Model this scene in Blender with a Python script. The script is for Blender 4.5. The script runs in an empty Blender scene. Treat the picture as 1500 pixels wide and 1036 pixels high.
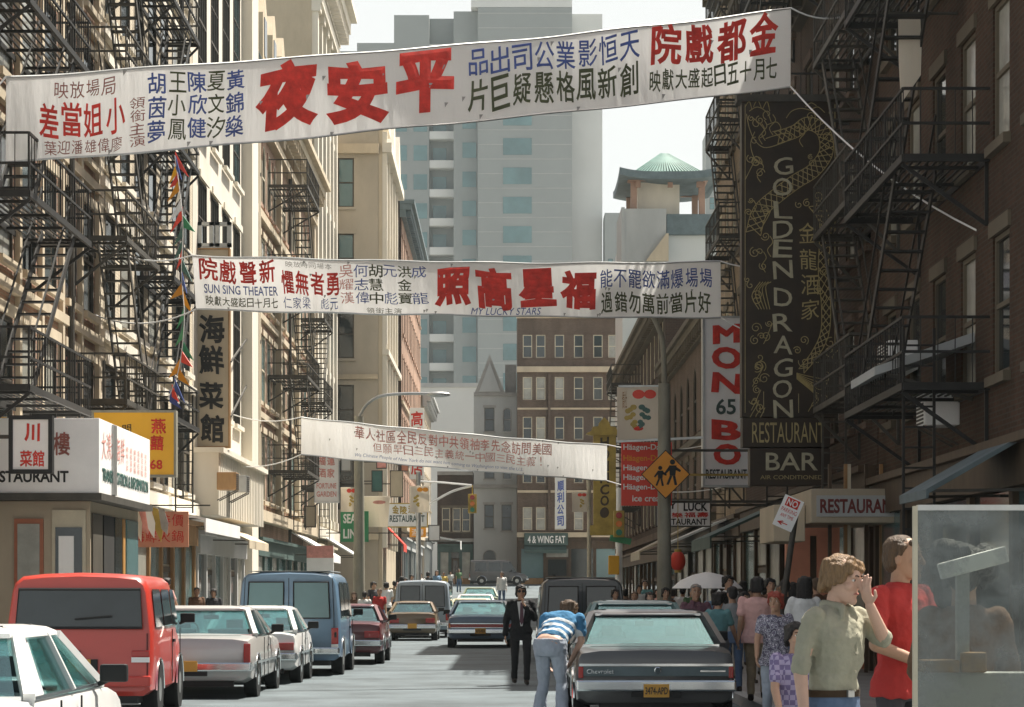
import bpy, bmesh, math, random
from mathutils import Vector, Matrix, noise as mnoise
SC = bpy.context.scene
COL = SC.collection
R = math.radians
random.seed(11)
# ---------------------------------------------------------------- camera, sky, sun, exposure
FPX, VPX, HZ, CAMH = 3600.0, 740.0, 868.0, 1.62
cam = bpy.data.cameras.new("camera")
cam.sensor_width = 36.0
cam.lens = 36.0 * FPX / 1500.0
cam.shift_x = (750 - VPX) / 1500.0
cam.shift_y = (HZ - 518) / 1500.0
cam.clip_start, cam.clip_end = 0.5, 3000.0
camo = bpy.data.objects.new("camera", cam)
camo.location, camo.rotation_euler = (0, 0, CAMH), (R(90), 0, 0)
COL.objects.link(camo)
SC.camera = camo
SUN_EL, SUN_AZ = R(62), R(48)          # azimuth measured from straight ahead (+Y) to the right (+X)
w = bpy.data.worlds.new("World"); SC.world = w; w.use_nodes = True
nt = w.node_tree
sky = nt.nodes.new("ShaderNodeTexSky"); sky.sky_type = 'NISHITA'; sky.sun_disc = False
sky.sun_elevation, sky.sun_rotation = SUN_EL, SUN_AZ
sky.air_density, sky.dust_density, sky.ozone_density = 1.0, 9.0, 1.0
bg = nt.nodes["Background"]; bg.inputs[1].default_value = 0.05
tcw = nt.nodes.new("ShaderNodeTexCoord"); sxw = nt.nodes.new("ShaderNodeSeparateXYZ"); nt.links.new(tcw.outputs["Generated"], sxw.inputs[0])
mrw = nt.nodes.new("ShaderNodeMapRange"); mrw.interpolation_type = 'SMOOTHSTEP'; mrw.inputs[1].default_value = 0.20; mrw.inputs[2].default_value = 0.60; mrw.inputs[3].default_value = 0.92; mrw.inputs[4].default_value = 0.0
nt.links.new(sxw.outputs[2], mrw.inputs[0])
mxw = nt.nodes.new("ShaderNodeMix"); mxw.data_type = 'RGBA'; mxw.inputs[7].default_value = (10.0, 10.2, 10.0, 1)      # bright summer haze low in the sky
nt.links.new(mrw.outputs[0], mxw.inputs[0]); nt.links.new(sky.outputs[0], mxw.inputs[6]); nt.links.new(mxw.outputs[2], bg.inputs[0])
sl = bpy.data.lights.new("sun", 'SUN'); sl.energy = 5.0; sl.angle = R(0.5); sl.color = (1.0, 0.945, 0.85)
so = bpy.data.objects.new("sun", sl); COL.objects.link(so)
sd = Vector((math.sin(SUN_AZ) * math.cos(SUN_EL), math.cos(SUN_AZ) * math.cos(SUN_EL), math.sin(SUN_EL)))
so.rotation_euler = sd.to_track_quat('Z', 'Y').to_euler()
so.location = (60, 40, 120)
SC.view_settings.view_transform = 'Standard'; SC.view_settings.look = 'None'
SC.view_settings.gamma = 1.0; SC.view_settings.exposure = 1.0
SC.cycles.max_bounces = 6; SC.cycles.diffuse_bounces = 3; SC.cycles.glossy_bounces = 3
SC.cycles.transparent_max_bounces = 16; SC.cycles.caustics_reflective = False; SC.cycles.caustics_refractive = False

def W(px, py, d):
    return Vector(((px - VPX) * d / FPX, d, CAMH + (HZ - py) * d / FPX))
def zg(d):
    return max(0.0, min((d - 100) * 0.022, 2.3))
# ---------------------------------------------------------------- materials
def _n(t, kind, **kw):
    n = t.nodes.new(kind)
    for k, v in kw.items(): setattr(n, k, v)
    return n
def mat(name, col, rough=0.75, metal=0.0, var=0.18, scale=1.5, bump=0.0, bscale=40.0, spec=0.4, coat=0.0, streak=0.0):
    m = bpy.data.materials.new(name); m.use_nodes = True
    t = m.node_tree; b = t.nodes["Principled BSDF"]
    b.inputs["Roughness"].default_value = rough; b.inputs["Metallic"].default_value = metal
    b.inputs["Specular IOR Level"].default_value = spec; b.inputs["Coat Weight"].default_value = coat
    geo = _n(t, "ShaderNodeNewGeometry")
    if var > 0:
        nz = _n(t, "ShaderNodeTexNoise"); nz.inputs["Scale"].default_value = scale; nz.inputs["Detail"].default_value = 6
        nz.inputs["Roughness"].default_value = 0.65
        mp = _n(t, "ShaderNodeMapping"); mp.inputs["Scale"].default_value = (1, 1, 1 - 0.85 * streak)
        t.links.new(geo.outputs["Position"], mp.inputs[0]); t.links.new(mp.outputs[0], nz.inputs[0])
        cr = _n(t, "ShaderNodeValToRGB")
        cr.color_ramp.elements[0].position, cr.color_ramp.elements[1].position = 0.3, 0.7
        lo = [c * (1 - var) for c in col[:3]]; hi = [min(1, c * (1 + var)) for c in col[:3]]
        cr.color_ramp.elements[0].color = (*lo, 1); cr.color_ramp.elements[1].color = (*hi, 1)
        t.links.new(nz.outputs[0], cr.inputs[0]); t.links.new(cr.outputs[0], b.inputs["Base Color"])
    else:
        b.inputs["Base Color"].default_value = (*col[:3], 1)
    if bump > 0:
        n2 = _n(t, "ShaderNodeTexNoise"); n2.inputs["Scale"].default_value = bscale; n2.inputs["Detail"].default_value = 4
        t.links.new(geo.outputs["Position"], n2.inputs[0])
        bp = _n(t, "ShaderNodeBump"); bp.inputs["Strength"].default_value = bump; bp.inputs["Distance"].default_value = 0.02
        t.links.new(n2.outputs[0], bp.inputs["Height"]); t.links.new(bp.outputs[0], b.inputs["Normal"])
    return m
def brick(name, c1, c2, mortar, bw=0.22, bh=0.075, rough=0.9, stain=0.35, ms=0.012):
    m = bpy.data.materials.new(name); m.use_nodes = True
    t = m.node_tree; b = t.nodes["Principled BSDF"]; b.inputs["Roughness"].default_value = rough
    b.inputs["Specular IOR Level"].default_value = 0.2
    geo = _n(t, "ShaderNodeNewGeometry"); sp = _n(t, "ShaderNodeSeparateXYZ")
    t.links.new(geo.outputs["Position"], sp.inputs[0])
    ad = _n(t, "ShaderNodeMath", operation='ADD'); t.links.new(sp.outputs[0], ad.inputs[0]); t.links.new(sp.outputs[1], ad.inputs[1])
    cb = _n(t, "ShaderNodeCombineXYZ"); t.links.new(ad.outputs[0], cb.inputs[0]); t.links.new(sp.outputs[2], cb.inputs[1])
    br = _n(t, "ShaderNodeTexBrick"); br.inputs["Scale"].default_value = 1.0
    br.inputs["Brick Width"].default_value = bw; br.inputs["Row Height"].default_value = bh; br.inputs["Mortar Size"].default_value = ms
    br.inputs["Color1"].default_value = (*c1, 1); br.inputs["Color2"].default_value = (*c2, 1); br.inputs["Mortar"].default_value = (*mortar, 1)
    t.links.new(cb.outputs[0], br.inputs[0])
    nz = _n(t, "ShaderNodeTexNoise"); nz.inputs["Scale"].default_value = 0.7; nz.inputs["Detail"].default_value = 7; nz.inputs["Roughness"].default_value = 0.7
    mp = _n(t, "ShaderNodeMapping"); mp.inputs["Scale"].default_value = (1, 1, 0.3)
    t.links.new(geo.outputs["Position"], mp.inputs[0]); t.links.new(mp.outputs[0], nz.inputs[0])
    mr = _n(t, "ShaderNodeMapRange"); mr.inputs[1].default_value = 0.3; mr.inputs[2].default_value = 0.7
    mr.inputs[3].default_value = 1 - stain; mr.inputs[4].default_value = 1 + stain * 0.6
    t.links.new(nz.outputs[0], mr.inputs[0])
    mx = _n(t, "ShaderNodeMix", data_type='RGBA', blend_type='MULTIPLY'); mx.inputs[0].default_value = 1.0
    t.links.new(br.outputs[0], mx.inputs[6]); t.links.new(mr.outputs[0], mx.inputs[7])
    t.links.new(mx.outputs[2], b.inputs["Base Color"])
    bp = _n(t, "ShaderNodeBump"); bp.inputs["Strength"].default_value = 0.4; bp.inputs["Distance"].default_value = 0.01
    t.links.new(br.outputs[1], bp.inputs["Height"]); bp.invert = True
    t.links.new(bp.outputs[0], b.inputs["Normal"])
    return m
def cloth(name, col, trans=0.3, var=0.06):
    m = mat(name, col, 0.85, var=var, scale=0.9)
    t = m.node_tree; b = t.nodes["Principled BSDF"]; out = t.nodes["Material Output"]
    tr = _n(t, "ShaderNodeBsdfTranslucent"); tr.inputs[0].default_value = (*col, 1)
    g_ = _n(t, "ShaderNodeNewGeometry"); mp_ = _n(t, "ShaderNodeMapping"); mp_.inputs["Scale"].default_value = (3.0, 3.0, 0.5); nz_ = _n(t, "ShaderNodeTexNoise"); nz_.inputs["Scale"].default_value = 1.0; nz_.inputs["Detail"].default_value = 5
    t.links.new(g_.outputs["Position"], mp_.inputs[0]); t.links.new(mp_.outputs[0], nz_.inputs[0]); bp_ = _n(t, "ShaderNodeBump"); bp_.inputs["Strength"].default_value = 0.45; bp_.inputs["Distance"].default_value = 0.10
    t.links.new(nz_.outputs[0], bp_.inputs["Height"]); t.links.new(bp_.outputs[0], b.inputs["Normal"]); t.links.new(bp_.outputs[0], tr.inputs["Normal"])
    ms = _n(t, "ShaderNodeMixShader"); ms.inputs[0].default_value = trans
    t.links.new(b.outputs[0], ms.inputs[1]); t.links.new(tr.outputs[0], ms.inputs[2]); t.links.new(ms.outputs[0], out.inputs[0])
    return m
def glass(name, tint=(0.55, 0.75, 0.74), refl=0.9, base=0.0, basecol=(0.05, 0.07, 0.07), rough=0.03):
    m = bpy.data.materials.new(name); m.use_nodes = True
    t = m.node_tree; t.nodes.remove(t.nodes["Principled BSDF"]); out = t.nodes["Material Output"]
    tr = _n(t, "ShaderNodeBsdfTransparent"); tr.inputs[0].default_value = (*tint, 1)
    gl = _n(t, "ShaderNodeBsdfGlossy"); gl.inputs["Roughness"].default_value = rough; gl.inputs[0].default_value = (0.9, 0.97, 1, 1)
    fr = _n(t, "ShaderNodeFresnel"); fr.inputs[0].default_value = 1.55
    mu = _n(t, "ShaderNodeMath", operation='MULTIPLY'); mu.inputs[1].default_value = refl; t.links.new(fr.outputs[0], mu.inputs[0])
    ms = _n(t, "ShaderNodeMixShader"); t.links.new(mu.outputs[0], ms.inputs[0])
    src = tr
    if base > 0:
        df = _n(t, "ShaderNodeBsdfDiffuse"); df.inputs[0].default_value = (*basecol, 1)
        nz = _n(t, "ShaderNodeTexNoise"); nz.inputs["Scale"].default_value = 2.4; nz.inputs["Detail"].default_value = 8; nz.inputs["Roughness"].default_value = 0.62
        tc = _n(t, "ShaderNodeNewGeometry"); t.links.new(tc.outputs["Position"], nz.inputs[0])
        mr = _n(t, "ShaderNodeMapRange"); mr.inputs[1].default_value = 0.40; mr.inputs[2].default_value = 0.62
        mr.inputs[3].default_value = base * 0.15; mr.inputs[4].default_value = min(1, base * 1.9); t.links.new(nz.outputs[0], mr.inputs[0])
        m2 = _n(t, "ShaderNodeMixShader"); t.links.new(mr.outputs[0], m2.inputs[0])
        t.links.new(tr.outputs[0], m2.inputs[1]); t.links.new(df.outputs[0], m2.inputs[2]); src = m2
    t.links.new(src.outputs[0], ms.inputs[1]); t.links.new(gl.outputs[0], ms.inputs[2]); t.links.new(ms.outputs[0], out.inputs[0])
    return m
M = {}
def dm(key, *a, **k): M[key] = mat(key, *a, **k)
dm("asphalt", (0.092, 0.115, 0.125), 0.75, var=0.42, scale=0.55, bump=0.3, bscale=60)
dm("concrete", (0.30, 0.29, 0.27), 0.9, var=0.2, scale=0.9, bump=0.15)
dm("white_paint", (0.84, 0.84, 0.82), 0.6, var=0.06)
dm("cream_stone", (0.52, 0.44, 0.32), 0.9, var=0.16, scale=0.8, streak=0.7)
dm("white_stucco", (0.70, 0.65, 0.55), 0.9, var=0.13, scale=0.5, streak=0.8)
dm("grey_wall", (0.40, 0.41, 0.40), 0.9, var=0.12, scale=0.5, streak=0.6)
dm("beige_wall", (0.44, 0.39, 0.31), 0.9, var=0.14, scale=0.5, streak=0.6)
dm("slate", (0.13, 0.17, 0.18), 0.7, var=0.2, scale=2)
dm("dark_iron", (0.020, 0.019, 0.017), 0.6, var=0.3, scale=6)
dm("iron", (0.06, 0.055, 0.045), 0.65, var=0.3, scale=4)
dm("yellow_iron", (0.30, 0.25, 0.09), 0.7, var=0.3, scale=4)
dm("steel", (0.45, 0.46, 0.45), 0.4, metal=0.8, var=0.15, scale=3)
dm("chrome", (0.75, 0.78, 0.78), 0.14, metal=1.0, var=0.05, scale=5)
dm("pole_paint", (0.26, 0.25, 0.20), 0.6, var=0.2, scale=3, streak=.6)
dm("black", (0.012, 0.012, 0.012), 0.6, var=0.2)
dm("rubber", (0.016, 0.016, 0.017), 0.85, var=0.25, scale=8)
dm("dark_void", (0.018, 0.017, 0.015), 0.9, var=0.3, scale=2)  # near-black colour standing in for unlit depth behind openings
dm("pane", (0.022, 0.030, 0.032), 0.08, var=0.4, scale=0.6, spec=0.7)
dm("pane_blind", (0.32, 0.32, 0.28), 0.25, var=0.25, scale=1.3, spec=0.6)
dm("pane_teal", (0.10, 0.19, 0.20), 0.12, var=0.3, scale=0.15, spec=0.7)
dm("frame_cream", (0.55, 0.50, 0.38), 0.7); dm("shade_toned_stone", (0.12, 0.10, 0.07), 0.9, var=0.2, scale=.8, streak=.7)  # second stone: cream stone darkened so its colour carries the shaded side
dm("frame_dark", (0.07, 0.06, 0.045), 0.7)
dm("frame_green", (0.06, 0.10, 0.09), 0.7)
dm("red_ink", (0.62, 0.045, 0.03), 0.8, var=0.30, scale=5)
dm("blue_ink", (0.07, 0.11, 0.32), 0.8, var=0.30, scale=5)
dm("dark_ink", (0.07, 0.08, 0.035), 0.8, var=0.30, scale=5)
dm("brown_ink", (0.28, 0.10, 0.08), 0.8, var=0.30, scale=5)
dm("faded_red", (0.66, 0.30, 0.26), 0.85, var=0.2, scale=5)
dm("faded_blue", (0.30, 0.36, 0.55), 0.85, var=0.2, scale=5)
dm("grey_ink", (0.35, 0.34, 0.32), 0.85, var=0.2, scale=5)
dm("yellow_sign", (0.80, 0.42, 0.02), 0.45, var=0.06)
dm("orange_sign", (0.75, 0.30, 0.02), 0.4, var=0.06)
dm("red_sign", (0.70, 0.06, 0.035), 0.5, var=0.06)
dm("green_sign", (0.05, 0.26, 0.12), 0.5, var=0.08)
dm("brown_sign", (0.40, 0.34, 0.25), 0.6, var=0.1, streak=.6)
dm("wood", (0.30, 0.17, 0.07), 0.6, var=0.25, scale=3, streak=.7)
dm("dark_wood", (0.07, 0.045, 0.025), 0.6, var=0.3, scale=4, streak=.7)
dm("orange_wood", (0.42, 0.22, 0.06), 0.6, var=0.2, scale=3)
dm("salmon", (0.62, 0.27, 0.17), 0.7, var=0.15)
dm("sign_dark", (0.030, 0.019, 0.010), 0.5, var=0.35, scale=2.5)
dm("neon_tube", (0.36, 0.29, 0.13), 0.35, var=0.2, scale=6)
dm("neon_letter", (0.40, 0.37, 0.26), 0.4, var=0.2, scale=6)
dm("gold_paint", (0.42, 0.30, 0.06), 0.45, var=0.25, scale=2)
dm("tile_green", (0.05, 0.13, 0.115), 0.5, var=0.2, scale=2)
dm("pale_red_wood", (0.36, 0.23, 0.17), 0.6, var=.15); dm("red_wood", (0.36, 0.13, 0.07), 0.6, var=0.2)
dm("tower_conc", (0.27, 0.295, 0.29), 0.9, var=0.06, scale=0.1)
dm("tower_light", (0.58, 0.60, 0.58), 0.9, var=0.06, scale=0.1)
dm("plate_orange", (0.62, 0.33, 0.06), 0.5, var=0.08)
dm("tail_red", (0.38, 0.02, 0.015), 0.2, var=0.1, spec=0.7)
dm("tail_amber", (0.75, 0.20, 0.02), 0.2, var=0.05, spec=0.7)
dm("seat", (0.05, 0.055, 0.06), 0.8)
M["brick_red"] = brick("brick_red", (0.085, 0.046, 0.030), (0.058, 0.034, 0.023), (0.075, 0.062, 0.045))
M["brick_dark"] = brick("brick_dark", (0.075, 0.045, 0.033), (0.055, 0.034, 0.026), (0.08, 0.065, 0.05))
M["brick_brown"] = brick("brick_brown", (0.15, 0.10, 0.075), (0.11, 0.075, 0.055), (0.14, 0.115, 0.09))
M["brick_pink"] = brick("brick_pink", (0.46, 0.28, 0.20), (0.38, 0.225, 0.16), (0.40, 0.32, 0.25), stain=.42)
M["brick_tan"] = brick("brick_tan", (0.30, 0.23, 0.16), (0.24, 0.18, 0.12), (0.28, 0.23, 0.17))
M["brick_cream"] = brick("brick_cream", (0.64, 0.56, 0.43), (0.57, 0.49, 0.37), (0.50, 0.44, 0.34), stain=0.38)
M["banner_cloth"] = cloth("banner_cloth", (0.93, 0.93, 0.92), 0.75)
M["flag_cloth"] = cloth("flag_cloth", (0.78, 0.72, 0.62), 0.4)
M["car_glass"] = glass("car_glass", (0.62, 0.80, 0.80), 0.5)
M["panel_glass"] = glass("panel_glass", (0.74, 0.77, 0.74), 0.7, base=0.40, basecol=(0.24, 0.26, 0.255), rough=0.14)
# ---------------------------------------------------------------- mesh builder
SPLIT = {"ledge", "balcony", "recess", "pillar", "wheel_arch", "wheel_well", "side_moulding", "seat", "stripe", "support", "banner_rod", "awning_frame", "window_trim", "edge_post", "hem_rope", "tie_rope", "brace", "bracket", "mast_arm", "door_handle", "wind_slit", "walking_figures", "fittings", "door_seam", "badge_bar", "button", "goods", "surround", "crest_frame_"}
def split_islands(o):
    """one object per loose piece: each ledge, balcony or pillar is a part of its own"""
    me = o.data; n = len(me.vertices); par = list(range(n))
    def f(i):
        while par[i] != i: par[i] = par[par[i]]; i = par[i]
        return i
    for p in me.polygons:
        v0 = f(p.vertices[0])
        for v in p.vertices[1:]: par[f(v)] = v0
    gr = {}
    for p in me.polygons: gr.setdefault(f(p.vertices[0]), []).append(p.index)
    if len(gr) < 2: return
    sm = [p.use_smooth for p in me.polygons]; mi = [p.material_index for p in me.polygons]; first = True
    for ids in gr.values():
        ix = {}; vs = []; fs = []
        for i in ids:
            ff = []
            for v in me.polygons[i].vertices:
                if v not in ix: ix[v] = len(vs); vs.append(tuple(me.vertices[v].co))
                ff.append(ix[v])
            fs.append(ff)
        m2 = bpy.data.meshes.new(o.name); m2.from_pydata(vs, [], fs)
        for m in me.materials: m2.materials.append(m)
        for p, i in zip(m2.polygons, ids): p.use_smooth = sm[i]; p.material_index = mi[i]
        if any(sm): m2.set_sharp_from_angle(angle=R(40))
        if first: o.data = m2; first = False
        else:
            c = bpy.data.objects.new(o.name.split('.')[0], m2); COL.objects.link(c); c.parent = o.parent
class MB:
    def __init__(s): s.v = []; s.f = []; s.mi = []; s.k = 0; s.M = Matrix.Identity(4)
    def add(s, vs, fs):
        o = len(s.v); M_ = s.M
        s.v += [M_ @ Vector(p) for p in vs]
        for f in fs: s.f.append([o + i for i in f]); s.mi.append(s.k)
    def box(s, x0, x1, y0, y1, z0, z1):
        s.add([(x0, y0, z0), (x1, y0, z0), (x1, y1, z0), (x0, y1, z0), (x0, y0, z1), (x1, y0, z1), (x1, y1, z1), (x0, y1, z1)],
              [(0, 3, 2, 1), (4, 5, 6, 7), (0, 1, 5, 4), (1, 2, 6, 5), (2, 3, 7, 6), (3, 0, 4, 7)])
    def bar(s, p, q, a=0.04, b=None):
        p, q = Vector(p), Vector(q); b = b or a
        d = (q - p)
        if d.length < 1e-6: return
        d.normalize(); up = Vector((0, 0, 1)) if abs(d.z) < 0.95 else Vector((0, 1, 0))
        u = d.cross(up).normalized(); v = u.cross(d)
        vs = []
        for c in (p, q):
            for i, j in ((-1, -1), (1, -1), (1, 1), (-1, 1)): vs.append(c + u * (a / 2 * i) + v * (b / 2 * j))
        s.add(vs, [(0, 1, 2, 3), (7, 6, 5, 4), (0, 4, 5, 1), (1, 5, 6, 2), (2, 6, 7, 3), (3, 7, 4, 0)])
    def tube(s, pts, r, n=8, closed=False, cap=True):
        pts = [Vector(p) for p in pts]; L = len(pts); rs = r if isinstance(r, (list, tuple)) else [r] * L
        vs = []; u = None
        for i, p in enumerate(pts):
            a = pts[(i - 1) % L] if (closed or i > 0) else p; b = pts[(i + 1) % L] if (closed or i < L - 1) else p
            d = (b - a)
            d = d.normalized() if d.length > 1e-9 else Vector((0, 0, 1))
            if u is None:
                up = Vector((0, 0, 1)) if abs(d.z) < 0.9 else Vector((0, 1, 0)); u = d.cross(up).normalized()
            else:
                u = (u - d * u.dot(d)); u = u.normalized() if u.length > 1e-6 else d.orthogonal().normalized()
            v = d.cross(u)
            for k in range(n):
                t = 2 * math.pi * k / n; vs.append(p + (u * math.cos(t) + v * math.sin(t)) * rs[i])
        fs = []
        for i in range(L if closed else L - 1):
            for k in range(n):
                j = (i + 1) % L; fs.append((i * n + k, i * n + (k + 1) % n, j * n + (k + 1) % n, j * n + k))
        if cap and not closed: fs += [tuple(range(n))[::-1], tuple((L - 1) * n + k for k in range(n))]
        s.add(vs, fs)
    def loft(s, rings, cap=True, closed=True):
        n = len(rings[0]); vs = [p for r in rings for p in r]; fs = []
        for i in range(len(rings) - 1):
            for k in range(n if closed else n - 1): fs.append((i * n + k, i * n + (k + 1) % n, (i + 1) * n + (k + 1) % n, (i + 1) * n + k))
        if cap: fs += [tuple(range(n))[::-1], tuple((len(rings) - 1) * n + k for k in range(n))]
        s.add(vs, fs)
    def cyl(s, c, r, axis, h, n=20):
        c = Vector(c); a = Vector(axis).normalized(); s.tube([c - a * h / 2, c + a * h / 2], r, n)
    def ell(s, c, r, nu=12, nv=8, Mx=None):
        c = Vector(c); r = r if isinstance(r, (tuple, list)) else (r, r, r); rings = []
        for j in range(nv + 1):
            t = math.pi * (j / nv); t = min(max(t, 0.06), math.pi - 0.06); ring = []
            for k in range(nu):
                a = 2 * math.pi * k / nu
                p = Vector((r[0] * math.sin(t) * math.cos(a), r[1] * math.sin(t) * math.sin(a), -r[2] * math.cos(t)))
                ring.append(c + (Mx @ p if Mx else p))
            rings.append(ring)
        s.loft(rings)
    def cap(s, p, q, r0, r1, n=12):
        p, q = Vector(p), Vector(q); d = (q - p); L = d.length
        d = d.normalized() if L > 1e-6 else Vector((0, 0, 1))
        pts = []; rs = []
        for t in (-0.97, -0.7, -0.35): pts.append(p + d * (r0 * t)); rs.append(r0 * math.sqrt(1 - t * t))
        for i in range(0, 5):
            f = i / 4; pts.append(p.lerp(q, f)); rs.append(r0 + (r1 - r0) * f)
        for t in (0.35, 0.7, 0.97): pts.append(q + d * (r1 * t)); rs.append(r1 * math.sqrt(1 - t * t))
        s.tube(pts, rs, n)
    def prism(s, poly, a, b, axis='y'):
        n = len(poly)
        def P(p, t): return {'y': (p[0], t, p[1]), 'x': (t, p[0], p[1]), 'z': (p[0], p[1], t)}[axis]
        s.add([P(p, a) for p in poly] + [P(p, b) for p in poly],
              [tuple(range(n)), tuple(range(2 * n - 1, n - 1, -1))] + [(i, n + i, n + (i + 1) % n, (i + 1) % n) for i in range(n)])
    def mesh(s, name, mats, smooth=0.0, bevel=0.0):
        me = bpy.data.meshes.new(name); me.from_pydata([tuple(p) for p in s.v], [], s.f)
        for m in (mats if isinstance(mats, (list, tuple)) else [mats]): me.materials.append(M[m] if isinstance(m, str) else m)
        for p, k in zip(me.polygons, s.mi): p.material_index = k
        if bevel >= 0:
            bm = bmesh.new(); bm.from_mesh(me)
            if bevel > 0:
                bmesh.ops.remove_doubles(bm, verts=bm.verts, dist=1e-5)
            bmesh.ops.recalc_face_normals(bm, faces=bm.faces)
            if bevel > 0:
                es = [e for e in bm.edges if len(e.link_faces) == 2 and e.calc_face_angle(0) > 0.5]
                bmesh.ops.bevel(bm, geom=es, offset=bevel, segments=2, profile=0.6, affect='EDGES', clamp_overlap=True)
            bm.to_mesh(me); bm.free()
        if smooth > 0:
            me.polygons.foreach_set("use_smooth", [True] * len(me.polygons)); me.set_sharp_from_angle(angle=R(smooth))
        me.update(); return me
    def build(s, name, mats, parent=None, smooth=0.0, bevel=0.0, loc=None, rotz=0.0):
        o = bpy.data.objects.new(name, s.mesh(name, mats, smooth, bevel)); COL.objects.link(o)
        if parent: o.parent = parent
        if name in SPLIT: split_islands(o)
        if loc is not None: o.location = loc
        if rotz: o.rotation_euler = (0, 0, rotz)
        return o
def tag(o, label=None, cat=None, group=None, kind=None):
    if label: o['label'] = label
    if cat: o['category'] = cat
    if group: o['group'] = group
    if kind: o['kind'] = kind
    return o
def thing(name, label, cat, loc=(0, 0, 0), rotz=0.0, group=None):
    o = bpy.data.objects.new(name, None); COL.objects.link(o); o.empty_display_size = 0.3
    o.location = loc; o.rotation_euler = (0, 0, rotz)
    return tag(o, label, cat, group)
def inst(src, parent, loc, rotz=0.0, name=None):
    o = src.copy(); COL.objects.link(o); o.parent = parent; o.location = loc; o.rotation_euler = (0, 0, rotz)
    return o
def copy_tree(o, parent=None):
    c = o.copy(); COL.objects.link(c); c.parent = parent
    for ch in list(o.children): copy_tree(ch, c)
    return c
# ---------------------------------------------------------------- lettering
_tc = {}
def glyphs(txt, weight=0.0, shear=0.0):
    """the outline of a word as vertices normalised to its own box (third value: relief 0..1), faces"""
    k = (txt, weight, shear)
    if k in _tc: return _tc[k]
    cu = bpy.data.curves.new("lettering", 'FONT'); cu.body = txt; cu.resolution_u = 3; cu.shear = shear
    if weight > 0: cu.bevel_depth = weight; cu.bevel_resolution = 0
    ob = bpy.data.objects.new("lettering", cu); COL.objects.link(ob)
    dg = bpy.context.evaluated_depsgraph_get(); ev = ob.evaluated_get(dg); me = ev.to_mesh()
    vs = [tuple(v.co) for v in me.vertices]; fs = [tuple(p.vertices) for p in me.polygons if min(me.vertices[i].co.z for i in p.vertices) > -1e-5]
    ev.to_mesh_clear(); bpy.data.objects.remove(ob); bpy.data.curves.remove(cu)
    if not vs: _tc[k] = ([], [], 1); return _tc[k]
    used = sorted({i for f in fs for i in f}); ix = {j: i for i, j in enumerate(used)}
    vs = [vs[j] for j in used]; fs = [tuple(ix[i] for i in f) for f in fs]
    x0, x1 = min(p[0] for p in vs), max(p[0] for p in vs); y0, y1 = min(p[1] for p in vs), max(p[1] for p in vs)
    w_, h_ = max(x1 - x0, 1e-4), max(y1 - y0, 1e-4); zz = max(weight, 1e-4)
    _tc[k] = ([((a - x0) / w_, (b - y0) / h_, max(c, 0) / zz) for a, b, c in vs], fs, w_ / h_)
    return _tc[k]
RELIEF = 0.006; JIT = random.Random(4)
def put(mb, P, txt, u0, v0, u1, v1, weight=0.0, shear=0.0):
    """word stretched into the rectangle u0..u1, v0..v1 of the surface P(u, v, h)"""
    vs, fs, _ = glyphs(txt, weight, shear)
    if len(txt) == 1:
        du, dv = u1 - u0, v1 - v0; j = JIT.uniform; u0 += du * j(-.04, .04); u1 += du * j(-.04, .04); v0 += dv * j(-.035, .035); v1 += dv * j(-.035, .035); sk = j(-.07, .07)
        vs = [(a_ + sk * (b_ - .5), b_ + .05 * math.sin(a_ * 3 + u0 * 40), c_) for a_, b_, c_ in vs]
    if vs: mb.add([P(u0 + a * (u1 - u0), v0 + b * (v1 - v0), c * RELIEF) for a, b, c in vs], fs)
def row(mb, P, txt, u0, v0, u1, v1, weight=0.0, fill=0.88):
    n = len(txt); c = (u1 - u0) / n
    for i, ch in enumerate(txt):
        if ch in '一二三': f_ = {'一': .10, '二': .55, '三': .75}[ch] / 2; put(mb, P, ch, u0 + c * (i + (1 - fill) / 2), (v0 + v1) / 2 - (v1 - v0) * f_, u0 + c * (i + (1 + fill) / 2), (v0 + v1) / 2 + (v1 - v0) * f_, weight)
        elif ch == '!': put(mb, P, ch, u0 + c * (i + .42), v0, u0 + c * (i + .56), v1, weight)
        elif ch != ' ': put(mb, P, ch, u0 + c * (i + (1 - fill) / 2), v0, u0 + c * (i + (1 + fill) / 2), v1, weight)
def col_(mb, P, txt, u0, v0, u1, v1, weight=0.0, fill=0.88):
    n = len(txt); c = (v1 - v0) / n
    for i, ch in enumerate(txt):
        if ch != ' ': put(mb, P, ch, u0, v1 - c * (i + (1 + fill) / 2), u1, v1 - c * (i + (1 - fill) / 2), weight)
def flat(o, ux, vx, nrm, off=0.006):
    o, ux, vx, nrm = Vector(o), Vector(ux), Vector(vx), Vector(nrm)
    return lambda u, v, h=0.0: o + ux * u + vx * v + nrm * (off + h)
# ================================================================ ground, road, pavements
def struct(name, mb, m, smooth=0, bevel=-1):
    return tag(mb.build(name, m, smooth=smooth, bevel=bevel), kind='structure')
ys = [-60, 0, 20, 40, 60, 80, 100, 120, 140, 160, 180, 204.5, 300, 500, 900]
g = MB()
for a, b in zip(ys, ys[1:]):
    g.add([(-400, a, zg(a) - .03), (400, a, zg(a) - .03), (400, b, zg(b) - .03), (-400, b, zg(b) - .03)], [(0, 1, 2, 3)])
struct("ground", g, "concrete")
def strip(x0, x1, dz, y0, y1, n=60):
    mb = MB()
    for i in range(n):
        a = y0 + (y1 - y0) * i / n; b = y0 + (y1 - y0) * (i + 1) / n
        mb.add([(x0, a, zg(a) + dz), (x1, a, zg(a) + dz), (x1, b, zg(b) + dz), (x0, b, zg(b) + dz)], [(0, 1, 2, 3)])
        if dz > 0.05:
            for x in (x0, x1):
                mb.add([(x, a, zg(a) - .02), (x, b, zg(b) - .02), (x, b, zg(b) + dz), (x, a, zg(a) + dz)], [(0, 1, 2, 3)])
    return mb
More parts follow.
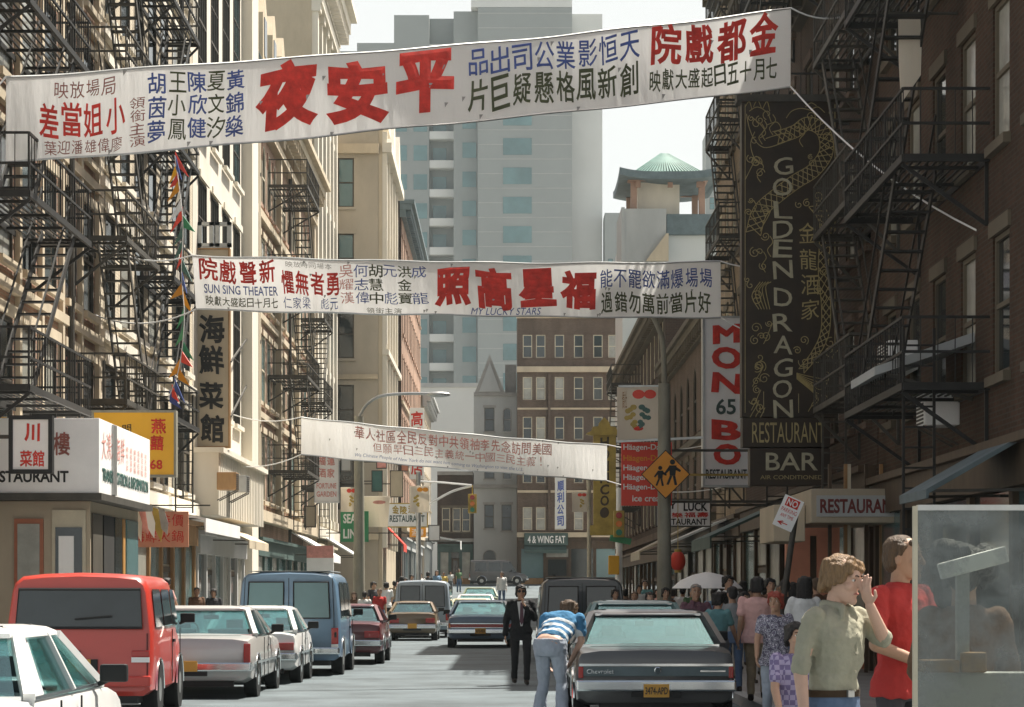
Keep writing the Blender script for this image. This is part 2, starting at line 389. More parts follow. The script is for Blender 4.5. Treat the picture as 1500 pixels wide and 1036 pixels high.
struct("road", strip(-6.4, 3.4, 0.0, -40, 205), "asphalt")
KZ = 0.14
struct("pavement_left", strip(-9.4, -6.4, KZ, -40, 205), "concrete")
struct("pavement_right", strip(3.4, 7.4, KZ, -40, 205), "concrete")
for nm, x0, x1 in (("kerb_left", -6.55, -6.35), ("kerb_right", 3.35, 3.55)):
    struct(nm, strip(x0, x1, KZ + .012, -40, 205), "grey_wall")
# ================================================================ building kit
def wall_with_holes(mb, Wd, H, ops, reveal=0.14, z0=0.0):
    us = sorted({0.0, Wd, *[o[0] for o in ops], *[o[1] for o in ops]}); vs = sorted({z0, H, *[o[2] for o in ops], *[o[3] for o in ops]})
    us = [u for u in us if 0 <= u <= Wd]; vs = [v for v in vs if z0 <= v <= H]
    for i in range(len(us) - 1):
        for j in range(len(vs) - 1):
            cu, cv = (us[i] + us[i + 1]) / 2, (vs[j] + vs[j + 1]) / 2
            if any(o[0] < cu < o[1] and o[2] < cv < o[3] for o in ops): continue
            mb.add([(us[i], 0, vs[j]), (us[i + 1], 0, vs[j]), (us[i + 1], 0, vs[j + 1]), (us[i], 0, vs[j + 1])], [(0, 1, 2, 3)])
    for a, b, c, d in ops:
        r = reveal
        mb.add([(a, 0, c), (b, 0, c), (b, 0, d), (a, 0, d), (a, r, c), (b, r, c), (b, r, d), (a, r, d)],
               [(0, 1, 5, 4), (1, 2, 6, 5), (2, 3, 7, 6), (3, 0, 4, 7)])
_wc = {}
def win_mesh(w_, h_, style, fm):
    k = ('f', round(w_, 2), round(h_, 2), style, fm)
    if k not in _wc:
        mb = MB(); t = 0.07
        if style == 'arch':
            n = 10; r = w_ / 2; zc = h_ - r
            mb.tube([(t / 2, .05, 0), (t / 2, .05, zc)] + [(r - (r - t / 2) * math.cos(math.pi * i / n), .05, zc + (r - t / 2) * math.sin(math.pi * i / n)) for i in range(1, n)] + [(w_ - t / 2, .05, zc), (w_ - t / 2, .05, 0)], t * .7, 6)
            for sgn in (0, 1):      # spandrels that fill the square opening above the arch
                pts = [(0 if not sgn else w_, h_)] + [(r - r * math.cos(math.pi / 2 * i / 6) if not sgn else r + r * math.cos(math.pi / 2 * i / 6), zc + r * math.sin(math.pi / 2 * i / 6)) for i in range(7)]
                mb.k = 1; mb.prism(pts, .0, .12); mb.k = 0
        else:
            mb.box(0, t, .03, .10, 0, h_); mb.box(w_ - t, w_, .03, .10, 0, h_); mb.box(t, w_ - t, .03, .10, h_ - t, h_); mb.box(t, w_ - t, .03, .10, 0, t)
        mb.box(t, w_ - t, .035, .095, h_ * .5 - .035, h_ * .5 + .035)
        if style == 'grid':
            for i in range(1, 4): mb.box(w_ * i / 4 - .02, w_ * i / 4 + .02, .045, .09, t, h_ - t)
            for i in range(1, 6):
                if i != 3: mb.box(t, w_ - t, .047, .088, h_ * i / 6 - .02, h_ * i / 6 + .02)
        elif w_ > 1.6: mb.box(w_ / 2 - .03, w_ / 2 + .03, .037, .093, t, h_ - t)
        mb.k = 1
        if style != 'plain':
            mb.box(-.10, w_ + .10, -.11, .0, -.14, 0)                # sill
            if style != 'arch': mb.box(-.12, w_ + .12, -.05, .0, h_ + .002, h_ + .22)      # lintel
        _wc[k] = mb.mesh("window", [fm, 'sill_mat'] if False else [fm, fm])
    return _wc[k]
def pane_mesh(w_, h_, pm):
    k = ('p', round(w_, 2), round(h_, 2), pm)
    if k not in _wc:
        mb = MB(); mb.box(.02, w_ - .02, .075, .09, .02, h_ - .02); _wc[k] = mb.mesh("pane", pm)
    return _wc[k]
def add_windows(b, ops, style, fm, tm, panes, y=0.0):
    for (a, c, d, e) in ops:
        me = win_mesh(c - a, e - d, style, fm).copy() if (tm, fm, style, round(c - a, 2), round(e - d, 2)) not in _wc else _wc[(tm, fm, style, round(c - a, 2), round(e - d, 2))]
        _wc[(tm, fm, style, round(c - a, 2), round(e - d, 2))] = me
        me.materials[1] = M[tm]
        f = bpy.data.objects.new("window", me); COL.objects.link(f); f.parent = b; f.location = (a, y, d)
        p = bpy.data.objects.new("pane", pane_mesh(c - a, e - d, random.choice(panes))); COL.objects.link(p); p.parent = f
def grid(u0, u1, n, w_, sills, h_):
    out = []
    for s_ in sills:
        for i in range(n):
            c = u0 + (u1 - u0) * (i + .5) / n; out.append((c - w_ / 2, c + w_ / 2, s_, s_ + h_))
    return out
def body(b, Wd, H, D, wall, ops, reveal=.14, roof=True, side=None):
    mb = MB(); wall_with_holes(mb, Wd, H, ops, reveal); mb.build("wall", wall, b, bevel=-1)
    s = MB(); s.add([(0, 0, 0), (0, D, 0), (0, D, H), (0, 0, H)], [(0, 3, 2, 1)]); s.add([(Wd, 0, 0), (Wd, D, 0), (Wd, D, H), (Wd, 0, H)], [(0, 1, 2, 3)])
    s.add([(0, D, 0), (Wd, D, 0), (Wd, D, H), (0, D, H)], [(0, 3, 2, 1)])
    s.build("side_wall", side or wall, b, bevel=-1)
    r = MB(); r.box(.02, Wd - .02, .02, D - .02, H - .35, H - .02); r.build("roof", "slate", b)
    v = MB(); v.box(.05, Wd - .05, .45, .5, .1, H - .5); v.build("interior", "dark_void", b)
def bands(b, name, m, Wd, lst):
    mb = MB()
    for (z, h_, p) in lst: mb.box(-.04 if p > .2 else 0, Wd + (.04 if p > .2 else 0), -p, -.002, z, z + h_)
    return mb.build(name, m, b)
def cornice(b, Wd, H, m="cream_stone", proj=.7, h_=.9):
    mb = MB(); mb.box(-.1, Wd + .1, -proj * .35, .1, H - h_, H - h_ * .55); mb.box(-.15, Wd + .15, -proj * .75, .1, H - h_ * .55, H - h_ * .18); mb.box(-.2, Wd + .2, -proj, .1, H - h_ * .18, H + .06)
    n = int(Wd / .8)
    for i in range(n):
        u = Wd * (i + .5) / n; mb.box(u - .1, u + .1, -proj * .7, -proj * .2, H - h_ * .95, H - h_ * .56)
    return mb.build("cornice", m, b)
def pilasters(b, us, w_, z0, z1, m, p=.18, cap=True):
    for u in us:
        mb = MB(); mb.box(u - w_ / 2, u + w_ / 2, -p, -.003, z0, z1)
        if cap:
            mb.box(u - w_ * .7, u + w_ * .7, -p - .12, -.003, z1 - .35, z1 + .05); mb.box(u - w_ * .62, u + w_ * .62, -p - .06, -.003, z0 - .02, z0 + .4)
        mb.build("pilaster", m, b)
_fe = {}
def fire_escape(label, loc, theta, width, levels, rise, depth=1.15, mat_="dark_iron", flip=False, ladder=True, group=None):
    """platforms, railings, brackets and stairs against a facade; local x along the wall, -y outwards"""
    t = thing("fire_escape", label, "fire escape", loc, theta, group)
    k = (round(width, 2), round(rise, 2), round(depth, 2), mat_, flip)
    if k not in _fe:
        p = MB()
        for (a, b_) in (((0, 0, 0), (width, 0, 0)), ((0, -depth, 0), (width, -depth, 0)), ((0, 0, 0), (0, -depth, 0)), ((width, 0, 0), (width, -depth, 0))): p.bar(a, b_, .05, .11)
        n = int(depth / .11)
        for i in range(1, n):
            y = -depth * i / n; p.bar((0, y, .04), (width, y, .04), .035, .02)
        for i in range(4): u = width * (i + .5) / 4; p.bar((u, 0, -.02), (u, -depth, -.02), .05)
        r = MB()
        for z in (.5, 1.0):
            r.bar((0, -depth, z), (width, -depth, z), .04); r.bar((0, 0, z), (0, -depth, z), .04); r.bar((width, 0, z), (width, -depth, z), .04)
        nb = int(width / .24)
        for i in range(nb + 1): u = width * i / nb; r.bar((u, -depth, .05), (u, -depth, 1.0), .014 if i % 6 else .032)
        nb = int(depth / .22)
        for i in range(1, nb):
            for u in (0, width): r.bar((u, -depth * i / nb, .05), (u, -depth * i / nb, 1.0), .014)
        br = MB()
        br.bar((0, -.03, -.95), (0, -depth, -.08), .055); br.bar((0, -.03, -.97), (0, -.03, 0), .05)
        s = MB(); a, b_ = (width * .12, width * .80); y0, y1 = -depth + .08, -depth + .68
        if flip: a, b_ = b_, a
        for y in (y0, y1): s.bar((a, y, 0), (b_, y, rise), .03, .15)
        for y in (y0, y1): s.bar((a, y, .85), (b_, y, rise + .85), .03)
        ns = int(rise / .24)
        for i in range(1, ns):
            f = i / ns; u = a + (b_ - a) * f; s.box(u - .10, u + .10, y0, y1, rise * f - .015, rise * f + .015)
        _fe[k] = (p.mesh("platform", mat_), r.mesh("railing", mat_), br.mesh("bracket", mat_), s.mesh("stair", mat_))
    for i, z in enumerate(levels):
        for j, nm in enumerate(("platform", "railing", "bracket", "stair")):
            if j == 3 and i == len(levels) - 1: continue
            for u in ((.1, width - .1) if j == 2 else (0,)):
                o = bpy.data.objects.new(nm, _fe[k][j]); COL.objects.link(o); o.parent = t; o.location = (u, 0, z)
    if ladder:
        l = MB(); z0, z1 = levels[0] - 2.2, levels[0] + .9; u = width * (.9 if not flip else .1)
        for y in (-depth + .1, -depth + .55): l.bar((u, y, z0), (u, y, z1), .04)
        z = z0 + .15
        while z < z1: l.bar((u, -depth + .1, z), (u, -depth + .55, z), .028); z += .3
        l.build("ladder", mat_, t)
    return t
def shop(b, u0, u1, z1, frame, panes=("pane", "pane_teal", "pane_blind"), n=4, proud=.12):
    """a ground-floor shop front: piers, sign fascia, glazing and a door"""
    mb = MB(); w_ = (u1 - u0) / n
    for i in range(n + 1): u = u0 + w_ * i; mb.box(u - .12, u + .12, -proud, -.004, 0.02, z1 - .55)
    mb.box(u0 - .12, u1 + .12, -proud - .08, -.004, z1 - .55, z1); mb.box(u0 - .13, u1 + .13, -proud - .22, -.004, z1, z1 + .12)
    f = mb.build("shop_front", frame, b)
    for i in range(n):
        a, c = u0 + w_ * i + .12, u0 + w_ * (i + 1) - .12
        if i % 3 == 1:
            d = MB(); d.box(a, c, -.03, -.004, .15, 2.3); d.build("shop_door", "dark_wood", f)
            d = MB(); d.box(a + .15, c - .15, -.045, -.032, .8, 2.15); d.build("shop_window", "pane", f)
            d = MB(); d.box(a, c, -.03, -.004, 2.36, z1 - .56); d.build("shop_window", random.choice(panes), f)
        else:
            d = MB(); d.box(a, c, -.06, -.004, .1, .6); d.build("bulkhead", random.choice(["wood", "dark_wood", "red_wood", "grey_wall"]), f)
            d = MB(); d.box(a, c, -.04, -.004, .62, z1 - .56); d.build("shop_window", random.choice(panes), f)
    return f
LX, RX = -9.0, 7.0
TL, TR = R(90), R(-90)
def left(d0): return (LX, d0, 0)
def right(d1): return (RX, d1, 0)
DARKP = ["pane", "pane", "pane", "pane_blind", "pane_teal"]
# ---------------------------------------------------------------- left side of the street
b = thing("brick_building", "pink brick tenement with cream window strips above the white restaurant sign", "building", left(36.0), TL)
ops = grid(.4, 18.0, 8, 1.45, [4.3, 7.6, 10.9, 14.2, 17.5], 2.3); body(b, 18.4, 21.2, 14, "brick_pink", ops, .06)
add_windows(b, ops, 'sash', "frame_dark", "cream_stone", ["pane", "pane", "pane_blind"], -.05)
bands(b, "ledge", "cream_stone", 18.4, [(3.75, .35, .22), (7.05, .2, .12), (10.35, .2, .12), (13.65, .2, .12), (16.95, .2, .12)])
pilasters(b, [2.2 * i + .4 for i in range(9)], .22, 4.2, 20.2, "cream_stone", .10, cap=False)
cornice(b, 18.4, 21.2); shop(b, .4, 13.2, 3.6, "frame_dark", n=5)
b = thing("cream_building", "cream brick tenement hung with fire escapes before the tall white building", "building", left(54.5), TL)
ops = grid(.3, 15.9, 7, 1.4, [4.4, 7.8, 11.2, 14.6, 18.0], 2.35); body(b, 16.2, 22.4, 14, "brick_cream", ops, .06)
add_windows(b, ops, 'sash', "frame_dark", "white_stucco", ["pane", "pane", "pane_blind"], -.05)
bands(b, "ledge", "white_stucco", 16.2, [(3.8, .35, .25), (7.25, .22, .14), (10.65, .22, .14), (14.05, .22, .14), (17.4, .22, .14)])
cornice(b, 16.2, 22.4, "white_stucco"); shop(b, .3, 15.9, 3.5, "wood", n=7)
b = thing("white_building", "tall smooth white building with long vertical bands of gridded windows", "building", left(70.8), TL)
ops = [(1.2 + 3.1 * i, 3.2 + 3.1 * i, z, z + 6.6) for i in range(4) for z in (7.2, 15.2)] 
body(b, 15.4, 27.5, 16, "white_stucco", ops, .08)
add_windows(b, ops, 'grid', "frame_dark", "white_stucco", ["pane", "pane_teal", "pane"], -.05)
bands(b, "ledge", "white_stucco", 15.4, [(26.9, .6, .35)])
pilasters(b, [14.3], 2.1, .02, 26.8, "white_stucco", .35, cap=False); shop(b, .3, 12.9, 3.3, "grey_wall", n=6)
s = MB(); s.box(.0, 13.1, -.75, -.006, 3.85, 5.65); s.box(-.1, 13.2, -.9, -.006, 5.65, 5.8)
for i in range(26): s.box(.25 + .5 * i, .29 + .5 * i, -.775, -.75, 3.85, 5.65)
s.build("siding_panel", "white_stucco", b)
b = thing("brick_building", "pink brick tenement with round arched top windows beside the white pier", "building", left(87.6), TL)
ops = grid(.5, 26, 12, 1.3, [5.0, 8.6, 12.2], 2.5); ops2 = grid(.5, 26, 12, 1.3, [15.8], 2.4)
body(b, 26.4, 20.2, 14, "brick_pink", ops + ops2, .06)
add_windows(b, ops, 'sash', "frame_cream", "cream_stone", DARKP, -.05); add_windows(b, ops2, 'arch', "frame_cream", "brick_pink", ["pane"], -.05)
bands(b, "ledge", "cream_stone", 26.4, [(4.2, .4, .3), (8.0, .22, .14), (11.6, .22, .14), (15.2, .3, .2), (18.6, .3, .3)])
m_ = MB(); m_.prism([(-.5, 20.2), (-.35, 20.6), (1.2, 24.2), (3.2, 24.2), (3.2, 20.2)], -.1, 26.5, 'x'); m_.M = Matrix.Identity(4)
m_.build("mansard_roof", "slate", b); cornice(b, 26.4, 20.4, "cream_stone", .9, 1.0)
for i in range(7):
    u = 2 + 3.7 * i; d = MB(); d.prism([(u - .8, 20.9), (u + .8, 20.9), (u + .8, 22.6), (u, 23.5), (u - .8, 22.6)], -.25, 1.5, 'y'); d.build("dormer", "cream_stone", b)
    d = MB(); d.box(u - .45, u + .45, -.28, -.253, 21.1, 22.5); d.build("dormer_window", "pane", b)
pilasters(b, [.5, 9.0, 17.6, 26.0], .6, 4.4, 19.4, "cream_stone", .22); shop(b, .4, 26, 3.5, "frame_green", n=9)
b = thing("ornate_building", "tall ornate cream stone building with pilasters and bracketed cornice", "building", left(114.2), TL)
ops = grid(.5, 13, 5, 1.6, [5, 9, 13, 17, 21, 25], 3.0); body(b, 13.5, 31.5, 14, "cream_stone", ops, .06)
add_windows(b, ops, 'sash', "frame_dark", "white_stucco", DARKP, -.05)
bands(b, "ledge", "white_stucco", 13.5, [(4.2, .5, .4), (8.4, .3, .25), (12.4, .3, .2), (16.4, .6, .5), (20.4, .3, .2), (24.4, .3, .2), (29, .5, .5)])
pilasters(b, [.35, 2.95, 5.5, 8.0, 10.5, 13.1], .55, 4.8, 29, "white_stucco", .3); cornice(b, 13.5, 31.5, "white_stucco", 1.3, 1.6)
m_ = MB(); m_.prism([(-.25, 31.56), (0.1, 33.5), (1.0, 36.5), (3.0, 37.5), (3.0, 31.56)], 0, 13.4, 'x'); m_.build("mansard_roof", "slate", b); shop(b, .4, 13, 3.8, "frame_cream", n=5)
# tall corner building standing further out, its blank grey end towards us
CX, CD = -6.72, 130.0
b = thing("corner_building", "tall beige building with gothic arched windows and a plain grey end wall", "building", (-16, CD, 0), 0)
ops = [(7.15, 8.0, z, z + 2.6) for z in (6, 10, 14, 18, 22)] + [(4.6, 5.6, z, z + 2.6) for z in (6, 10, 14, 18, 22)]
body(b, 9.28, 26.2, 20, "beige_wall", ops, .14); add_windows(b, ops, 'sash', "frame_dark", "beige_wall", ["pane", "pane_teal"])
bands(b, "ledge", "cream_stone", 9.28, [(4.4, .4, .3), (12.9, .25, .15), (17.0, .25, .15), (24.8, .5, .4)])
s = MB(); s.box(9.285, 9.5, .05, 16, .05, 26.2)
s.build("street_wall", "cream_stone", b)
sb = MB()
for i in range(5):
    y = 1.7 + 3.2 * i
    sb.box(9.5, 9.75, y - 1.62, y - 1.3, 4, 26)
    for z, hh in ((5.5, 3.4), (10.3, 3.2), (15, 4.2), (20.6, 4.0)):
        pts = [(y - .7, z), (y + .7, z), (y + .7, z + hh - 1), (y + .4, z + hh - .3), (y, z + hh), (y - .4, z + hh - .3), (y - .7, z + hh - 1)]
        wv = MB(); wv.prism(pts, 9.46, 9.53, 'x'); wv.build("arched_window", "pane_teal", b)
        sb.tube([(9.55, p[0] * 1 + (p[0] - y) * .15, p[1]) for p in pts[1:] + pts[:1]], .12, 6)
sb.box(9.5, 9.85, .0, 16.0, 9.2, 9.55); sb.box(9.5, 9.85, .0, 16.0, 14.2, 14.5); sb.box(9.5, 10.0, -.1, 16.0, 24.9, 25.4)
for i in range(3): y = 1.7 + 6.4 * i; sb.prism([(y - 1.5, 26.2), (y + 1.5, 26.2), (y, 28.4)], 9.2, 9.8, 'x')
sb.build("stone_trim", "white_stucco", b)
b = thing("brick_building", "salmon brick tenement with end wall coloured dark for the shade beyond the gothic building", "building", (-6.35, 150.5, 0), TL)
ops = grid(.6, 33, 13, 1.15, [6.5, 10.2, 13.9, 17.6, 21.3], 2.2); body(b, 33.6, 25.6, 9, "brick_pink", ops, .12, side="brick_dark")  # shade on the end wall is put in by the darker brick
add_windows(b, ops, 'sash', "frame_dark", "brick_pink", DARKP); cornice(b, 33.6, 25.6, "slate", .8, 1.0)
bands(b, "ledge", "cream_stone", 33.6, [(5.4, .4, .35), (9.5, .2, .12), (13.2, .2, .12)]); shop(b, .5, 33, 4.9, "grey_wall", n=10)
c = MB(); c.box(1, 2.2, .6, 1.6, 25.6, 28.6); c.build("chimney", "brick_dark", b)
b = thing("low_building", "low pale shop building where the street bends by the awnings", "building", (-6.1, 184.5, 0), TL)
ops = grid(.6, 17, 6, 1.2, [8.2, 12.2], 2.3); body(b, 17.5, 16.5, 9, "beige_wall", ops, .12); add_windows(b, ops, 'sash', "frame_dark", "cream_stone", DARKP)
cornice(b, 17.5, 16.5, "grey_wall"); shop(b, .5, 17, 5.6, "grey_wall", n=6)
for lab, x, y, zt_ in (("rusty drain pipe down the pink brick tenement", LX + .14, 50.2, 20), ("dark drain pipe down the cream brick tenement", LX + .14, 67.3, 21), ("dark drain pipe beside the white pier", LX + .16, 88.1, 19), ("thin dark drain pipe down the middle of the pink brick tenement", LX + .16, 101, 19)):
    t = thing("drain_pipe", lab, "drain pipe", (x, y, 3.6)); q = MB(); q.tube([(0, 0, 0), (0, 0, zt_ - 3.6)], .07, 8); q.build("pipe", "iron", t, smooth=40)
    for z in range(1, int(zt_ - 4), 3): q = MB(); q.cyl((0, 0, z), .095, (0, 0, 1), .12, 10); q.build("collar", "iron", t)
# ---------------------------------------------------------------- far end of the street
FD = 208.0; k = FD / FPX
def fx(px): return (px - VPX) * k
def fz(py): return CAMH + (HZ - py) * k
b = thing("pale_block", "plain pale concrete block behind the traffic light mast", "building", (fx(560), FD + 26, 0), 0)
Wb = fx(700) * 1.125 - fx(560); body(b, Wb, fz(563) * 1.12, 10, "tower_light", [], .1); bands(b, "ledge", "grey_wall", Wb, [(fz(563) * 1.12 - .4, .4, .2)])
b = thing("gabled_building", "grey stone building with a small gabled front and arched doorway", "building", (fx(694), FD, 2.25), 0)
Wb = fx(757) - fx(694); H = fz(575) - 2.25
ops = [(.9, 1.75, 9.0, 11.6), (.9, 1.7, 4.8, 6.8), (2.35, 3.2, 4.6, 6.8), (.9, 1.75, 13.0, 15.0)]
arch = [(2.45, 3.2, 9.0, 11.6), (.75, 1.95, .3, 3.0), (2.45, 3.2, 13.0, 15.0)]
body(b, Wb, H, 9, "grey_wall", ops + arch, .2); add_windows(b, ops, 'sash', "frame_dark", "concrete", ["pane"]); add_windows(b, arch, 'arch', "concrete", "grey_wall", ["pane"])
bands(b, "ledge", "concrete", Wb, [(8.2, .3, .25), (12.2, .25, .2), (H - .3, .3, .2)])
gp = MB(); gp.prism([(.1, H + .01), (2.6, H + .01), (1.35, H + 3.2)], -.22, .5, 'y'); gp.box(2.65, 3.6, .5, 1.4, H, H + 2.4); gq = MB(); gq.prism([(.45, H + .05), (2.25, H + .05), (1.35, H + 2.5)], -.26, -.225, 'y'); gq.build("gable_panel", "grey_wall", b)
gp.build("gable", "concrete", b)
b = thing("brown_brick_building", "dark brown five storey brick building facing down the street", "building", (fx(757.5), FD - 4, 2.2), 0)
Wb = fx(908) - fx(757.5); H = fz(462) - 2.2
ops = [(u, u + .78, z, z + 1.9) for z in (4.6, 8.5, 12.1, 15.4, 18.9) for u in (.45, 1.55, 3.1, 4.7, 6.3, 7.55)]
body(b, Wb, H, 12, "brick_brown", ops, .16); add_windows(b, ops, 'sash', "frame_cream", "brick_brown", ["pane", "pane", "pane_blind"])
bands(b, "ledge", "cream_stone", Wb, [(16.1 + 1.6, .45, .35), (14.6, .15, .1), (11.2, .2, .12), (7.7, .2, .12), (4.0, .4, .3)])
cornice(b, Wb, H + .4, "cream_stone", .8, 1.1); shop(b, .2, Wb - .2, 3.6, "dark_wood", n=4)
bl = MB(); bl.box(2.55, 2.75, -.22, -.004, 4.4, 17.5); bl.build("pilaster", "brick_brown", b)
b = thing("brown_brick_building", "plain dark brown brick block rising behind the golden pagoda sign", "building", (fx(909), FD - 1, 2.2), 0)
Wb = fx(992) - fx(909); H = fz(468) - 2.2; ops = [(u, u + .8, z, z + 1.9) for z in (5, 8.6, 12.2, 15.8) for u in (.5, 1.9, 3.3)]
body(b, Wb, H, 10, "brick_brown", ops, .14); add_windows(b, ops, 'sash', "shade_toned_stone", "brick_brown", ["pane"]); bands(b, "ledge", "shade_toned_stone", Wb, [(H - .5, .4, .3)])
b = thing("low_building", "low dark shop building before the pale concrete block", "building", (fx(640), FD + 1, 2.2), 0)
Wb = fx(693) - fx(640); H = fz(690) - 2.2; ops = [(u, u + .7, 4.6, 6.6) for u in (.4, 1.3, 2.1)]
body(b, Wb, H, 8, "brick_dark", ops, .14); add_windows(b, ops, 'sash', "frame_cream", "shade_toned_stone", ["pane"]); bands(b, "ledge", "concrete", Wb, [(H - .3, .25, .2), (3.7, .3, .3)]); shop(b, .15, Wb - .15, 3.4, "frame_green", n=3)
# stepped curved concrete tower far behind
TD = 430.0; k2 = TD / FPX
def tx(px): return (px - VPX) * k2
def tz(py): return CAMH + (HZ - py) * k2
b = thing("apartment_tower", "huge stepped grey concrete apartment tower filling the sky behind the street", "building", (0, TD, 0), 0)
mb = MB()
def slab(p0, p1, y0, y1, z1, z0=0): mb.box(tx(p0), tx(p1), y0, y1, z0, z1)
HT = 104
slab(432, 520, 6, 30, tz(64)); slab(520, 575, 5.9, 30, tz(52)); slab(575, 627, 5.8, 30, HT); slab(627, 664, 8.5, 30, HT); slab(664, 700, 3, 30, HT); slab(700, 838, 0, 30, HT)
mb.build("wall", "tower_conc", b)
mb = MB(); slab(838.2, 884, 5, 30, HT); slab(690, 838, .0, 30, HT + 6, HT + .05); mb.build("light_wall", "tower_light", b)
rowz = [tz(p) for p in range(700, 30, -43)]
wm = MB(); wm.box(0, 5.0, -.10, .05, 0, 2.9); wm.box(2.4, 2.6, -.16, -.1, 0, 2.9); wmesh = wm.mesh("window", "pane_teal")
wm = MB(); wm.box(0, 2.4, -.10, .05, 0, 2.7); wmesh2 = wm.mesh("window", "pane_teal")
nw = 0
for z in rowz:
    for px, y, me in ((737, 0, wmesh), (677, 3, wmesh2), (632, 8.5, wmesh2), (604, 5.8, wmesh2), (574, 5.8, wmesh2), (528, 5.9, wmesh), (486, 6, wmesh2)):
        if z > HT - 4 or (px < 575 and z > tz(85)): continue
        if nw < 98:
            o = bpy.data.objects.new("window", me); COL.objects.link(o); o.parent = b; o.location = (tx(px), y, z); nw += 1
rb = MB()
for z in rowz:
    rb.box(tx(627) + .05, tx(664) - .05, 5.9, 6.1, z - 1.2, z + .1); rb.box(tx(627) + .05, tx(664) - .05, 6.1, 8.45, z - 1.3, z - 1.05)
rb.build("balcony", "tower_light", b)
tj = MB()
z = 6
while z < HT:
    tj.box(tx(700) + .05, tx(838) - .05, -.05, -.01, z, z + .12); z += 2.55
tj.build("panel_joint", "grey_wall", b)
b = thing("far_tower", "small grey tower far off behind the pagoda roof", "building", (tx(1034) * 1.05, TD * 1.05, 0), 0)
ops = grid(.3, 3.6, 2, .9, [60, 64, 68, 72, 76], 2.2); body(b, 4.0, tz(196) * 1.05, 8, "tower_conc", ops, .2); add_windows(b, ops, 'plain', "frame_dark", "tower_conc", ["pane_teal"])
b = thing("far_block", "pale blue grey block in the distance below the sky gap", "building", (tx(886), TD, 0), 0)
Wb = tx(925) - tx(886); ops = grid(.3, Wb - .3, 3, .9, [50, 54, 58], 2); body(b, Wb, tz(312), 8, "tower_conc", ops, .2); add_windows(b, ops, 'plain', "frame_dark", "tower_conc", ["pane_teal"])
# ---------------------------------------------------------------- right side of the street
dm("tile_pale", (0.13, 0.23, 0.20), .5)
PD = 152.0; k3 = PD / FPX
def px_(p): return (p - VPX) * k3
def pz_(p): return CAMH + (HZ - p) * k3
b = thing("pagoda_roof_building", "pale building crowned by a pagoda pavilion with green tiled roof", "building", (px_(912), PD, 0), 0)
Wb = px_(1056) - px_(912); H = pz_(345)
mb = MB(); mb.box(0, Wb, 0, 10, 0, H); mb.build("wall", "tower_light", b)
mb = MB(); mb.box(.1, px_(975) - px_(912), -.6, -.003, pz_(385), pz_(308)); mb.box(-.1, .1, -.65, 6, pz_(385), pz_(306)); mb.build("parapet", "grey_wall", b)
mb = MB(); mb.box(px_(976) - px_(912), Wb, -.35, 9, H + .01, pz_(315)); mb.build("dark_parapet", "slate", b)
pv = [(px_(q) - px_(912)) for q in (924, 935, 1018, 1032)]
zf = pz_(345)
for u, y in ((pv[0], 0), (pv[3] - .35, 0), (pv[0], 5.5), (pv[3] - .35, 5.5), ):
    q = MB(); q.box(u, u + .38, y, y + .38, zf, pz_(258)); q.build("column", "pale_red_wood", b)
q = MB(); q.box(pv[0] - .2, pv[3] + .2, -.25, .0, pz_(266), pz_(255)); q.box(pv[0] - .2, pv[3] + .2, 5.9, 6.1, pz_(266), pz_(255)); q.box(pv[0] - .2, pv[0], 0, 5.9, pz_(266), pz_(255)); q.box(pv[3], pv[3] + .2, 0, 5.9, pz_(266), pz_(255))
for u in (pv[0] + .3, (pv[0] + pv[3]) / 2, pv[3] - .5): q.box(u, u + .3, -.22, .05, pz_(275), pz_(266))
q.build("lintel", "pale_red_wood", b)
q = MB(); q.box(pv[0] + .5, pv[2] - .9, .8, 5, zf, pz_(262)); q.build("penthouse_wall", "white_stucco", b)
u0, u1 = px_(906) - px_(912), px_(1050) - px_(912); um = (u0 + u1) / 2; ze = pz_(252); za = pz_(233)
rg = MB(); nn = 14
def rf(u0_, u1_, y0, y1, z, lift): 
    pts = []
    for (ua, ya), (ub, yb) in (((u0_, y0), (u1_, y0)), ((u1_, y0), (u1_, y1)), ((u1_, y1), (u0_, y1)), ((u0_, y1), (u0_, y0))):
        for i in range(nn):
            f = i / nn; pts.append((ua + (ub - ua) * f, ya + (yb - ya) * f, z + lift * abs(2 * f - 1) ** 3))
    return pts
def sc(r, f, z, lift): return [(um + (p[0] - um) * f, 3 + (p[1] - 3) * f, z + (p[2] - ze) * lift) for p in r]
base = rf(u0, u1, -1.6, 7.6, ze - .25, .28)
rg.loft([[(p[0], p[1], p[2] - .45) for p in base], base, sc(base, .72, ze - .02, .4)])
rg.build("eave", "slate", b, smooth=30)
za = CAMH + (HZ - 231) * 156 / FPX; pk = MB(); n_ = 22
c4 = [(um - (u1 - u0) * .37, -.35), (um + (u1 - u0) * .37, -.35), (um + (u1 - u0) * .37, 6.35), (um - (u1 - u0) * .37, 6.35)]
pk.add([(x, y, ze - .1) for x, y in c4] + [(um - .25, 3, za), (um + .25, 3, za)], [(0, 1, 5, 4), (1, 2, 5), (2, 3, 4, 5), (3, 0, 4), (3, 2, 1, 0)])
pk.build("tiled_roof", "tile_green", b); rl = MB()
for i in range(1, 24):
    f = i / 12 - 1; rl.bar((um + f * (u1 - u0) * .37, -.37, ze - .06), (um + f * .25, 2.95, za + .04), .09, .10)
rl.build("roof_ridge", "tile_pale", b)
q = MB(); q.prism([(px_(945) - px_(912), pz_(385)), (px_(975) - px_(912), pz_(345)), (px_(978) - px_(912), pz_(345)), (px_(978) - px_(912), pz_(385))], -.9, -.6, 'y'); q.build("stair_gable", "cream_stone", b)
b = thing("brick_building", "dark brick building with a fire escape beyond the red sign", "building", right(151), TR)
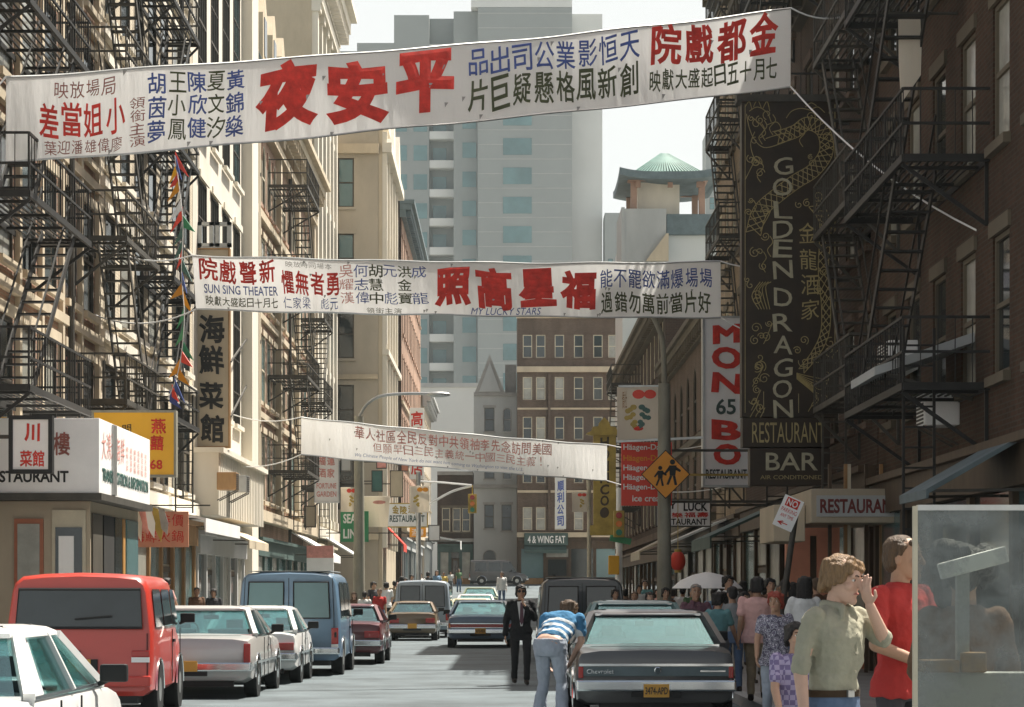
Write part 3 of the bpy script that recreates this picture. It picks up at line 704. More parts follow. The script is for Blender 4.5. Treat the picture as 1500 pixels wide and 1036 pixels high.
ops = grid(.5, 43, 14, 1.15, [4.8, 8.2, 11.6], 2.1); body(b, 43.8, 14.6, 9, "brick_dark", ops, .12); add_windows(b, ops, 'sash', "frame_cream", "brick_brown", ["pane", "pane_blind"])
cornice(b, 43.8, 14.6, "shade_toned_stone"); bands(b, "ledge", "brick_brown", 43.8, [(4.0, .3, .25)]); shop(b, .4, 43, 3.6, "dark_wood", n=12)
b = thing("brick_building", "brown brick building with a large stone arch over its upper windows", "building", right(107), TR)
ops = grid(.5, 25, 7, 1.5, [7.5], 2.4); o2 = grid(.5, 25, 7, 1.3, [4.6], 2.0); body(b, 25.4, 11.4, 9, "brick_brown", ops + o2, .14)
add_windows(b, ops, 'arch', "frame_dark", "brick_brown", ["pane"]); add_windows(b, o2, 'sash', "frame_dark", "shade_toned_stone", DARKP)
cornice(b, 25.4, 11.4, "shade_toned_stone", .5, .8); bands(b, "ledge", "shade_toned_stone", 25.4, [(7.0, .25, .2), (4.0, .3, .3)]); shop(b, .4, 25, 3.7, "frame_dark", n=7)
b = thing("tenement_building", "tall pale tenement behind the white lettered sign and fire escape", "building", right(81.5), TR)
ops = grid(.3, 9.7, 4, 1.1, [5, 8.4, 11.8, 15.2, 18.6], 2.1); body(b, 10.0, 21.8, 10, "brick_tan", ops, .12)
add_windows(b, ops, 'sash', "frame_cream", "shade_toned_stone", DARKP); cornice(b, 10.0, 21.8, "shade_toned_stone"); shop(b, .3, 9.7, 3.8, "dark_wood", n=4)
b = thing("tenement_building", "dark brick tenement directly behind the dragon sign", "building", right(71.4), TR)
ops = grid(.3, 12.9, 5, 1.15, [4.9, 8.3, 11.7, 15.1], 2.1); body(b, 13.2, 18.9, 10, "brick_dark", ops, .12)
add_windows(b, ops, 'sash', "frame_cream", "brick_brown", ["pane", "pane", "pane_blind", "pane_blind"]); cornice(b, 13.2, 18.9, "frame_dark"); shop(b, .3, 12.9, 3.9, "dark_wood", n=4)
b = thing("tenement_building", "lower dark brick tenement above the no parking sign", "building", right(58.1), TR)
ops = grid(.3, 11.6, 5, 1.15, [4.9, 8.3, 11.7], 2.1); body(b, 11.9, 15.8, 10, "brick_dark", ops, .12)
add_windows(b, ops, 'sash', "shade_toned_stone", "brick_brown", ["pane", "pane", "pane_blind"]); cornice(b, 11.9, 15.8, "frame_dark"); shop(b, .3, 11.6, 3.9, "dark_wood", n=4)
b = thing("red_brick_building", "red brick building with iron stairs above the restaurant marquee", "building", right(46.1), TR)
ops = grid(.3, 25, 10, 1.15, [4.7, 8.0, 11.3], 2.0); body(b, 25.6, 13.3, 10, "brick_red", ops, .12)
add_windows(b, ops, 'sash', "shade_toned_stone", "shade_toned_stone", ["pane", "pane", "pane_blind"]); cornice(b, 25.6, 13.3, "frame_dark"); shop(b, .3, 25, 3.6, "dark_wood", n=8)
# ---------------------------------------------------------------- fire escapes
G = "iron fire escapes on the sunlit facades"
fire_escape("iron fire escape above the small black framed sign", (LX, 40.5, 0), TL, 6.0, [5.0, 8.2, 11.4, 14.65], 3.25, group=G)
fire_escape("iron fire escape with sunlit rails beside the white restaurant sign", (LX, 51.2, 0), TL, 4.8, [5.6, 9.0, 12.4, 15.8], 3.4, 1.1, "iron", True, group=G)
fire_escape("iron fire escape behind the string of pennants", (LX, 60.0, 0), TL, 5.0, [5.9, 9.3, 12.7, 16.1], 3.4, .9, "dark_iron", group=G)
fire_escape("iron fire escape on the pink brick tenement behind the brown vertical sign", (LX, 93, 0), TL, 6.0, [6.2, 9.8, 13.4, 17.0], 3.6, 1.5, "iron", True, group=G)
fire_escape("slim iron fire escape on the far end of the pink brick tenement", (LX, 106, 0), TL, 5.0, [6.2, 9.8, 13.4], 3.6, 1.2, "iron", group=G)
G = "iron fire escapes on the shaded facades"
fire_escape("iron fire escape with wide dark steps on the red brick building", (RX, 41.5, 0), TR, 6.0, [4.6, 7.9, 11.2], 3.3, 1.25, group=G)
fire_escape("iron fire escape above the lettered restaurant marquee", (RX, 48.5, 0), TR, 5.0, [5.2, 8.6, 12.0], 3.4, .9, "iron", True, group=G)
fire_escape("iron fire escape directly behind the dragon sign", (RX, 59.5, 0), TR, 5.6, [5.2, 8.6, 12.0, 15.4], 3.4, 1.3, group=G)
fire_escape("iron fire escape standing out against the sky beside the pagoda roof", (RX, 76.5, 0), TR, 4.8, [5.2, 8.6, 12.0, 15.4, 18.8], 3.4, .75, "iron", True, group=G)
fire_escape("distant iron fire escape above the red sign", (RX, 133, 0), TR, 6.0, [6, 9.2, 12.4], 3.2, 1.5, "iron", group=G)
dm("signal_green", (0.03, 0.22, 0.13), .3, var=0)
dm("paint_maroon_ink", (0.16, 0.035, 0.03), 0.7)
# ================================================================ banners over the street
def banner(label, q, d0, d1, texts, ties, sag=0.10, wave=0.05):
    """q: the four corners TL TR BR BL in picture units at distances d0 (left) and d1 (right)"""
    TLc, TRc, BRc, BLc = W(*q[0], d0), W(*q[1], d1), W(*q[2], d1), W(*q[3], d0)
    t = thing("street_banner", label, "banner", (BLc + BRc) / 2)
    org = (BLc + BRc) / 2
    def P(u, v, h=0.0, off=0.015):
        p = BLc.lerp(BRc, u).lerp(TLc.lerp(TRc, u), v)
        p = p + Vector((0, wave * (math.sin(u * 23) * .5 + math.sin(u * 9 + v * 2)) + .22 * (u - u * u) * 4 * (v - .5), -sag * 4 * (u - u * u) + .012 * math.sin(u * 31 + 3 * v)))
        return p - org + Vector((0, -off - h, 0))
    mb = MB(); nu, nv = 120, 6
    for side in (0, 1):
        o = len(mb.v)
        mb.add([P(i / nu, j / nv, 0, -.004 * side) for i in range(nu + 1) for j in range(nv + 1)], [])
        for i in range(nu):
            for j in range(nv):
                a = o + i * (nv + 1) + j; f = [a, a + nv + 1, a + nv + 2, a + 1]
                mb.f.append(f if not side else f[::-1]); mb.mi.append(0)
    mb.build("cloth", "banner_cloth", t, smooth=60, bevel=-1)
    hm = MB()
    for v in (0.0, 1.0): hm.tube([P(i / 60, v, 0, .0) for i in range(61)], .018, 5)
    hm.build("hem_rope", "steel", t)
    X0, X1 = BLc.x, BRc.x
    def U(px):
        x = px - VPX; return (FPX * X0 - x * d0) / (x * (d1 - d0) - FPX * (X1 - X0))
    for ink, items in texts:
        for it in items:
            m_ = MB(); kind, txt, a, b_, v0, v1 = it[:6]; wgt = it[6] if len(it) > 6 else 0.0
            Q = lambda u, v, h=0.0: P(u, v, h, .022)
            if kind == 'r': row(m_, Q, txt, U(a), v0, U(b_), v1, wgt)
            elif kind == 'c': col_(m_, Q, txt, U(a), v0, U(b_), v1, wgt)
            else: put(m_, Q, txt, U(a), v0, U(b_), v1, wgt, it[7] if len(it) > 7 else 0.0)
            m_.build("lettering", ink, t, bevel=-1)
    sl_ = MB(); rs = random.Random(len(label))
    for i in range(26):
        u, v = rs.uniform(.03, .97), rs.choice((.05, .28, .5, .72, .95)) + rs.uniform(-.03, .03)
        sl_.add([P(u - .0022, v + .02, .0, .026), P(u - .0016, v - .045, .0, .026), P(u + .0026, v + .015, .0, .026)], [(0, 1, 2)])
    sl_.build("wind_slit", "grey_ink", t, bevel=-1)
    rp = MB()
    for (cor, end) in ties:
        a = {'TL': P(0, 1), 'BL': P(0, 0), 'TR': P(1, 1), 'BR': P(1, 0)}[cor]; e = Vector(end) - org
        rp.tube([a.lerp(e, i / 10) + Vector((0, 0, -.25 * (1 - (2 * i / 10 - 1) ** 2))) for i in range(11)], .016, 5)
    rp.build("tie_rope", "white_paint", t)
    return t
banner("upper white cinema banner slanting across the top with the biggest red characters", [(8, 112), (1158, 14), (1158, 127), (8, 238)], 41.0, 46.0, [
    ("red_ink", [('r', "差當姐小", 55, 184, .25, .67, .015), ('r', "夜安平", 370, 674, .10, .93, .06), ('r', "院戲都金", 952, 1142, .45, .97, .03)]),
    ("blue_ink", [('c', "胡茵夢", 217, 243, .08, .93, .012), ('c', "陳欣健", 276, 303, .08, .93, .012), ('c', "黃錦燊", 331, 358, .08, .93, .012), ('r', "品出司公業影恒天", 685, 938, .58, .93, .008)]),
    ("dark_ink", [('c', "王小鳳", 247, 273, .08, .93, .006), ('c', "夏文汐", 304, 330, .08, .93, .006), ('r', "片巨疑懸格風新創", 685, 936, .13, .54, .014), ('r', "映獻大盛起日五十月七", 950, 1139, .13, .40, .012)]),
    ("brown_ink", [('r', "映放場局", 77, 170, .72, .92), ('r', "葉迎潘雄偉廖", 64, 180, .04, .21), ('c', "領銜主演", 190, 213, .06, .66)])],
    [('TL', (LX, 40.2, 9.9)), ('BL', (LX, 40.2, 8.2)), ('TR', (RX, 47, 12.9)), ('BR', (RX, 36.5, 7.0))])
banner("middle white cinema banner with fat red characters and English film title", [(281, 374), (1055, 384), (1056, 465), (287, 453)], 53.6, 54.4, [
    ("red_ink", [('r', "院戲聲新", 295, 409, .52, .95, .02), ('r', "懼無者勇", 413, 500, .32, .76, .02), ('r', "照高星福", 634, 880, .15, .90, .05)]),
    ("blue_ink", [('w', "SUN SING THEATER", 301, 409, .30, .47, .01), ('r', "仁家梁 彪元", 416, 497, .06, .27), ('c', "何志偉", 522, 542, .17, .92), ('c', "元 彪", 564, 584, .17, .92), ('c', "成 龍", 606, 628, .17, .92), ('w', "MY LUCKY STARS", 690, 793, .02, .15, .0, .3), ('r', "能不罷欲滿爆場場", 879, 1045, .53, .87, .008)]),
    ("dark_ink", [('r', "映獻大盛起日十月七", 302, 409, .07, .25, .01), ('c', "胡慧中", 543, 563, .17, .92, .01), ('c', "洪金寶", 585, 605, .17, .92, .01), ('r', "過錯勿萬前當片好", 879, 1042, .08, .46, .014), ('r', "領銜主演", 537, 590, .02, .12)]),
    ("faded_red", [('c', "吳耀漢", 500, 520, .17, .92)]), ("grey_ink", [('r', "映放時同場本", 422, 490, .82, .93)])],
    [('TL', (LX, 53.8, 9.3)), ('BL', (LX, 53.8, 7.7)), ('TR', (RX, 54.6, 9.2)), ('BR', (RX, 54.6, 7.3))], .06)
banner("lowest small white protest banner with faint red and blue writing", [(441, 611), (889, 652), (889, 704), (441, 666)], 77.0, 78.6, [
    ("faded_red", [('r', "華人社區全民反對中共領袖李先念訪問美國", 519, 809, .57, .90, .01), ('r', "但願早日三民主義統一中國三民主義!", 545, 800, .27, .52)]),
    ("faded_blue", [('w', "We Chinese People of New York do not want him coming to Washington to visit the U.S.", 520, 766, .07, .19, .0, .2)])],
    [('TL', (LX, 77.2, 7.4)), ('BL', (LX, 77.2, 5.7)), ('TR', (RX, 79, 6.5)), ('BR', (RX, 79, 5.0))], .05)
# ================================================================ signs
def sign_box(t, px0, py0, px1, py1, d, th, m, name="panel", frame=None, fw=.04, bevel=.008):
    a, c = W(px0, py1, d), W(px1, py0, d); o = t.location
    mb = MB(); mb.box(a.x - o.x, c.x - o.x, -th / 2, th / 2, a.z - o.z, c.z - o.z); ob = mb.build(name, m, t, bevel=bevel)
    if frame:
        f = MB(); x0, x1, z0, z1 = a.x - o.x, c.x - o.x, a.z - o.z, c.z - o.z; y0, y1 = -th / 2 - .03, th / 2 + .03
        f.box(x0 - fw, x0 + fw * .5, y0, y1, z0 - fw, z1 + fw); f.box(x1 - fw * .5, x1 + fw, y0, y1, z0 - fw, z1 + fw)
        f.box(x0 + fw * .5, x1 - fw * .5, y0, y1, z1 - fw * .5, z1 + fw); f.box(x0 + fw * .5, x1 - fw * .5, y0, y1, z0 - fw, z0 + fw * .5)
        f.build("frame", frame, t)
    return ob
def G(t, d, off):
    """surface function in picture units for a sign that faces down the street at distance d"""
    o = t.location
    return lambda u, v, h=0.0: W(u, v, d) - o + Vector((0, -off - h, 0))
def letters(t, d, off, ink, items, name="lettering"):
    P = G(t, d, off)
    for it in items:
        mb = MB(); kind, txt, a, b_, y0, y1 = it[:6]; wg = it[6] if len(it) > 6 else 0.0
        if kind == 'r': row(mb, P, txt, a, y1, b_, y0, wg)
        elif kind == 'c':
            n = len(txt); c = (y1 - y0) / n
            for i, ch in enumerate(txt): put(mb, P, ch, a, y0 + c * (i + .94), b_, y0 + c * (i + .06), wg)
        else: put(mb, P, txt, a, y1, b_, y0, wg)
        mb.build(name, ink, t, bevel=-1)
def tubes(t, d, off, m, lines, r=.012, name="neon_tube"):
    P = G(t, d, off); mb = MB()
    for l in lines: mb.tube([P(a, b_) for a, b_ in l], r, 5)
    return mb.build(name, m, t)
def spline(pts, n=8):
    out = []
    for i in range(len(pts) - 1):
        p0, p1, p2, p3 = pts[max(i - 1, 0)], pts[i], pts[i + 1], pts[min(i + 2, len(pts) - 1)]
        for k_ in range(n):
            f = k_ / n
            out.append(tuple(.5 * (2 * p1[j] + (p2[j] - p0[j]) * f + (2 * p0[j] - 5 * p1[j] + 4 * p2[j] - p3[j]) * f * f + (3 * p1[j] - p0[j] - 3 * p2[j] + p3[j]) * f ** 3) for j in (0, 1)))
    return out + [tuple(pts[-1])]
def spiral(cx, cy, r, turns=1.4, a0=0.0, s=1):
    return [(cx + r * (1 - .8 * i / 20) * math.cos(a0 + s * turns * 2 * math.pi * i / 20), cy + r * (1 - .8 * i / 20) * math.sin(a0 + s * turns * 2 * math.pi * i / 20)) for i in range(21)]
# the tall dragon sign
D = 50.0
t = thing("neon_sign", "tall dark unlit neon sign with a dragon and stacked letters over a bar box", "sign", W(1150, 712, D))
sign_box(t, 1085, 148, 1226, 612, D, .40, "sign_dark")
ob = MB(); o = t.location; a, c = W(1078, 152, D) - o, W(1230, 142, D) - o; ob.box(a.x, c.x, -.26, .26, a.z, c.z); ob.build("cap", "iron", t)
s1 = sign_box(t, 1086, 613, 1214, 656, D, .46, "sign_dark", "panel"); s2 = sign_box(t, 1097, 657.5, 1214, 712, D, .42, "sign_dark", "panel")
letters(t, D, .235, "neon_letter", [('w', ch, 1145 - 14, 1145 + 14, y - 13, y + 13, .008) for ch, y in zip("GOLDENDRAGON", (246, 278, 310, 338, 367, 397, 438, 475, 508, 541, 570, 600))])
letters(t, D, .225, "neon_tube", [('w', ch, x - 13, x + 13, y - 15, y + 15) for ch, x, y in (("金", 1181, 342), ("龍", 1182, 384), ("酒", 1184, 419), ("家", 1185, 455))])
letters(t, D, .25, "neon_tube", [('w', "RESTAURANT", 1100, 1206, 620, 650)]); letters(t, D, .23, "neon_letter", [('w', "BAR", 1120, 1196, 664, 690, .01)])
letters(t, D, .225, "neon_tube", [('w', "AIR CONDITIONED", 1112, 1203, 697, 703)])
def dragon_band(path, w0, w1):
    p = spline(path, 7); L = len(p); A, B = [], []
    for i, q in enumerate(p):
        n1 = p[min(i + 1, L - 1)]; n0 = p[max(i - 1, 0)]; dx, dy = n1[0] - n0[0], n1[1] - n0[1]; l = math.hypot(dx, dy) or 1; w_ = w0 + (w1 - w0) * i / (L - 1)
        A.append((q[0] - dy / l * w_, q[1] + dx / l * w_)); B.append((q[0] + dy / l * w_, q[1] - dx / l * w_))
    out = [A, B]
    for i in range(0, L - 3, 2): out += [[A[i], B[i + 3]], [B[i], A[i + 3]]]
    return out
ln = dragon_band([(1135, 205), (1162, 196), (1182, 184), (1204, 196), (1208, 226), (1190, 252), (1165, 268), (1138, 288), (1112, 312), (1102, 345)], 9, 11)
ln += dragon_band([(1190, 300), (1206, 325), (1206, 360), (1204, 400), (1208, 450), (1206, 490), (1192, 520), (1172, 545)], 9, 5)
tubes(t, D, .215, "neon_tube", ln, .009, "dragon_body")
hd = [spline(l, 6) for l in ([(1092, 170), (1096, 190), (1104, 208), (1118, 219), (1140, 214), (1158, 205), (1150, 198), (1132, 202), (1120, 206)], [(1100, 175), (1112, 185), (1120, 198), (1112, 205)], [(1096, 166), (1108, 160), (1122, 168), (1128, 182)], [(1090, 160), (1096, 152), (1100, 164)], [(1102, 160), (1108, 150), (1114, 162)], [(1116, 162), (1122, 152), (1126, 166)],
      [(1150, 176), (1158, 166), (1172, 162), (1190, 166)], [(1178, 160), (1186, 154), (1194, 158)], [(1186, 164), (1196, 160), (1206, 168)], [(1122, 186), (1136, 182), (1142, 192), (1130, 196)], [(1104, 196), (1098, 214), (1104, 236), (1116, 244)])]
for cx, cy, r_ in ((1106, 240, 9), (1112, 256, 7), (1104, 372, 8), (1116, 392, 6), (1196, 290, 8), (1180, 300, 6), (1106, 482, 8), (1120, 494, 7), (1104, 500, 7), (1108, 540, 7), (1118, 556, 8), (1106, 560, 6), (1205, 400, 7), (1196, 425, 6), (1176, 500, 7), (1166, 515, 6), (1195, 525, 8)):
    hd.append(spiral(cx, cy, r_, 1.4, cx, 1 if cy % 2 else -1))
rs_ = random.Random(3)
for i in range(46):
    cx, cy = rs_.choice((rs_.uniform(1093, 1126), rs_.uniform(1164, 1216))), rs_.uniform(165, 600); r_ = rs_.uniform(4, 9)
    if 325 < cy < 470 and cx > 1160 and cx < 1198: continue
    hd.append(spiral(cx, cy, r_, rs_.uniform(.8, 1.6), rs_.uniform(0, 6), rs_.choice((1, -1))))
    if i % 2: x_ = rs_.choice((-1, 1)); hd.append(spline([(cx + r_, cy), (cx + r_ + 4 * x_, cy + 9), (cx + 3 * x_, cy + 20), (cx + 8 * x_, cy + 30)], 5))
for i in range(9): hd.append(spline([(1165, 548 + i), (1180 + i * 2, 552 + 4 * i), (1202 - i * 2, 556 + 5.2 * i), (1214 - i * 4, 552 + 6.5 * i)], 5))
for i in range(5): hd.append(spline([(1110 + i * 4, 455), (1100 + i * 5, 435 - i * 3), (1112 + i * 4, 415)], 5))
tubes(t, D, .215, "neon_tube", hd, .009)
tubes(t, D, .212, "neon_tube", [[(1090, 156), (1090, 606)], [(1221, 156), (1221, 606)], [(1117, 575), (1117, 606)], [(1168, 578), (1168, 606)]], .008, "border_tube")
ar = MB(); 
for z in (712, 430, 200): p = W(1226, z - 20, D) - o; ar.bar((p.x, 0, p.z), (RX - o.x, 0, p.z), .09)
ar.build("bracket", "iron", t)
D = 58.0
t = thing("vertical_sign", "narrow white vertical sign with stacked red letters and number 65", "sign", W(1063, 712, D))
sign_box(t, 1030, 466, 1096, 712, D, .30, "white_paint", "panel", "steel", .03)
letters(t, D, .17, "red_ink", [('w', ch, 1043, 1085, a, b_, .045) for ch, a, b_ in (("M", 476, 504), ("O", 510, 541), ("N", 547, 577), ("B", 615, 645), ("O", 651, 683))])
letters(t, D, .17, "frame_green", [('w', "65", 1048, 1077, 585, 608, .02)]); letters(t, D, .17, "black", [('w', "RESTAURANT", 1033, 1093, 688, 702, .02)])
ar = MB(); o = t.location
for z in (480, 700): p = W(1096, z, D) - o; ar.bar((p.x, 0, p.z), (RX - o.x, 0, p.z), .08)
ar.build("bracket", "iron", t)
# the restaurant marquee on the right
D = 44.0
t = thing("marquee", "beige marquee with maroon capital letters over a dim restaurant front", "marquee", W(1250, 768, D))
o = t.location; a, c = W(1140, 775, D) - o, W(1330, 716, D) - o
mb = MB(); mb.box(W(1188, 0, D).x - o.x, c.x, 0, 3.4, W(0, 766, D).z - o.z, W(0, 716, D).z - o.z); mb.build("canopy", "brown_sign", t, bevel=.02)
mb = MB(); mb.box(W(1196, 0, D).x - o.x, c.x - .05, -.03, 0, W(0, 757, D).z - o.z, W(0, 726, D).z - o.z); mb.build("panel", "grey_wall", t)
letters(t, D, .036, "paint_maroon_ink", [('w', "RESTAURANT", 1201, 1318, 731, 752, .03)])
mb = MB(); mb.box(a.x, W(1187.5, 0, D).x - o.x, .8, 3.2, W(0, 792, D).z - o.z, W(0, 737, D).z - o.z); mb.build("side_panel", "cream_stone", t, bevel=.02)
for i, x in enumerate((1215, 1238, 1243, 1268, 1290)):
    q = MB(); p = W(x, 0, 45.5); q.box(p.x - o.x - .03, p.x - o.x + .03, 1.4, 1.5, .14 - o.z, 1.15); q.build("door_post", ["dark_wood", "wood", "frame_cream", "dark_wood", "wood"][i], t)
# street traffic warning sign, poles and post banners on the right
D = 55.0
t = thing("lamp_post", "thick grey lamp post with the diamond crossing sign and banners hung on it", "lamp post", (W(973, 0, D).x, D, KZ))
o = t.location
def lp(px, py): p = W(px, py, D) - o; return (p.x, p.z)
mb = MB(); zt = lp(0, 562)[1]; mb.tube([(0, 0, 0), (0, 0, .5), (0, 0, .55), (0, 0, 2), (0, 0, zt)], [.24, .23, .17, .155, .14], 14); mb.build("post", "pole_paint", t, smooth=40)
mb = MB(); mb.tube([(0, 0, zt)] + [(a, 0, c) for a, c in (lp(*q) for q in spline([(973, 562), (972, 520), (968, 490), (955, 462), (935, 443), (908, 432)], 5))], .06, 8); mb.build("arm", "pole_paint", t, smooth=40)
mb = MB(); a, c = lp(898, 432); mb.ell((a, 0, c), (.38, .14, .09)); mb.build("lamp_head", "steel", t, smooth=60)
mb = MB(); mb.bar((lp(906, 566)[0], 0, lp(906, 566)[1]), (0, 0, lp(0, 566)[1]), .05); mb.bar((lp(903, 647)[0], 0, lp(903, 647)[1]), (lp(1030, 641)[0], 0, lp(1030, 641)[1]), .05); mb.build("banner_rod", "steel", t)
t = thing("crossing_sign", "orange diamond sign showing two walking children", "sign", W(975, 695, D - .25))
r_ = 36 * D / FPX
for nm, m_, rr, y in (("border", "black", r_, .0), ("plate", "orange_sign", r_ * .95, -.016)):
    q = MB(); q.prism([(0, -rr), (rr, 0), (0, rr), (-rr, 0)], y - .008, y + .008, 'y'); q.build(nm, m_, t)
P = G(t, D - .25, .03); q = MB()
def blob(pts): q.add([P(a, b_) for a, b_ in pts], [tuple(range(len(pts)))])
def disc(cx, cy, r): blob([(cx + r * math.cos(-i * .6283), cy + r * math.sin(-i * .6283)) for i in range(10)])
for (cx, cy, s_) in ((985, 694, 1.0), (967, 699, .78)):
    disc(cx, cy - 17 * s_, 4 * s_)
    blob([(cx - 5 * s_, cy - 12 * s_), (cx - 4 * s_, cy + 3 * s_), (cx + 4 * s_, cy + 3 * s_), (cx + 6 * s_, cy - 12 * s_)])
    blob([(cx - 5 * s_, cy - 11 * s_), (cx - 12 * s_, cy - 1 * s_), (cx - 10 * s_, cy + 1 * s_), (cx - 3 * s_, cy - 6 * s_)])
    blob([(cx + 4 * s_, cy - 11 * s_), (cx + 3 * s_, cy - 6 * s_), (cx + 11 * s_, cy - 2 * s_), (cx + 12.5 * s_, cy - 5 * s_)])
    blob([(cx - 4 * s_, cy + 3.1 * s_), (cx - 9 * s_, cy + 16 * s_), (cx - 5.5 * s_, cy + 16.5 * s_), (cx, cy + 3.1 * s_)])
    blob([(cx + .2, cy + 3.1 * s_), (cx + 3 * s_, cy + 17 * s_), (cx + 7 * s_, cy + 16.5 * s_), (cx + 4 * s_, cy + 3.1 * s_)])
q.build("walking_figures", "black", t, bevel=-1)
def flagset(label, px0, py0, px1, py1, d, art, m="flag_cloth", wav=.05, slant=0.0, name="post_banner"):
    t = thing(name, label, "banner", W((px0 + px1) / 2, py1, d)); o = t.location
    def P(u, v, h=0.0): return W(px0 + (px1 - px0) * u + slant * (1 - v), py1 + (py0 - py1) * v, d) - o + Vector((0, wav * math.sin(3.5 * u + 2.2 * v) - h - .012, 0))
    mb = MB(); n = 12
    for s_ in (0, .006):
        k0 = len(mb.v); mb.add([P(i / n, j / n) + Vector((0, .012 + s_, 0)) for i in range(n + 1) for j in range(n + 1)], [])
        for i in range(n):
            for j in range(n):
                a = k0 + i * (n + 1) + j; mb.f.append([a, a + n + 1, a + n + 2, a + 1] if not s_ else [a + 1, a + n + 2, a + n + 1, a]); mb.mi.append(0)
    mb.build("cloth", m, t, smooth=60, bevel=-1)
    for ink, fn in art:
        q = MB(); fn(q, P); q.build("printed_art", ink, t, bevel=-1)
    return t
def dot(q, P, u, v, ru, rv, n=14): q.add([P(u + ru * math.cos(2 * math.pi * i / n), v + rv * math.sin(2 * math.pi * i / n)) for i in range(n)], [tuple(range(n))])
def lanterns(q, P):
    for u in (.52, .80):
        dot(q, P, u, .86, .15, .085)
def creature(s_):
    def f(q, P):
        for i in range(9):
            a = i * .7; dot(q, P, .5 + s_ * (.16 + .10 * math.cos(a)), .42 + .16 * math.sin(a * 1.3), .07, .045, 8)
        dot(q, P, .5 + s_ * .1, .62, .08, .05)
    return f
flagset("white post banner with two red lanterns and coiled creatures above the red sign", 904, 567, 964, 645, D, [("red_sign", lanterns), ("gold_paint", creature(-1)), ("tile_green", creature(1)), ("wood", lambda q, P: [put(q, P, "僑社", .12, .60 + .0, .24, .92)]), ("red_ink", lambda q, P: dot(q, P, .52, .22, .12, .04))])
t = thing("hanging_sign", "red hanging sign with five white and orange ice cream lines", "sign", W(945, 740, 56.2))
sign_box(t, 910, 648, 984, 741, 56.2, .10, "red_sign")
letters(t, 56.2, .058, "white_paint", [('w', "Häagen-Dazs", 913, 976, y - 6, y + 5, .02) for y in (657, 687, 701, 715)] + [('w', "ice cream", 926, 976, 726, 735, .02)])
letters(t, 56.2, .058, "orange_sign", [('w', "Häagen-Dazs", 913, 976, 667, 678, .02)])
o = t.location; ar = MB(); p = W(984, 660, 56.2) - o; ar.bar((p.x, 0, p.z), (RX - o.x, 0, p.z), .06); p = W(984, 735, 56.2) - o; ar.bar((p.x, 0, p.z), (RX - o.x, 0, p.z), .06); ar.build("bracket", "iron", t)
D = 61.0
t = thing("hanging_sign", "white restaurant sign with black capitals behind the lamp post", "sign", W(1000, 769, D)); sign_box(t, 961, 732, 1040, 771, D, .16, "white_paint", "panel", "frame_dark", .02)
letters(t, D, .09, "black", [('w', "JOY", 965, 990, 736, 749, .03), ('w', "LUCK", 1001, 1036, 736, 749, .03), ('w', "RESTAURANT", 966, 1035, 760, 769, .02)]); letters(t, D, .09, "red_ink", [('r', "囍樂福壽", 964, 1038, 751, 758.5, .02)])
o = t.location; ar = MB(); p = W(1040, 740, D) - o; ar.bar((p.x, 0, p.z), (RX - o.x, 0, p.z), .06); ar.build("bracket", "iron", t)
D = 112.0
t = thing("pagoda_sign", "narrow golden sign topped by a small curled pagoda roof", "sign", W(885, 770, D)); sign_box(t, 869, 632, 902, 770, D, .30, "gold_paint"); o = t.location
q = MB(); P = G(t, D, .0)
pts = [(858, 636), (866, 632), (868, 626), (876, 625), (878, 619), (885, 612), (892, 619), (894, 625), (902, 626), (904, 632), (912, 636), (904, 638), (866, 638)]
q.add([P(a, b_) + Vector((0, -.3, 0)) for a, b_ in pts] + [P(a, b_) + Vector((0, .3, 0)) for a, b_ in pts], [tuple(range(13)), tuple(range(25, 12, -1))] + [(i, 13 + i, 13 + (i + 1) % 13, (i + 1) % 13) for i in range(13)])
q.build("pagoda_roof", "gold_paint", t); letters(t, D, .16, "dark_wood", [('c', "HONNCO.", 879, 892, 640, 760, .03)])
q = MB(); q.box(-.65, .55, -.2, .2, -.45, 0.0); q.build("base", "gold_paint", t); ar = MB(); ar.bar((.5, 0, 2.6), (RX - o.x, 0, 2.6), .08); ar.build("bracket", "iron", t)
t = thing("fascia_sign", "long dark fascia sign with pale letters on the brown brick building", "sign", W(799, 798, FD - 4.4)); sign_box(t, 768, 781, 832, 799, FD - 4.4, .2, "frame_green", "panel"); letters(t, FD - 4.4, .12, "white_paint", [('w', "4 & WING FAT", 773, 828, 785, 796, .02)])
t = thing("awning", "green canvas awning under the pale lettered fascia", "awning", W(799, 806, FD - 5)); q = MB(); q.prism([(0, .0), (1.4, .75), (1.4, .62), (.05, -.25), (0, -.25)], -1.75, 1.75, 'x'); q.build("canvas", "frame_green", t)
# NO PARKING sign leaning on its pole
D = 36.0
t = thing("parking_sign", "white no parking sign tilted on a leaning dark pole", "sign", (W(1128, 0, D).x, D, KZ)); o = t.location
q = MB(); a = W(1168, 735, D) - o; q.tube([(0, 0, 0), (a.x, .0, a.z)], .045, 10); q.build("pole", "iron", t, smooth=40)
ang = R(-24); cs, sn = math.cos(ang), math.sin(ang)
def NP(u, v, h=0.0):
    p = W(1154 + u * cs - v * sn * -1 * -1, 752 - (u * sn + v * cs), D) - o; return p + Vector((0, -.062 - h, 0))
q = MB(); e = [(-15, -24), (15, -24), (15, 24), (-15, 24)]; q.add([NP(*p) for p in e] + [NP(*p) + Vector((0, .012, 0)) for p in e], [(0, 1, 2, 3), (7, 6, 5, 4)] + [(i, i + 4, (i + 1) % 4 + 4, (i + 1) % 4) for i in range(4)]); q.build("plate", "white_paint", t)
NP2 = lambda u, v, h=0.0: NP(u, v, h) + Vector((0, -.004, 0))
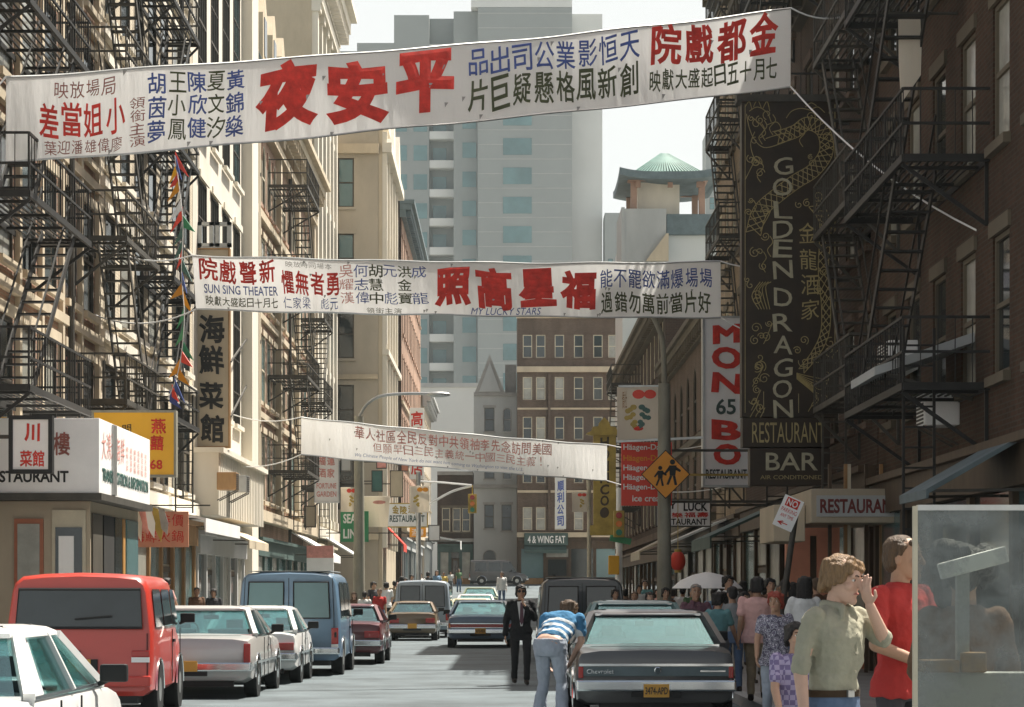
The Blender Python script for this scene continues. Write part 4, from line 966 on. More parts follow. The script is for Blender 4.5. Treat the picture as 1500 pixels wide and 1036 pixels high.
q = MB(); q.add([NP2(-10, 9), NP2(10, 9), NP2(10, 22), NP2(-10, 22)], [(0, 1, 2, 3)]); put(q, NP2, "PARKING", -12, 0, 12, 6); put(q, NP2, "ANY TIME", -10, -8, 10, -3); put(q, NP2, "←", -11, -20, 6, -13, .03); q.build("lettering", "red_ink", t, bevel=-1)
NP3 = lambda u, v, h=0.0: NP(u, v, h) + Vector((0, -.008, 0)); q = MB(); put(q, NP3, "NO", -8, 10.5, 8, 20.5, .02); q.build("lettering", "white_paint", t, bevel=-1)
# ---------------------------------------------------------------- left side signs
X1 = -6.94; d0, d1 = 42.0, 48.0
t = thing("sign_box", "big white box sign with red characters wrapping the corner restaurant", "sign", (X1, d0, 3.32)); H = 1.28
mb = MB(); mb.box(-2.05, 0, 0, d1 - d0, 0, H); mb.build("panel", "white_paint", t, bevel=.01)
mb = MB(); mb.box(-2.1, .05, -.05, d1 - d0 + .05, -.12, -.002); mb.build("soffit", "iron", t)
P = flat((0, 0, 0), (0, 1, 0), (0, 0, 1), (1, 0, 0), .008)
q = MB(); 
for i, ch in enumerate("大鴻運海鮮"): put(q, P, ch, .25 + .52 * i, .62, .70 + .52 * i, 1.08)
for i in range(6): col_(q, P, ["晚飯小菜", "龍蝦海鮮", "廣東粥麵", "酒席包辦", "歡迎光臨", "地方清雅"][i], 2.95 + .46 * i, .52, 3.22 + .46 * i, .98)
q.build("lettering", "faded_red", t, bevel=-1)
q = MB(); put(q, P, "TRANSPORTATION & INFORMATION", .3, .22, 5.7, .45, .03); q.build("lettering", "tile_green", t, bevel=-1)
q = MB(); q.box(.004, .03, 1.35, 1.75, .02, H - .02); q.build("strap", "steel", t)
P = flat((0, 0, 0), (1, 0, 0), (0, 0, 1), (0, -1, 0), .008); q = MB(); put(q, P, "樓", -.78, .62, -.50, 1.02, .02); q.build("lettering", "brown_ink", t, bevel=-1)
q = MB(); put(q, P, "RESTAURANT", -1.95, .18, -.52, .38, .03); q.build("lettering", "black", t, bevel=-1)
t = thing("framed_sign", "small pale sign in a black frame before the white box sign", "sign", W(52, 692, 40.5)); sign_box(t, 18, 613, 74, 690, 40.5, .12, "white_paint", "panel", "black", .045); letters(t, 40.5, .068, "red_ink", [('w', "川", 36, 60, 620, 648, .04), ('w', "菜館", 30, 66, 660, 684, .02)])
ar = MB(); o = t.location; p = W(18, 640, 40.5) - o; ar.bar((p.x, 0, p.z), (LX - o.x, 0, p.z), .06); ar.build("bracket", "iron", t)
t = thing("corner_kiosk", "glazed corner restaurant front under the white box sign", "shop front", (-9.0, 42.35, KZ))
q = MB(); q.box(0, 1.85, 0, 5.5, 0, 3.05); q.build("wall", "brown_sign", t)
def kb(nm, m_, x0, x1, z0, z1, y=-.03, y1=-.003): q = MB(); q.box(x0, x1, y, y1, z0, z1); return q.build(nm, m_, t)
kb("menu_frame", "red_wood", .55, 1.05, 1.1, 2.75, -.06); kb("menu_board", "pane_blind", .61, .99, 1.18, 2.66, -.08, -.061)
kb("door_frame", "frame_cream", 1.2, 1.78, .02, 2.9, -.05); kb("door_glass", "pane", 1.26, 1.72, .1, 2.6, -.07, -.051); kb("scroll", "white_paint", 1.32, 1.58, 1.2, 2.45, -.09, -.071)
q = MB()
for (y0, y1, m_) in ((.1, 1.1, "frame_dark"), (1.25, 2.4, "dark_void"), (2.5, 3.3, "pane"), (3.45, 3.7, "orange_wood"), (3.9, 5.3, "pane_teal")):
    q = MB(); q.box(1.853, 1.885, y0, y1, .1, 2.85); q.build("shop_window", m_, t)
t = thing("projecting_sign", "bright yellow projecting sign with red characters and number 68", "sign", W(200, 697, 49.6)); sign_box(t, 138, 604, 257, 697, 49.6, .22, "yellow_sign", "panel", "pole_paint", .03)
letters(t, 49.6, .12, "red_ink", [('w', "燕", 223, 245, 613, 635, .02), ('w', "囍", 221, 242, 640, 661, .02), ('w', "68", 221, 239, 674, 688, .02)]); ar = MB(); o = t.location; ar.bar((W(138, 0, 49.6).x - o.x, 0, 1.1), (LX - o.x, 0, 1.1), .06); ar.build("bracket", "iron", t); letters(t, 49.6, .12, "black", [('w', "閣", 180, 193, 622, 640)])
D = 72.0
t = thing("vertical_sign", "tall brown vertical sign with four black brush characters", "sign", W(312, 655, D)); sign_box(t, 286, 366, 336, 655, D, .30, "brown_sign", "panel", "wood", .03)
letters(t, D, .17, "black", [('w', ch, 293, 330, y - 21, y + 21, .03) for ch, y in (("海", 482), ("鮮", 530), ("菜", 579), ("館", 627))])
q = MB(); P = G(t, D, .0)
for (x0, x1) in ((290, 313), (316, 339)):
    for (y0, y1) in ((326, 362),):
        a, c = P(x0, y1), P(x1, y0); 
        for s_ in ((a.x, a.x + .12, a.z, c.z), (c.x - .12, c.x, a.z, c.z), (a.x, c.x, a.z, a.z + .1), (a.x, c.x, c.z - .1, c.z)): q.box(s_[0], s_[1], -.1, .1, s_[2], s_[3])
q.box(P(294, 0).x, P(334, 0).x, -.08, .08, P(0, 368).z, P(0, 361).z)
q.build("crest_frame", "steel", t)
q = MB(); o = t.location
for (z, zz) in ((530, 470), (610, 480)): a = P(338, z); q.bar(a, (LX + .02 - o.x, 14.0, a.z + 2.2), .05)
for z in (420, 560, 640): a = P(286, z); q.bar(a, (LX - o.x, 0, a.z), .06)
q.build("brace", "iron", t)
D = 104.0
t = thing("projecting_sign", "pale pink projecting sign with red English capitals at its foot", "sign", W(478, 735, D)); sign_box(t, 461, 664, 496, 736, D, .2, "salmon" if False else "white_paint", "panel", "steel", .02)
letters(t, D, .11, "faded_red", [('r', "福運", 466, 491, 669, 682, .02), ('r', "酒家", 466, 491, 687, 700, .02), ('w', "FORTUNE", 464, 493, 708, 716, .02), ('w', "GARDEN", 464, 493, 720, 728, .02)])
ar = MB(); o = t.location; p = W(461, 690, D) - o; ar.bar((p.x, 0, p.z), (LX - o.x, 0, p.z), .06); ar.build("bracket", "iron", t)
D = 148.0
t = thing("vertical_sign", "narrow white vertical sign with red characters near the street bend", "sign", W(610, 702, D)); sign_box(t, 600, 598, 621, 702, D, .3, "white_paint"); letters(t, D, .16, "red_ink", [('c', "高陞飯店", 602, 619, 602, 698, .02)])
D = 82.0
t = thing("lamp_post", "tan lamp post with a long curved arm at the sunlit kerb", "lamp post", (W(526, 0, D).x, D, KZ)); o = t.location
q = MB(); zt = W(0, 610, D).z - o.z; q.tube([(0, 0, 0), (0, 0, .6), (0, 0, .65), (0, 0, zt)], [.26, .25, .20, .15], 12); q.build("post", "pole_paint", t, smooth=40)
q = MB(); q.tube([(p - o) for p in [W(a, b_, D) for a, b_ in spline([(526, 612), (536, 594), (556, 581), (590, 577), (636, 577)], 6)]], .05, 8); q.build("arm", "steel", t, smooth=40)
q = MB(); p = W(642, 578, D) - o; q.ell(p, (.42, .16, .10)); q.build("lamp_head", "steel", t, smooth=60)
flagset("white post banner with red lanterns above the green sign", 499, 714, 523, 750, D, [("red_sign", lanterns), ("gold_paint", creature(1))])
t = thing("hanging_sign", "green hanging sign with two short white words by the tan lamp post", "sign", W(518, 795, D + .6)); sign_box(t, 499, 749, 540, 794, D + .6, .1, "green_sign"); letters(t, D + .6, .06, "white_paint", [('w', "SEA", 503, 522, 753, 767, .03), ('w', "LIN", 503, 522, 775, 789, .03)])
flagset("white cloth flag sagging beside the tan lamp post", 533, 727, 572, 772, D + 1, [("faded_red", lambda q, P: dot(q, P, .6, .8, .25, .06))], wav=.12, slant=-4)
D = 108.0
t = thing("hanging_sign", "yellowish restaurant sign behind the traffic light pole", "sign", W(596, 772, D + 2)); sign_box(t, 568, 738, 626, 772, D + 2, .15, "white_paint", "panel", "gold_paint", .03); letters(t, D + 2, .085, "frame_green", [('w', "RESTAURANT", 571, 622, 755, 765, .02)]); letters(t, D + 2, .085, "gold_paint", [('r', "金陵酒樓", 574, 620, 741, 753, .03)])
t2 = thing("lightbox", "small orange light box sign under the yellowish restaurant sign", "sign", W(611, 788, D + 3)); sign_box(t2, 600, 773, 624, 787, D + 3, .2, "orange_sign"); letters(t2, D + 3, .11, "white_paint", [('r', "酒樓", 603, 621, 775, 785)])
t = thing("traffic_light", "traffic light hanging from a long mast arm over the road", "traffic light", (W(613, 0, D).x, D, KZ + zg(D))); o = t.location
q = MB(); zt = W(0, 692, D).z - o.z; q.tube([(0, 0, 0), (0, 0, .5), (0, 0, .55), (0, 0, zt)], [.19, .18, .12, .10], 10); q.build("pole", "steel", t, smooth=40)
q = MB(); q.tube([W(a, b_, D) - o for a, b_ in ((613, 705), (650, 707), (691, 711))], .05, 6); q.tube([W(a, b_, D) - o for a, b_ in spline([(613, 748), (640, 732), (665, 719), (691, 712)], 5)], .06, 6); q.build("mast_arm", "white_paint", t, smooth=40)
a = W(692, 738, D) - o; q = MB(); q.box(a.x - .19, a.x + .19, -.18, .18, a.z - .42, a.z + .42); q.bar((a.x, 0, a.z + .4), (a.x, 0, W(0, 711, D).z - o.z), .05); sh = q.build("signal_housing", "gold_paint", t, bevel=.02)
for i, m_ in enumerate(("tail_red", "tail_amber", "signal_green")):
    q = MB(); q.cyl((a.x, -.19, a.z + .27 - .27 * i), .105, (0, 1, 0), .05, 14); q.build("signal_lens", m_, t, smooth=40)
    q = MB(); q.tube([(a.x + .12 * math.cos(x), -.26, a.z + .27 - .27 * i + .12 * math.sin(x)) for x in [math.pi * j / 8 for j in range(9)]], .02, 5); q.build("visor", "gold_paint", t)
flagset("white post banner with orange lanterns on the traffic light pole", 600, 712, 629, 751, D - .2, [("orange_sign", lanterns), ("gold_paint", creature(-1))])
D = 78.0
t = thing("traffic_light", "pale pole with a small traffic light and green street name plate", "traffic light", (W(907, 0, D).x, D, KZ)); o = t.location
q = MB(); q.tube([(0, 0, 0), (0, 0, W(0, 715, D).z - o.z)], [.12, .09], 10); q.build("pole", "white_paint", t, smooth=40)
a = W(906, 768, D) - o; q = MB(); q.box(a.x - .17, a.x + .17, -.36, -.12, a.z - .42, a.z + .42); q.build("signal_housing", "gold_paint", t, bevel=.02)
for i, m_ in enumerate(("tail_red", "tail_amber", "signal_green")):
    q = MB(); q.cyl((a.x, -.375, a.z + .27 - .27 * i), .10, (0, 1, 0), .03, 12); q.build("signal_lens", m_, t)
q = MB(); p0, p1 = W(893, 788, D) - o, W(924, 794, D) - o; q.bar(p0 + Vector((0, -.14, 0)), p1 + Vector((0, -.14, 0)), .03, .2); q.build("street_plate", "green_sign", t)
q = MB(); a = W(900, 828, D) - o; q.box(a.x - .2, a.x + .14, -.3, -.1, a.z - .3, a.z + .3); q.build("pedestrian_signal", "yellow_sign", t, bevel=.03)
D = 118.0
t = thing("lamp_post", "slim pale lamp post with a bent arm beside the golden pagoda sign", "lamp post", (W(863, 0, D).x, D, KZ + zg(D))); o = t.location
q = MB(); q.tube([W(a, b_, D) - o for a, b_ in [(863, 872)] + spline([(863, 740), (862, 706), (858, 688), (850, 678), (838, 674)], 5)], .10, 8); q.build("post", "frame_cream", t, smooth=40); q = MB(); q.ell(W(832, 674, D) - o, (.4, .15, .1)); q.build("lamp_head", "steel", t, smooth=60)
flagset("small white banner with red lanterns on the slim pale lamp post", 838, 721, 860, 750, D - .2, [("red_sign", lanterns), ("gold_paint", creature(1))])
t = thing("vertical_sign", "narrow pale vertical sign with dark characters before the brown brick building", "sign", W(821, 775, 190)); sign_box(t, 813, 698, 829, 775, 190, .2, "tower_light"); letters(t, 190, .11, "blue_ink", [('c', "順利公司", 816, 826, 703, 772, .03)])
q = MB(); o = t.location; p = W(829, 720, 190) - o; q.bar((p.x, 0, p.z), (p.x, 14, p.z), .1); q.build("bracket", "iron", t)
# bunting of coloured pennants
t = thing("bunting", "string of coloured pennants hanging beside the brown vertical sign", "bunting", (-7.9, 58.3, 4.0)); o = t.location
PD_ = 58.3; pl = spline([(256, 228), (262, 270), (268, 330), (266, 400), (270, 470), (262, 540), (246, 585)], 10); q = MB(); q.tube([W(a, b_, 58.3) - o for a, b_ in pl], .012, 5); q.build("string", "white_paint", t)
cols = ["red_sign", "yellow_sign", "blue_ink", "white_paint", "green_sign", "tile_green", "red_sign", "orange_sign"]
random.seed(5)
for i in range(26):
    a, b_ = pl[int((i + .5) / 26 * (len(pl) - 1))]; s_ = random.choice((-1, 1)); l = random.uniform(24, 44); q = MB(); dy = random.uniform(-.25, .25)
    p0 = W(a, b_ - 8, 58.3) - o; p1 = W(a, b_ + 10, 58.3) - o; p2 = W(a + s_ * random.uniform(9, 19), b_ + l * .7, 58.3) - o + Vector((0, dy, 0)); q.add([p0, p1, p2, p0 + Vector((.01, .01, 0)), p1 + Vector((.01, .01, 0)), p2 + Vector((.01, .01, 0))], [(0, 1, 2), (5, 4, 3), (0, 2, 5, 3), (1, 4, 5, 2), (0, 3, 4, 1)]); q.build("pennant", random.choice(cols), t)
# awnings, canopies and shop clutter
def awning(label, x0, x1, d_a, d_b, z0, z1, m, valance=.25, cat="awning"):
    """sloping canvas from the wall x0 at height z1 to the front edge x1 at height z0, between distances d_a and d_b"""
    t = thing("awning", label, cat, ((x0 + x1) / 2, (d_a + d_b) / 2, z0)); o = t.location; s_ = 1 if x1 > x0 else -1
    q = MB(); q.prism([(x0 - o.x, z1 - z0), (x1 - o.x, 0), (x1 - o.x, -valance), (x1 - o.x - .03 * s_, -valance), (x1 - o.x - .04 * s_, -.05), (x0 - o.x, z1 - z0 - .06)], d_a - o.y, d_b - o.y, 'y'); q.build("canvas", m, t)
    q = MB()
    for y in (d_a - o.y + .03, d_b - o.y - .03): q.bar((x0 - o.x, y, .0), (x1 - o.x - .04 * s_, y, -.02), .04); q.bar((x0 - o.x, y, z1 - z0 - .08), (x0 - o.x, y, 0), .04)
    q.build("awning_frame", "iron", t); return t
awning("white rolled shop awning below the yellow projecting sign", LX, -7.55, 62.0, 70.0, 3.5, 3.75, "white_paint", .35)
awning("cream shop awning under the ribbed siding panel", LX, -7.7, 74, 80, 3.2, 3.8, "cream_stone")
awning("white striped awning on the pink brick tenement", LX, -7.3, 103, 109, 3.2, 4.2, "white_paint", .3)
awning("pale shop awning at the ornate stone building", LX, -7.2, 118, 124, 3.4, 4.5, "tower_light", .3)
awning("small red awning hanging over the sunlit pavement", -6.75, -5.4, 131, 135, 4.2, 5.6, "red_sign", .4)
awning("white flat canopy at the far street bend", -6.0, -2.9, 160, 163, 5.0, 5.6, "white_paint", .55)
awning("blue grey canvas awning sloping above the cloudy plastic screen", RX, 5.55, 32.4, 34.6, 2.98, 3.80, "slate", .12)
awning("dull green awning beyond the restaurant marquee", RX, 5.0, 60, 66, 3.0, 3.9, "frame_green", .3)
awning("pale awning on the shaded pavement behind the white restaurant sign", RX, 4.9, 74, 79, 3.1, 4.0, "tower_light", .3)
awning("brown awning on the shaded pavement near the pale traffic light pole", RX, 4.8, 88, 94, 3.1, 4.2, "brown_sign", .3)
t = thing("upright_sign", "white upright panel sign with a red band among the sunlit shops", "sign", (-7.6, 101, KZ)); q = MB(); q.box(-.55, .55, -.08, .08, 1.0, 3.4); q.bar((-.5, 0, 0), (-.5, 0, 1), .08); q.bar((.5, 0, 0), (.5, 0, 1), .08); q.build("panel", "white_paint", t); q = MB(); q.box(-.55, .55, -.095, -.082, 2.9, 3.4); q.build("stripe", "faded_red", t)
t = thing("menu_poster", "pink posters pinned on the shop wall before the rolled awning", "poster", (-8.3, 58.6, 2.7)); q = MB(); q.box(-.7, .75, -.03, .03, .0, .85); q.build("paper", "salmon", t); q = MB(); P = flat((0, -.036, 0), (1, 0, 0), (0, 0, 1), (0, -1, 0), .004); row(q, P, "今日特價", -.6, .5, .65, .78); row(q, P, "海鮮火鍋", -.6, .12, .65, .40); q.build("lettering", "red_ink", t, bevel=-1)
t = thing("hanging_flags", "bundle of limp coloured flags hanging under the box sign", "flags", (-7.5, 52.5, 3.4))
for i, m_ in enumerate(("salmon", "tile_green", "flag_cloth", "faded_red", "white_paint", "gold_paint", "grey_ink")):
    q = MB(); x = -.75 + .14 * i; q.prism([(x, .05), (x + .13, .0), (x + .22 + .03 * (i % 2), -.3), (x + .20, -.55 - .08 * (i % 3)), (x + .07, -.42)], -.05 + .05 * (i % 2), -.03 + .05 * (i % 2), 'y'); q.build("flag", m_, t)
q = MB(); q.bar((-1.5, 0, .08), (1.2, 0, .08), .03); q.build("pole", "iron", t)
def ac_unit(label, loc, rz, m="steel", s_=(.75, .55, .5)):
    t = thing("air_conditioner", label, "air conditioner", loc, rz); q = MB(); q.box(-s_[0] / 2, s_[0] / 2, -s_[1], 0, 0, s_[2]); q.build("casing", m, t, bevel=.02)
    q = MB(); n = 8
    for i in range(n): z = s_[2] * (i + .7) / (n + .6); q.box(-s_[0] * .42, s_[0] * .42, -s_[1] - .012, -s_[1] - .001, z - .015, z + .015)
    q.build("grille", "iron", t); q = MB(); q.bar((-.25, 0, -.3), (-.25, -s_[1], -.01), .03); q.bar((.25, 0, -.3), (.25, -s_[1], -.01), .03); q.build("bracket", "iron", t)
ac_unit("brown air conditioner on the ribbed siding panel", (LX + .78, 70.4, 4.55), TL, "wood")
ac_unit("pale grey air conditioner beside the brown one on the siding panel", (LX + .78, 73.4, 4.6), TL)
ac_unit("pale air conditioner in a window above the restaurant marquee", (RX, 42.3, 5.4), TR, "white_paint", (1.3, .5, .5))
ac_unit("white air conditioner low on the red brick building", (RX, 38.2, 4.2), TR, "white_paint")
ac_unit("grey air conditioner on the pale tenement beyond the dragon sign", (RX, 75.2, 9.4), TR)
t = thing("hanging_cloth", "long white cloth hanging to a point among the shaded fire escapes", "cloth", W(1330, 150, 38)); q = MB(); P = G(t, 38, 0)
cl = [(1316, 20), (1348, 20), (1350, 70), (1349, 110), (1320, 152), (1317, 90)]
q.add([P(a, b_) for a, b_ in cl] + [P(a, b_) + Vector((0, .03, 0)) for a, b_ in cl], [tuple(range(6)), tuple(range(11, 5, -1))] + [(i, 6 + i, 6 + (i + 1) % 6, (i + 1) % 6) for i in range(6)]); q.build("sheet", "flag_cloth", t)
q = MB(); q.bar(P(1300, 20), P(1420, 20), .04); q.build("rod", "iron", t)
t = thing("umbrella", "white street umbrella open over the shaded pavement stalls", "umbrella", (W(1036, 0, 50).x, 50, KZ)); q = MB(); zt = W(0, 838, 50).z - KZ
q.loft([[(r_ * math.cos(x), r_ * math.sin(x), zt - dz) for x in [2 * math.pi * i / 16 for i in range(16)]] for r_, dz in ((.03, 0), (.3, .06), (.55, .17), (.72, .33), (.71, .34), (.3, .1), (.03, .03))], cap=False); q.build("canopy", "white_paint", t, smooth=30); q = MB(); q.tube([(0, 0, 0), (0, 0, zt)], .02, 6); q.build("stem", "steel", t)
t = thing("lantern", "red paper lantern hanging over the shaded pavement", "lantern", W(993, 822, 57)); q = MB(); q.ell((0, 0, 0), (.18, .18, .24), 14, 8); q.build("paper_shade", "red_sign", t, smooth=60); q = MB(); q.cyl((0, 0, .24), .08, (0, 0, 1), .06); q.cyl((0, 0, -.24), .08, (0, 0, 1), .06); q.bar((0, 0, .24), (0, 0, 2.0), .015); q.bar((0, 0, 2.0), (RX - t.location.x, 0, 2.0), .05); q.build("fittings", "gold_paint", t)
t = thing("shop_entrance", "salmon painted shop entrance lit by the sun beyond the no parking sign", "entrance", (5.6, 48.5, KZ)); q = MB(); q.box(-.05, .42, 0, .3, 0, 2.6); q.box(.55, 1.0, 0, .3, 0, 2.6); q.box(-.05, 1.0, 0, .3, 2.6, 3.0); q.build("surround", "salmon", t); q = MB(); q.box(.425, .545, .05, .2, 0, 2.595); q.build("door", "dark_wood", t)
t = thing("sloping_roof", "pale weathered shop roof strip low on the red brick building", "roof strip", (6.4, 37.5, 4.9)); q = MB(); q.prism([(-.9, -.05), (.59, .45), (.59, .6), (-.9, .08)], -.9, 1.6, 'y'); q.build("sheet", "grey_wall", t); q = MB(); q.bar((-.7, -.8, -.02), (.58, -.8, -.4), .05); q.bar((-.7, 1.5, -.02), (.58, 1.5, -.4), .05); q.build("brace", "iron", t)

for i, (lab, px0, py0, px1, py1, d, m_) in enumerate((("small pale green sign among the far sunlit shops", 545, 690, 560, 720, 120, "tile_green"), ("small cream sign above the red awning", 572, 690, 590, 728, 130, "cream_stone"), ("small pink sign beside the white vertical sign", 588, 640, 598, 690, 140, "salmon"), ("small white sign low beside the traffic light mast", 628, 770, 644, 792, 118, "white_paint"), ("small brown sign over the white striped awning", 446, 742, 462, 772, 100, "brown_sign"), ("small grey sign high behind the tan lamp post", 500, 640, 514, 690, 116, "grey_wall"), ("tall faded pink sign past the tan lamp post", 552, 668, 566, 686, 126, "faded_red"))):
    t = thing("projecting_sign", lab, "sign", W((px0 + px1) / 2, py1, d)); sign_box(t, px0, py0, px1, py1, d, .14, m_, "panel", "iron", .025)
    ar = MB(); o = t.location; p = W(px0, (py0 + py1) / 2, d) - o; ar.bar((p.x, 0, p.z), (min(LX, p.x + o.x - .3) - o.x, 0, p.z), .05); ar.build("bracket", "iron", t)
# ================================================================ vehicles (local: rear bumper at y=0, front at +y, x to the right)
def paint(name, col, metal=0.0): 
    if name not in M: M[name] = mat(name, col, 0.32, metal=metal, var=0.07, scale=2.0, spec=0.5, coat=0.5)
    return name
paint("paint_red", (0.50, 0.045, 0.03)); paint("paint_white", (0.72, 0.72, 0.70)); paint("paint_silver", (0.50, 0.49, 0.47), .25); paint("paint_blue", (0.13, 0.22, 0.32)); paint("paint_greyblue", (0.30, 0.36, 0.42))
paint("paint_black", (0.02, 0.018, 0.02)); paint("paint_brown", (0.17, 0.12, 0.07)); paint("paint_steelblue", (0.14, 0.20, 0.28)); paint("paint_teal", (0.20, 0.31, 0.31)); paint("paint_slate", (0.10, 0.10, 0.10)); paint("paint_cream", (0.62, 0.58, 0.42)); paint("paint_olive", (0.20, 0.24, 0.16)); paint("paint_maroon", (0.12, 0.03, 0.035)); paint("paint_darkvan", (0.05, 0.06, 0.07))
def sec(y, hw, z0, zb, zt, crown=.02, tuck=.06, n=1):
    """one cross-section of a car body, closed ring from lower left round to lower right"""
    half = [(hw * .86, z0), (hw * .97, z0 + .06), (hw, zb - .10), (hw, zb), (hw * .985, zb + .04), (hw - .03, zt - .07), (hw - tuck, zt - .015), (hw * .7, zt + crown * .6), (0, zt + crown)]
    return [Vector((-x, y, z)) for x, z in half[:-1]] + [Vector((0, y, zt + crown))] + [Vector((x, y, z)) for x, z in half[:-1][::-1]]
def wheel(t, x, y, r=.31, w_=.19, side=1, cap="chrome"):
    q = MB(); q.tube([(x - w_ / 2, y, r), (x - w_ / 2 + .02, y, r), (x + w_ / 2 - .02, y, r), (x + w_ / 2, y, r)], [r - .03, r, r, r - .03], 24)
    wl = q.build("wheel", "rubber", t, smooth=35)
    q = MB(); q.tube([(x + side * (w_ / 2 - .03), y, r), (x + side * (w_ / 2 + .004), y, r), (x + side * (w_ / 2 + .02), y, r)], [r * .62, r * .60, r * .2], 18); q.build("rim", cap, wl, smooth=35)
def arches(t, hw, ys, r=.31):
    q = MB()
    for y in ys:
        for s_ in (-1, 1): q.tube([(s_ * (hw + .001), y + (r + .05) * math.cos(a), r + (r + .05) * math.sin(a)) for a in [math.pi * i / 10 for i in range(11)]], .022, 6)
    q.build("wheel_arch", "chrome", t, smooth=40)
    q = MB()
    for y in ys:
        for s_ in (-1, 1): q.cyl((s_ * (hw - .02), y, r + .01), r + .045, (1, 0, 0), .05, 22)
    q.build("wheel_well", "black", t)
def plate(t, x, y, z, txt, m="plate_orange", ink="frame_dark", w_=.31):
    q = MB(); q.box(x - w_ / 2, x + w_ / 2, y - .012, y, z - .08, z + .08); p = q.build("license_plate", m, t, bevel=.004)
    if txt:
        q = MB(); P = flat((x, y - .013, z), (1, 0, 0), (0, 0, 1), (0, -1, 0), .002); put(q, P, txt, -w_ * .44, -.045, w_ * .44, .045, .02); q.build("lettering", ink, p, bevel=-1)
def pane_quad(mb, a, b, c, d, th=.008):
    a, b, c, d = map(Vector, (a, b, c, d)); n = (b - a).cross(d - a).normalized() * th
    mb.add([a, b, c, d, a + n, b + n, c + n, d + n], [(3, 2, 1, 0), (4, 5, 6, 7), (0, 1, 5, 4), (1, 2, 6, 5), (2, 3, 7, 6), (3, 0, 4, 7)])
def mirror(t, x, y, z, m="black"):
    q = MB(); q.box(x - .10, x + .10, y, y + .09, z - .06, z + .07); q.bar((x - .12, y + .05, z - .08), (x, y + .05, z - .02), .04); q.build("mirror", m, t, bevel=.025)
def sedan(name, label, loc, rz, col, L=4.9, Wd=1.86, H=1.38, deck=.92, hood=.90, rb=1.05, rr=1.65, fr=2.85, fb=3.55, tail="wide", txt="", detail=2, group=None, interior=True, flat_top="", bumper="chrome", mirrors="black", roof=None, glassm="car_glass"):
    t = thing(name, label, "car", loc, rz, group); hw = Wd / 2; belt = deck + .02
    q = MB(); z0 = .24
    st = [(.05, .94, .36, .62, deck - .16), (.10, .98, .28, .66, deck - .03), (.35, 1, z0, .66, deck), (rb + .2, 1, z0, .66, belt + .015), ((rb + fb) / 2, 1.005, z0, .66, belt), (fb, 1, z0, .66, belt), (fb + .35, .995, z0, .66, hood + .02), (L - .30, .98, .26, .64, hood - .04), (L - .08, .95, .30, .62, hood - .12), (L - .03, .90, .38, .60, hood - .22)]
    q.loft([sec(y, hw * k_, a, b_, c, .03) for y, k_, a, b_, c in st]); q.build("body", col, t, smooth=38)
    # cabin: roof slab, pillars, glass
    rw = hw * .76; bw = hw * .93; zr = H
    q = MB(); rings = []
    for (dz, ins) in ((-.05, .015), (-.03, -.01), (0, .0), (.028, .07), (.045, .22)):
        ring = []
        for (sx, y_) in ((-1, rr), (1, rr), (1, fr), (-1, fr)):
            pass
        n = 6; pts = []
        cr = .16
        for (cx, cy, a0) in ((rw - cr, fr - cr, 0), (-(rw - cr), fr - cr, 90), (-(rw - cr), rr + cr, 180), (rw - cr, rr + cr, 270)):
            for i in range(n + 1): a = R(a0 + 90 * i / n); pts.append(Vector((cx + (cr - ins) * math.cos(a), cy + (cr - ins) * math.sin(a), zr - .045 + dz)))
        rings.append(pts)
    q.loft(rings); q.build("roof", roof or col, t, smooth=50)
    B = {'rl': (-bw, rb, belt), 'rr': (bw, rb, belt), 'fl': (-bw, fb, belt), 'fr': (bw, fb, belt)}; zt = zr - .075
    T = {'rl': (-rw + .03, rr + .03, zt), 'rr': (rw - .03, rr + .03, zt), 'fl': (-rw + .03, fr - .03, zt), 'fr': (rw - .03, fr - .03, zt)}
    mid = (rb + rr) * .5 * .42 + (fb + fr) * .5 * .58
    q = MB()
    for k_ in B: q.bar(B[k_], T[k_], .075, .11 if k_[0] == 'r' else .06)
    for s_ in (-1, 1): q.bar((s_ * bw, mid, belt), (s_ * (rw - .03), mid, zt), .05, .09)
    for s_ in (-1, 1):   # sail panel
        q.add([(s_ * bw, rb + .05, belt), (s_ * bw, rb + .55, belt), (s_ * (rw - .02), rr + .28, zt), (s_ * (rw - .02), rr + .05, zt), (s_ * (bw - .03), rb + .05, belt), (s_ * (bw - .03), rb + .55, belt), (s_ * (rw - .05), rr + .28, zt), (s_ * (rw - .05), rr + .05, zt)], [(0, 1, 2, 3), (7, 6, 5, 4), (0, 4, 5, 1), (1, 5, 6, 2), (2, 6, 7, 3), (3, 7, 4, 0)])
    q.build("pillar", roof or col, t)
    def lerp(a, b_, f): return Vector(a).lerp(Vector(b_), f)
    q = MB(); i_ = .05
    pane_quad(q, lerp(B['rl'], B['rr'], i_), lerp(B['rl'], B['rr'], 1 - i_), lerp(T['rl'], T['rr'], 1 - i_), lerp(T['rl'], T['rr'], i_)); q.build("rear_window", glassm, t)
    q = MB(); pane_quad(q, lerp(B['fr'], B['fl'], i_), lerp(B['fr'], B['fl'], 1 - i_), lerp(T['fr'], T['fl'], 1 - i_), lerp(T['fr'], T['fl'], i_)); q.build("windscreen", glassm, t)
    for s_ in (-1, 1):
        q = MB(); a = (s_ * (bw + .004), rb + .6, belt + .01); b_ = (s_ * (bw + .004), fb - .1, belt + .01); c = (s_ * (rw - .02), fr - .1, zt); d_ = (s_ * (rw - .02), rr + .32, zt)
        if s_ > 0: pane_quad(q, a, b_, c, d_, .006)
        else: pane_quad(q, b_, a, d_, c, .006)
        q.build("side_window", glassm, t)
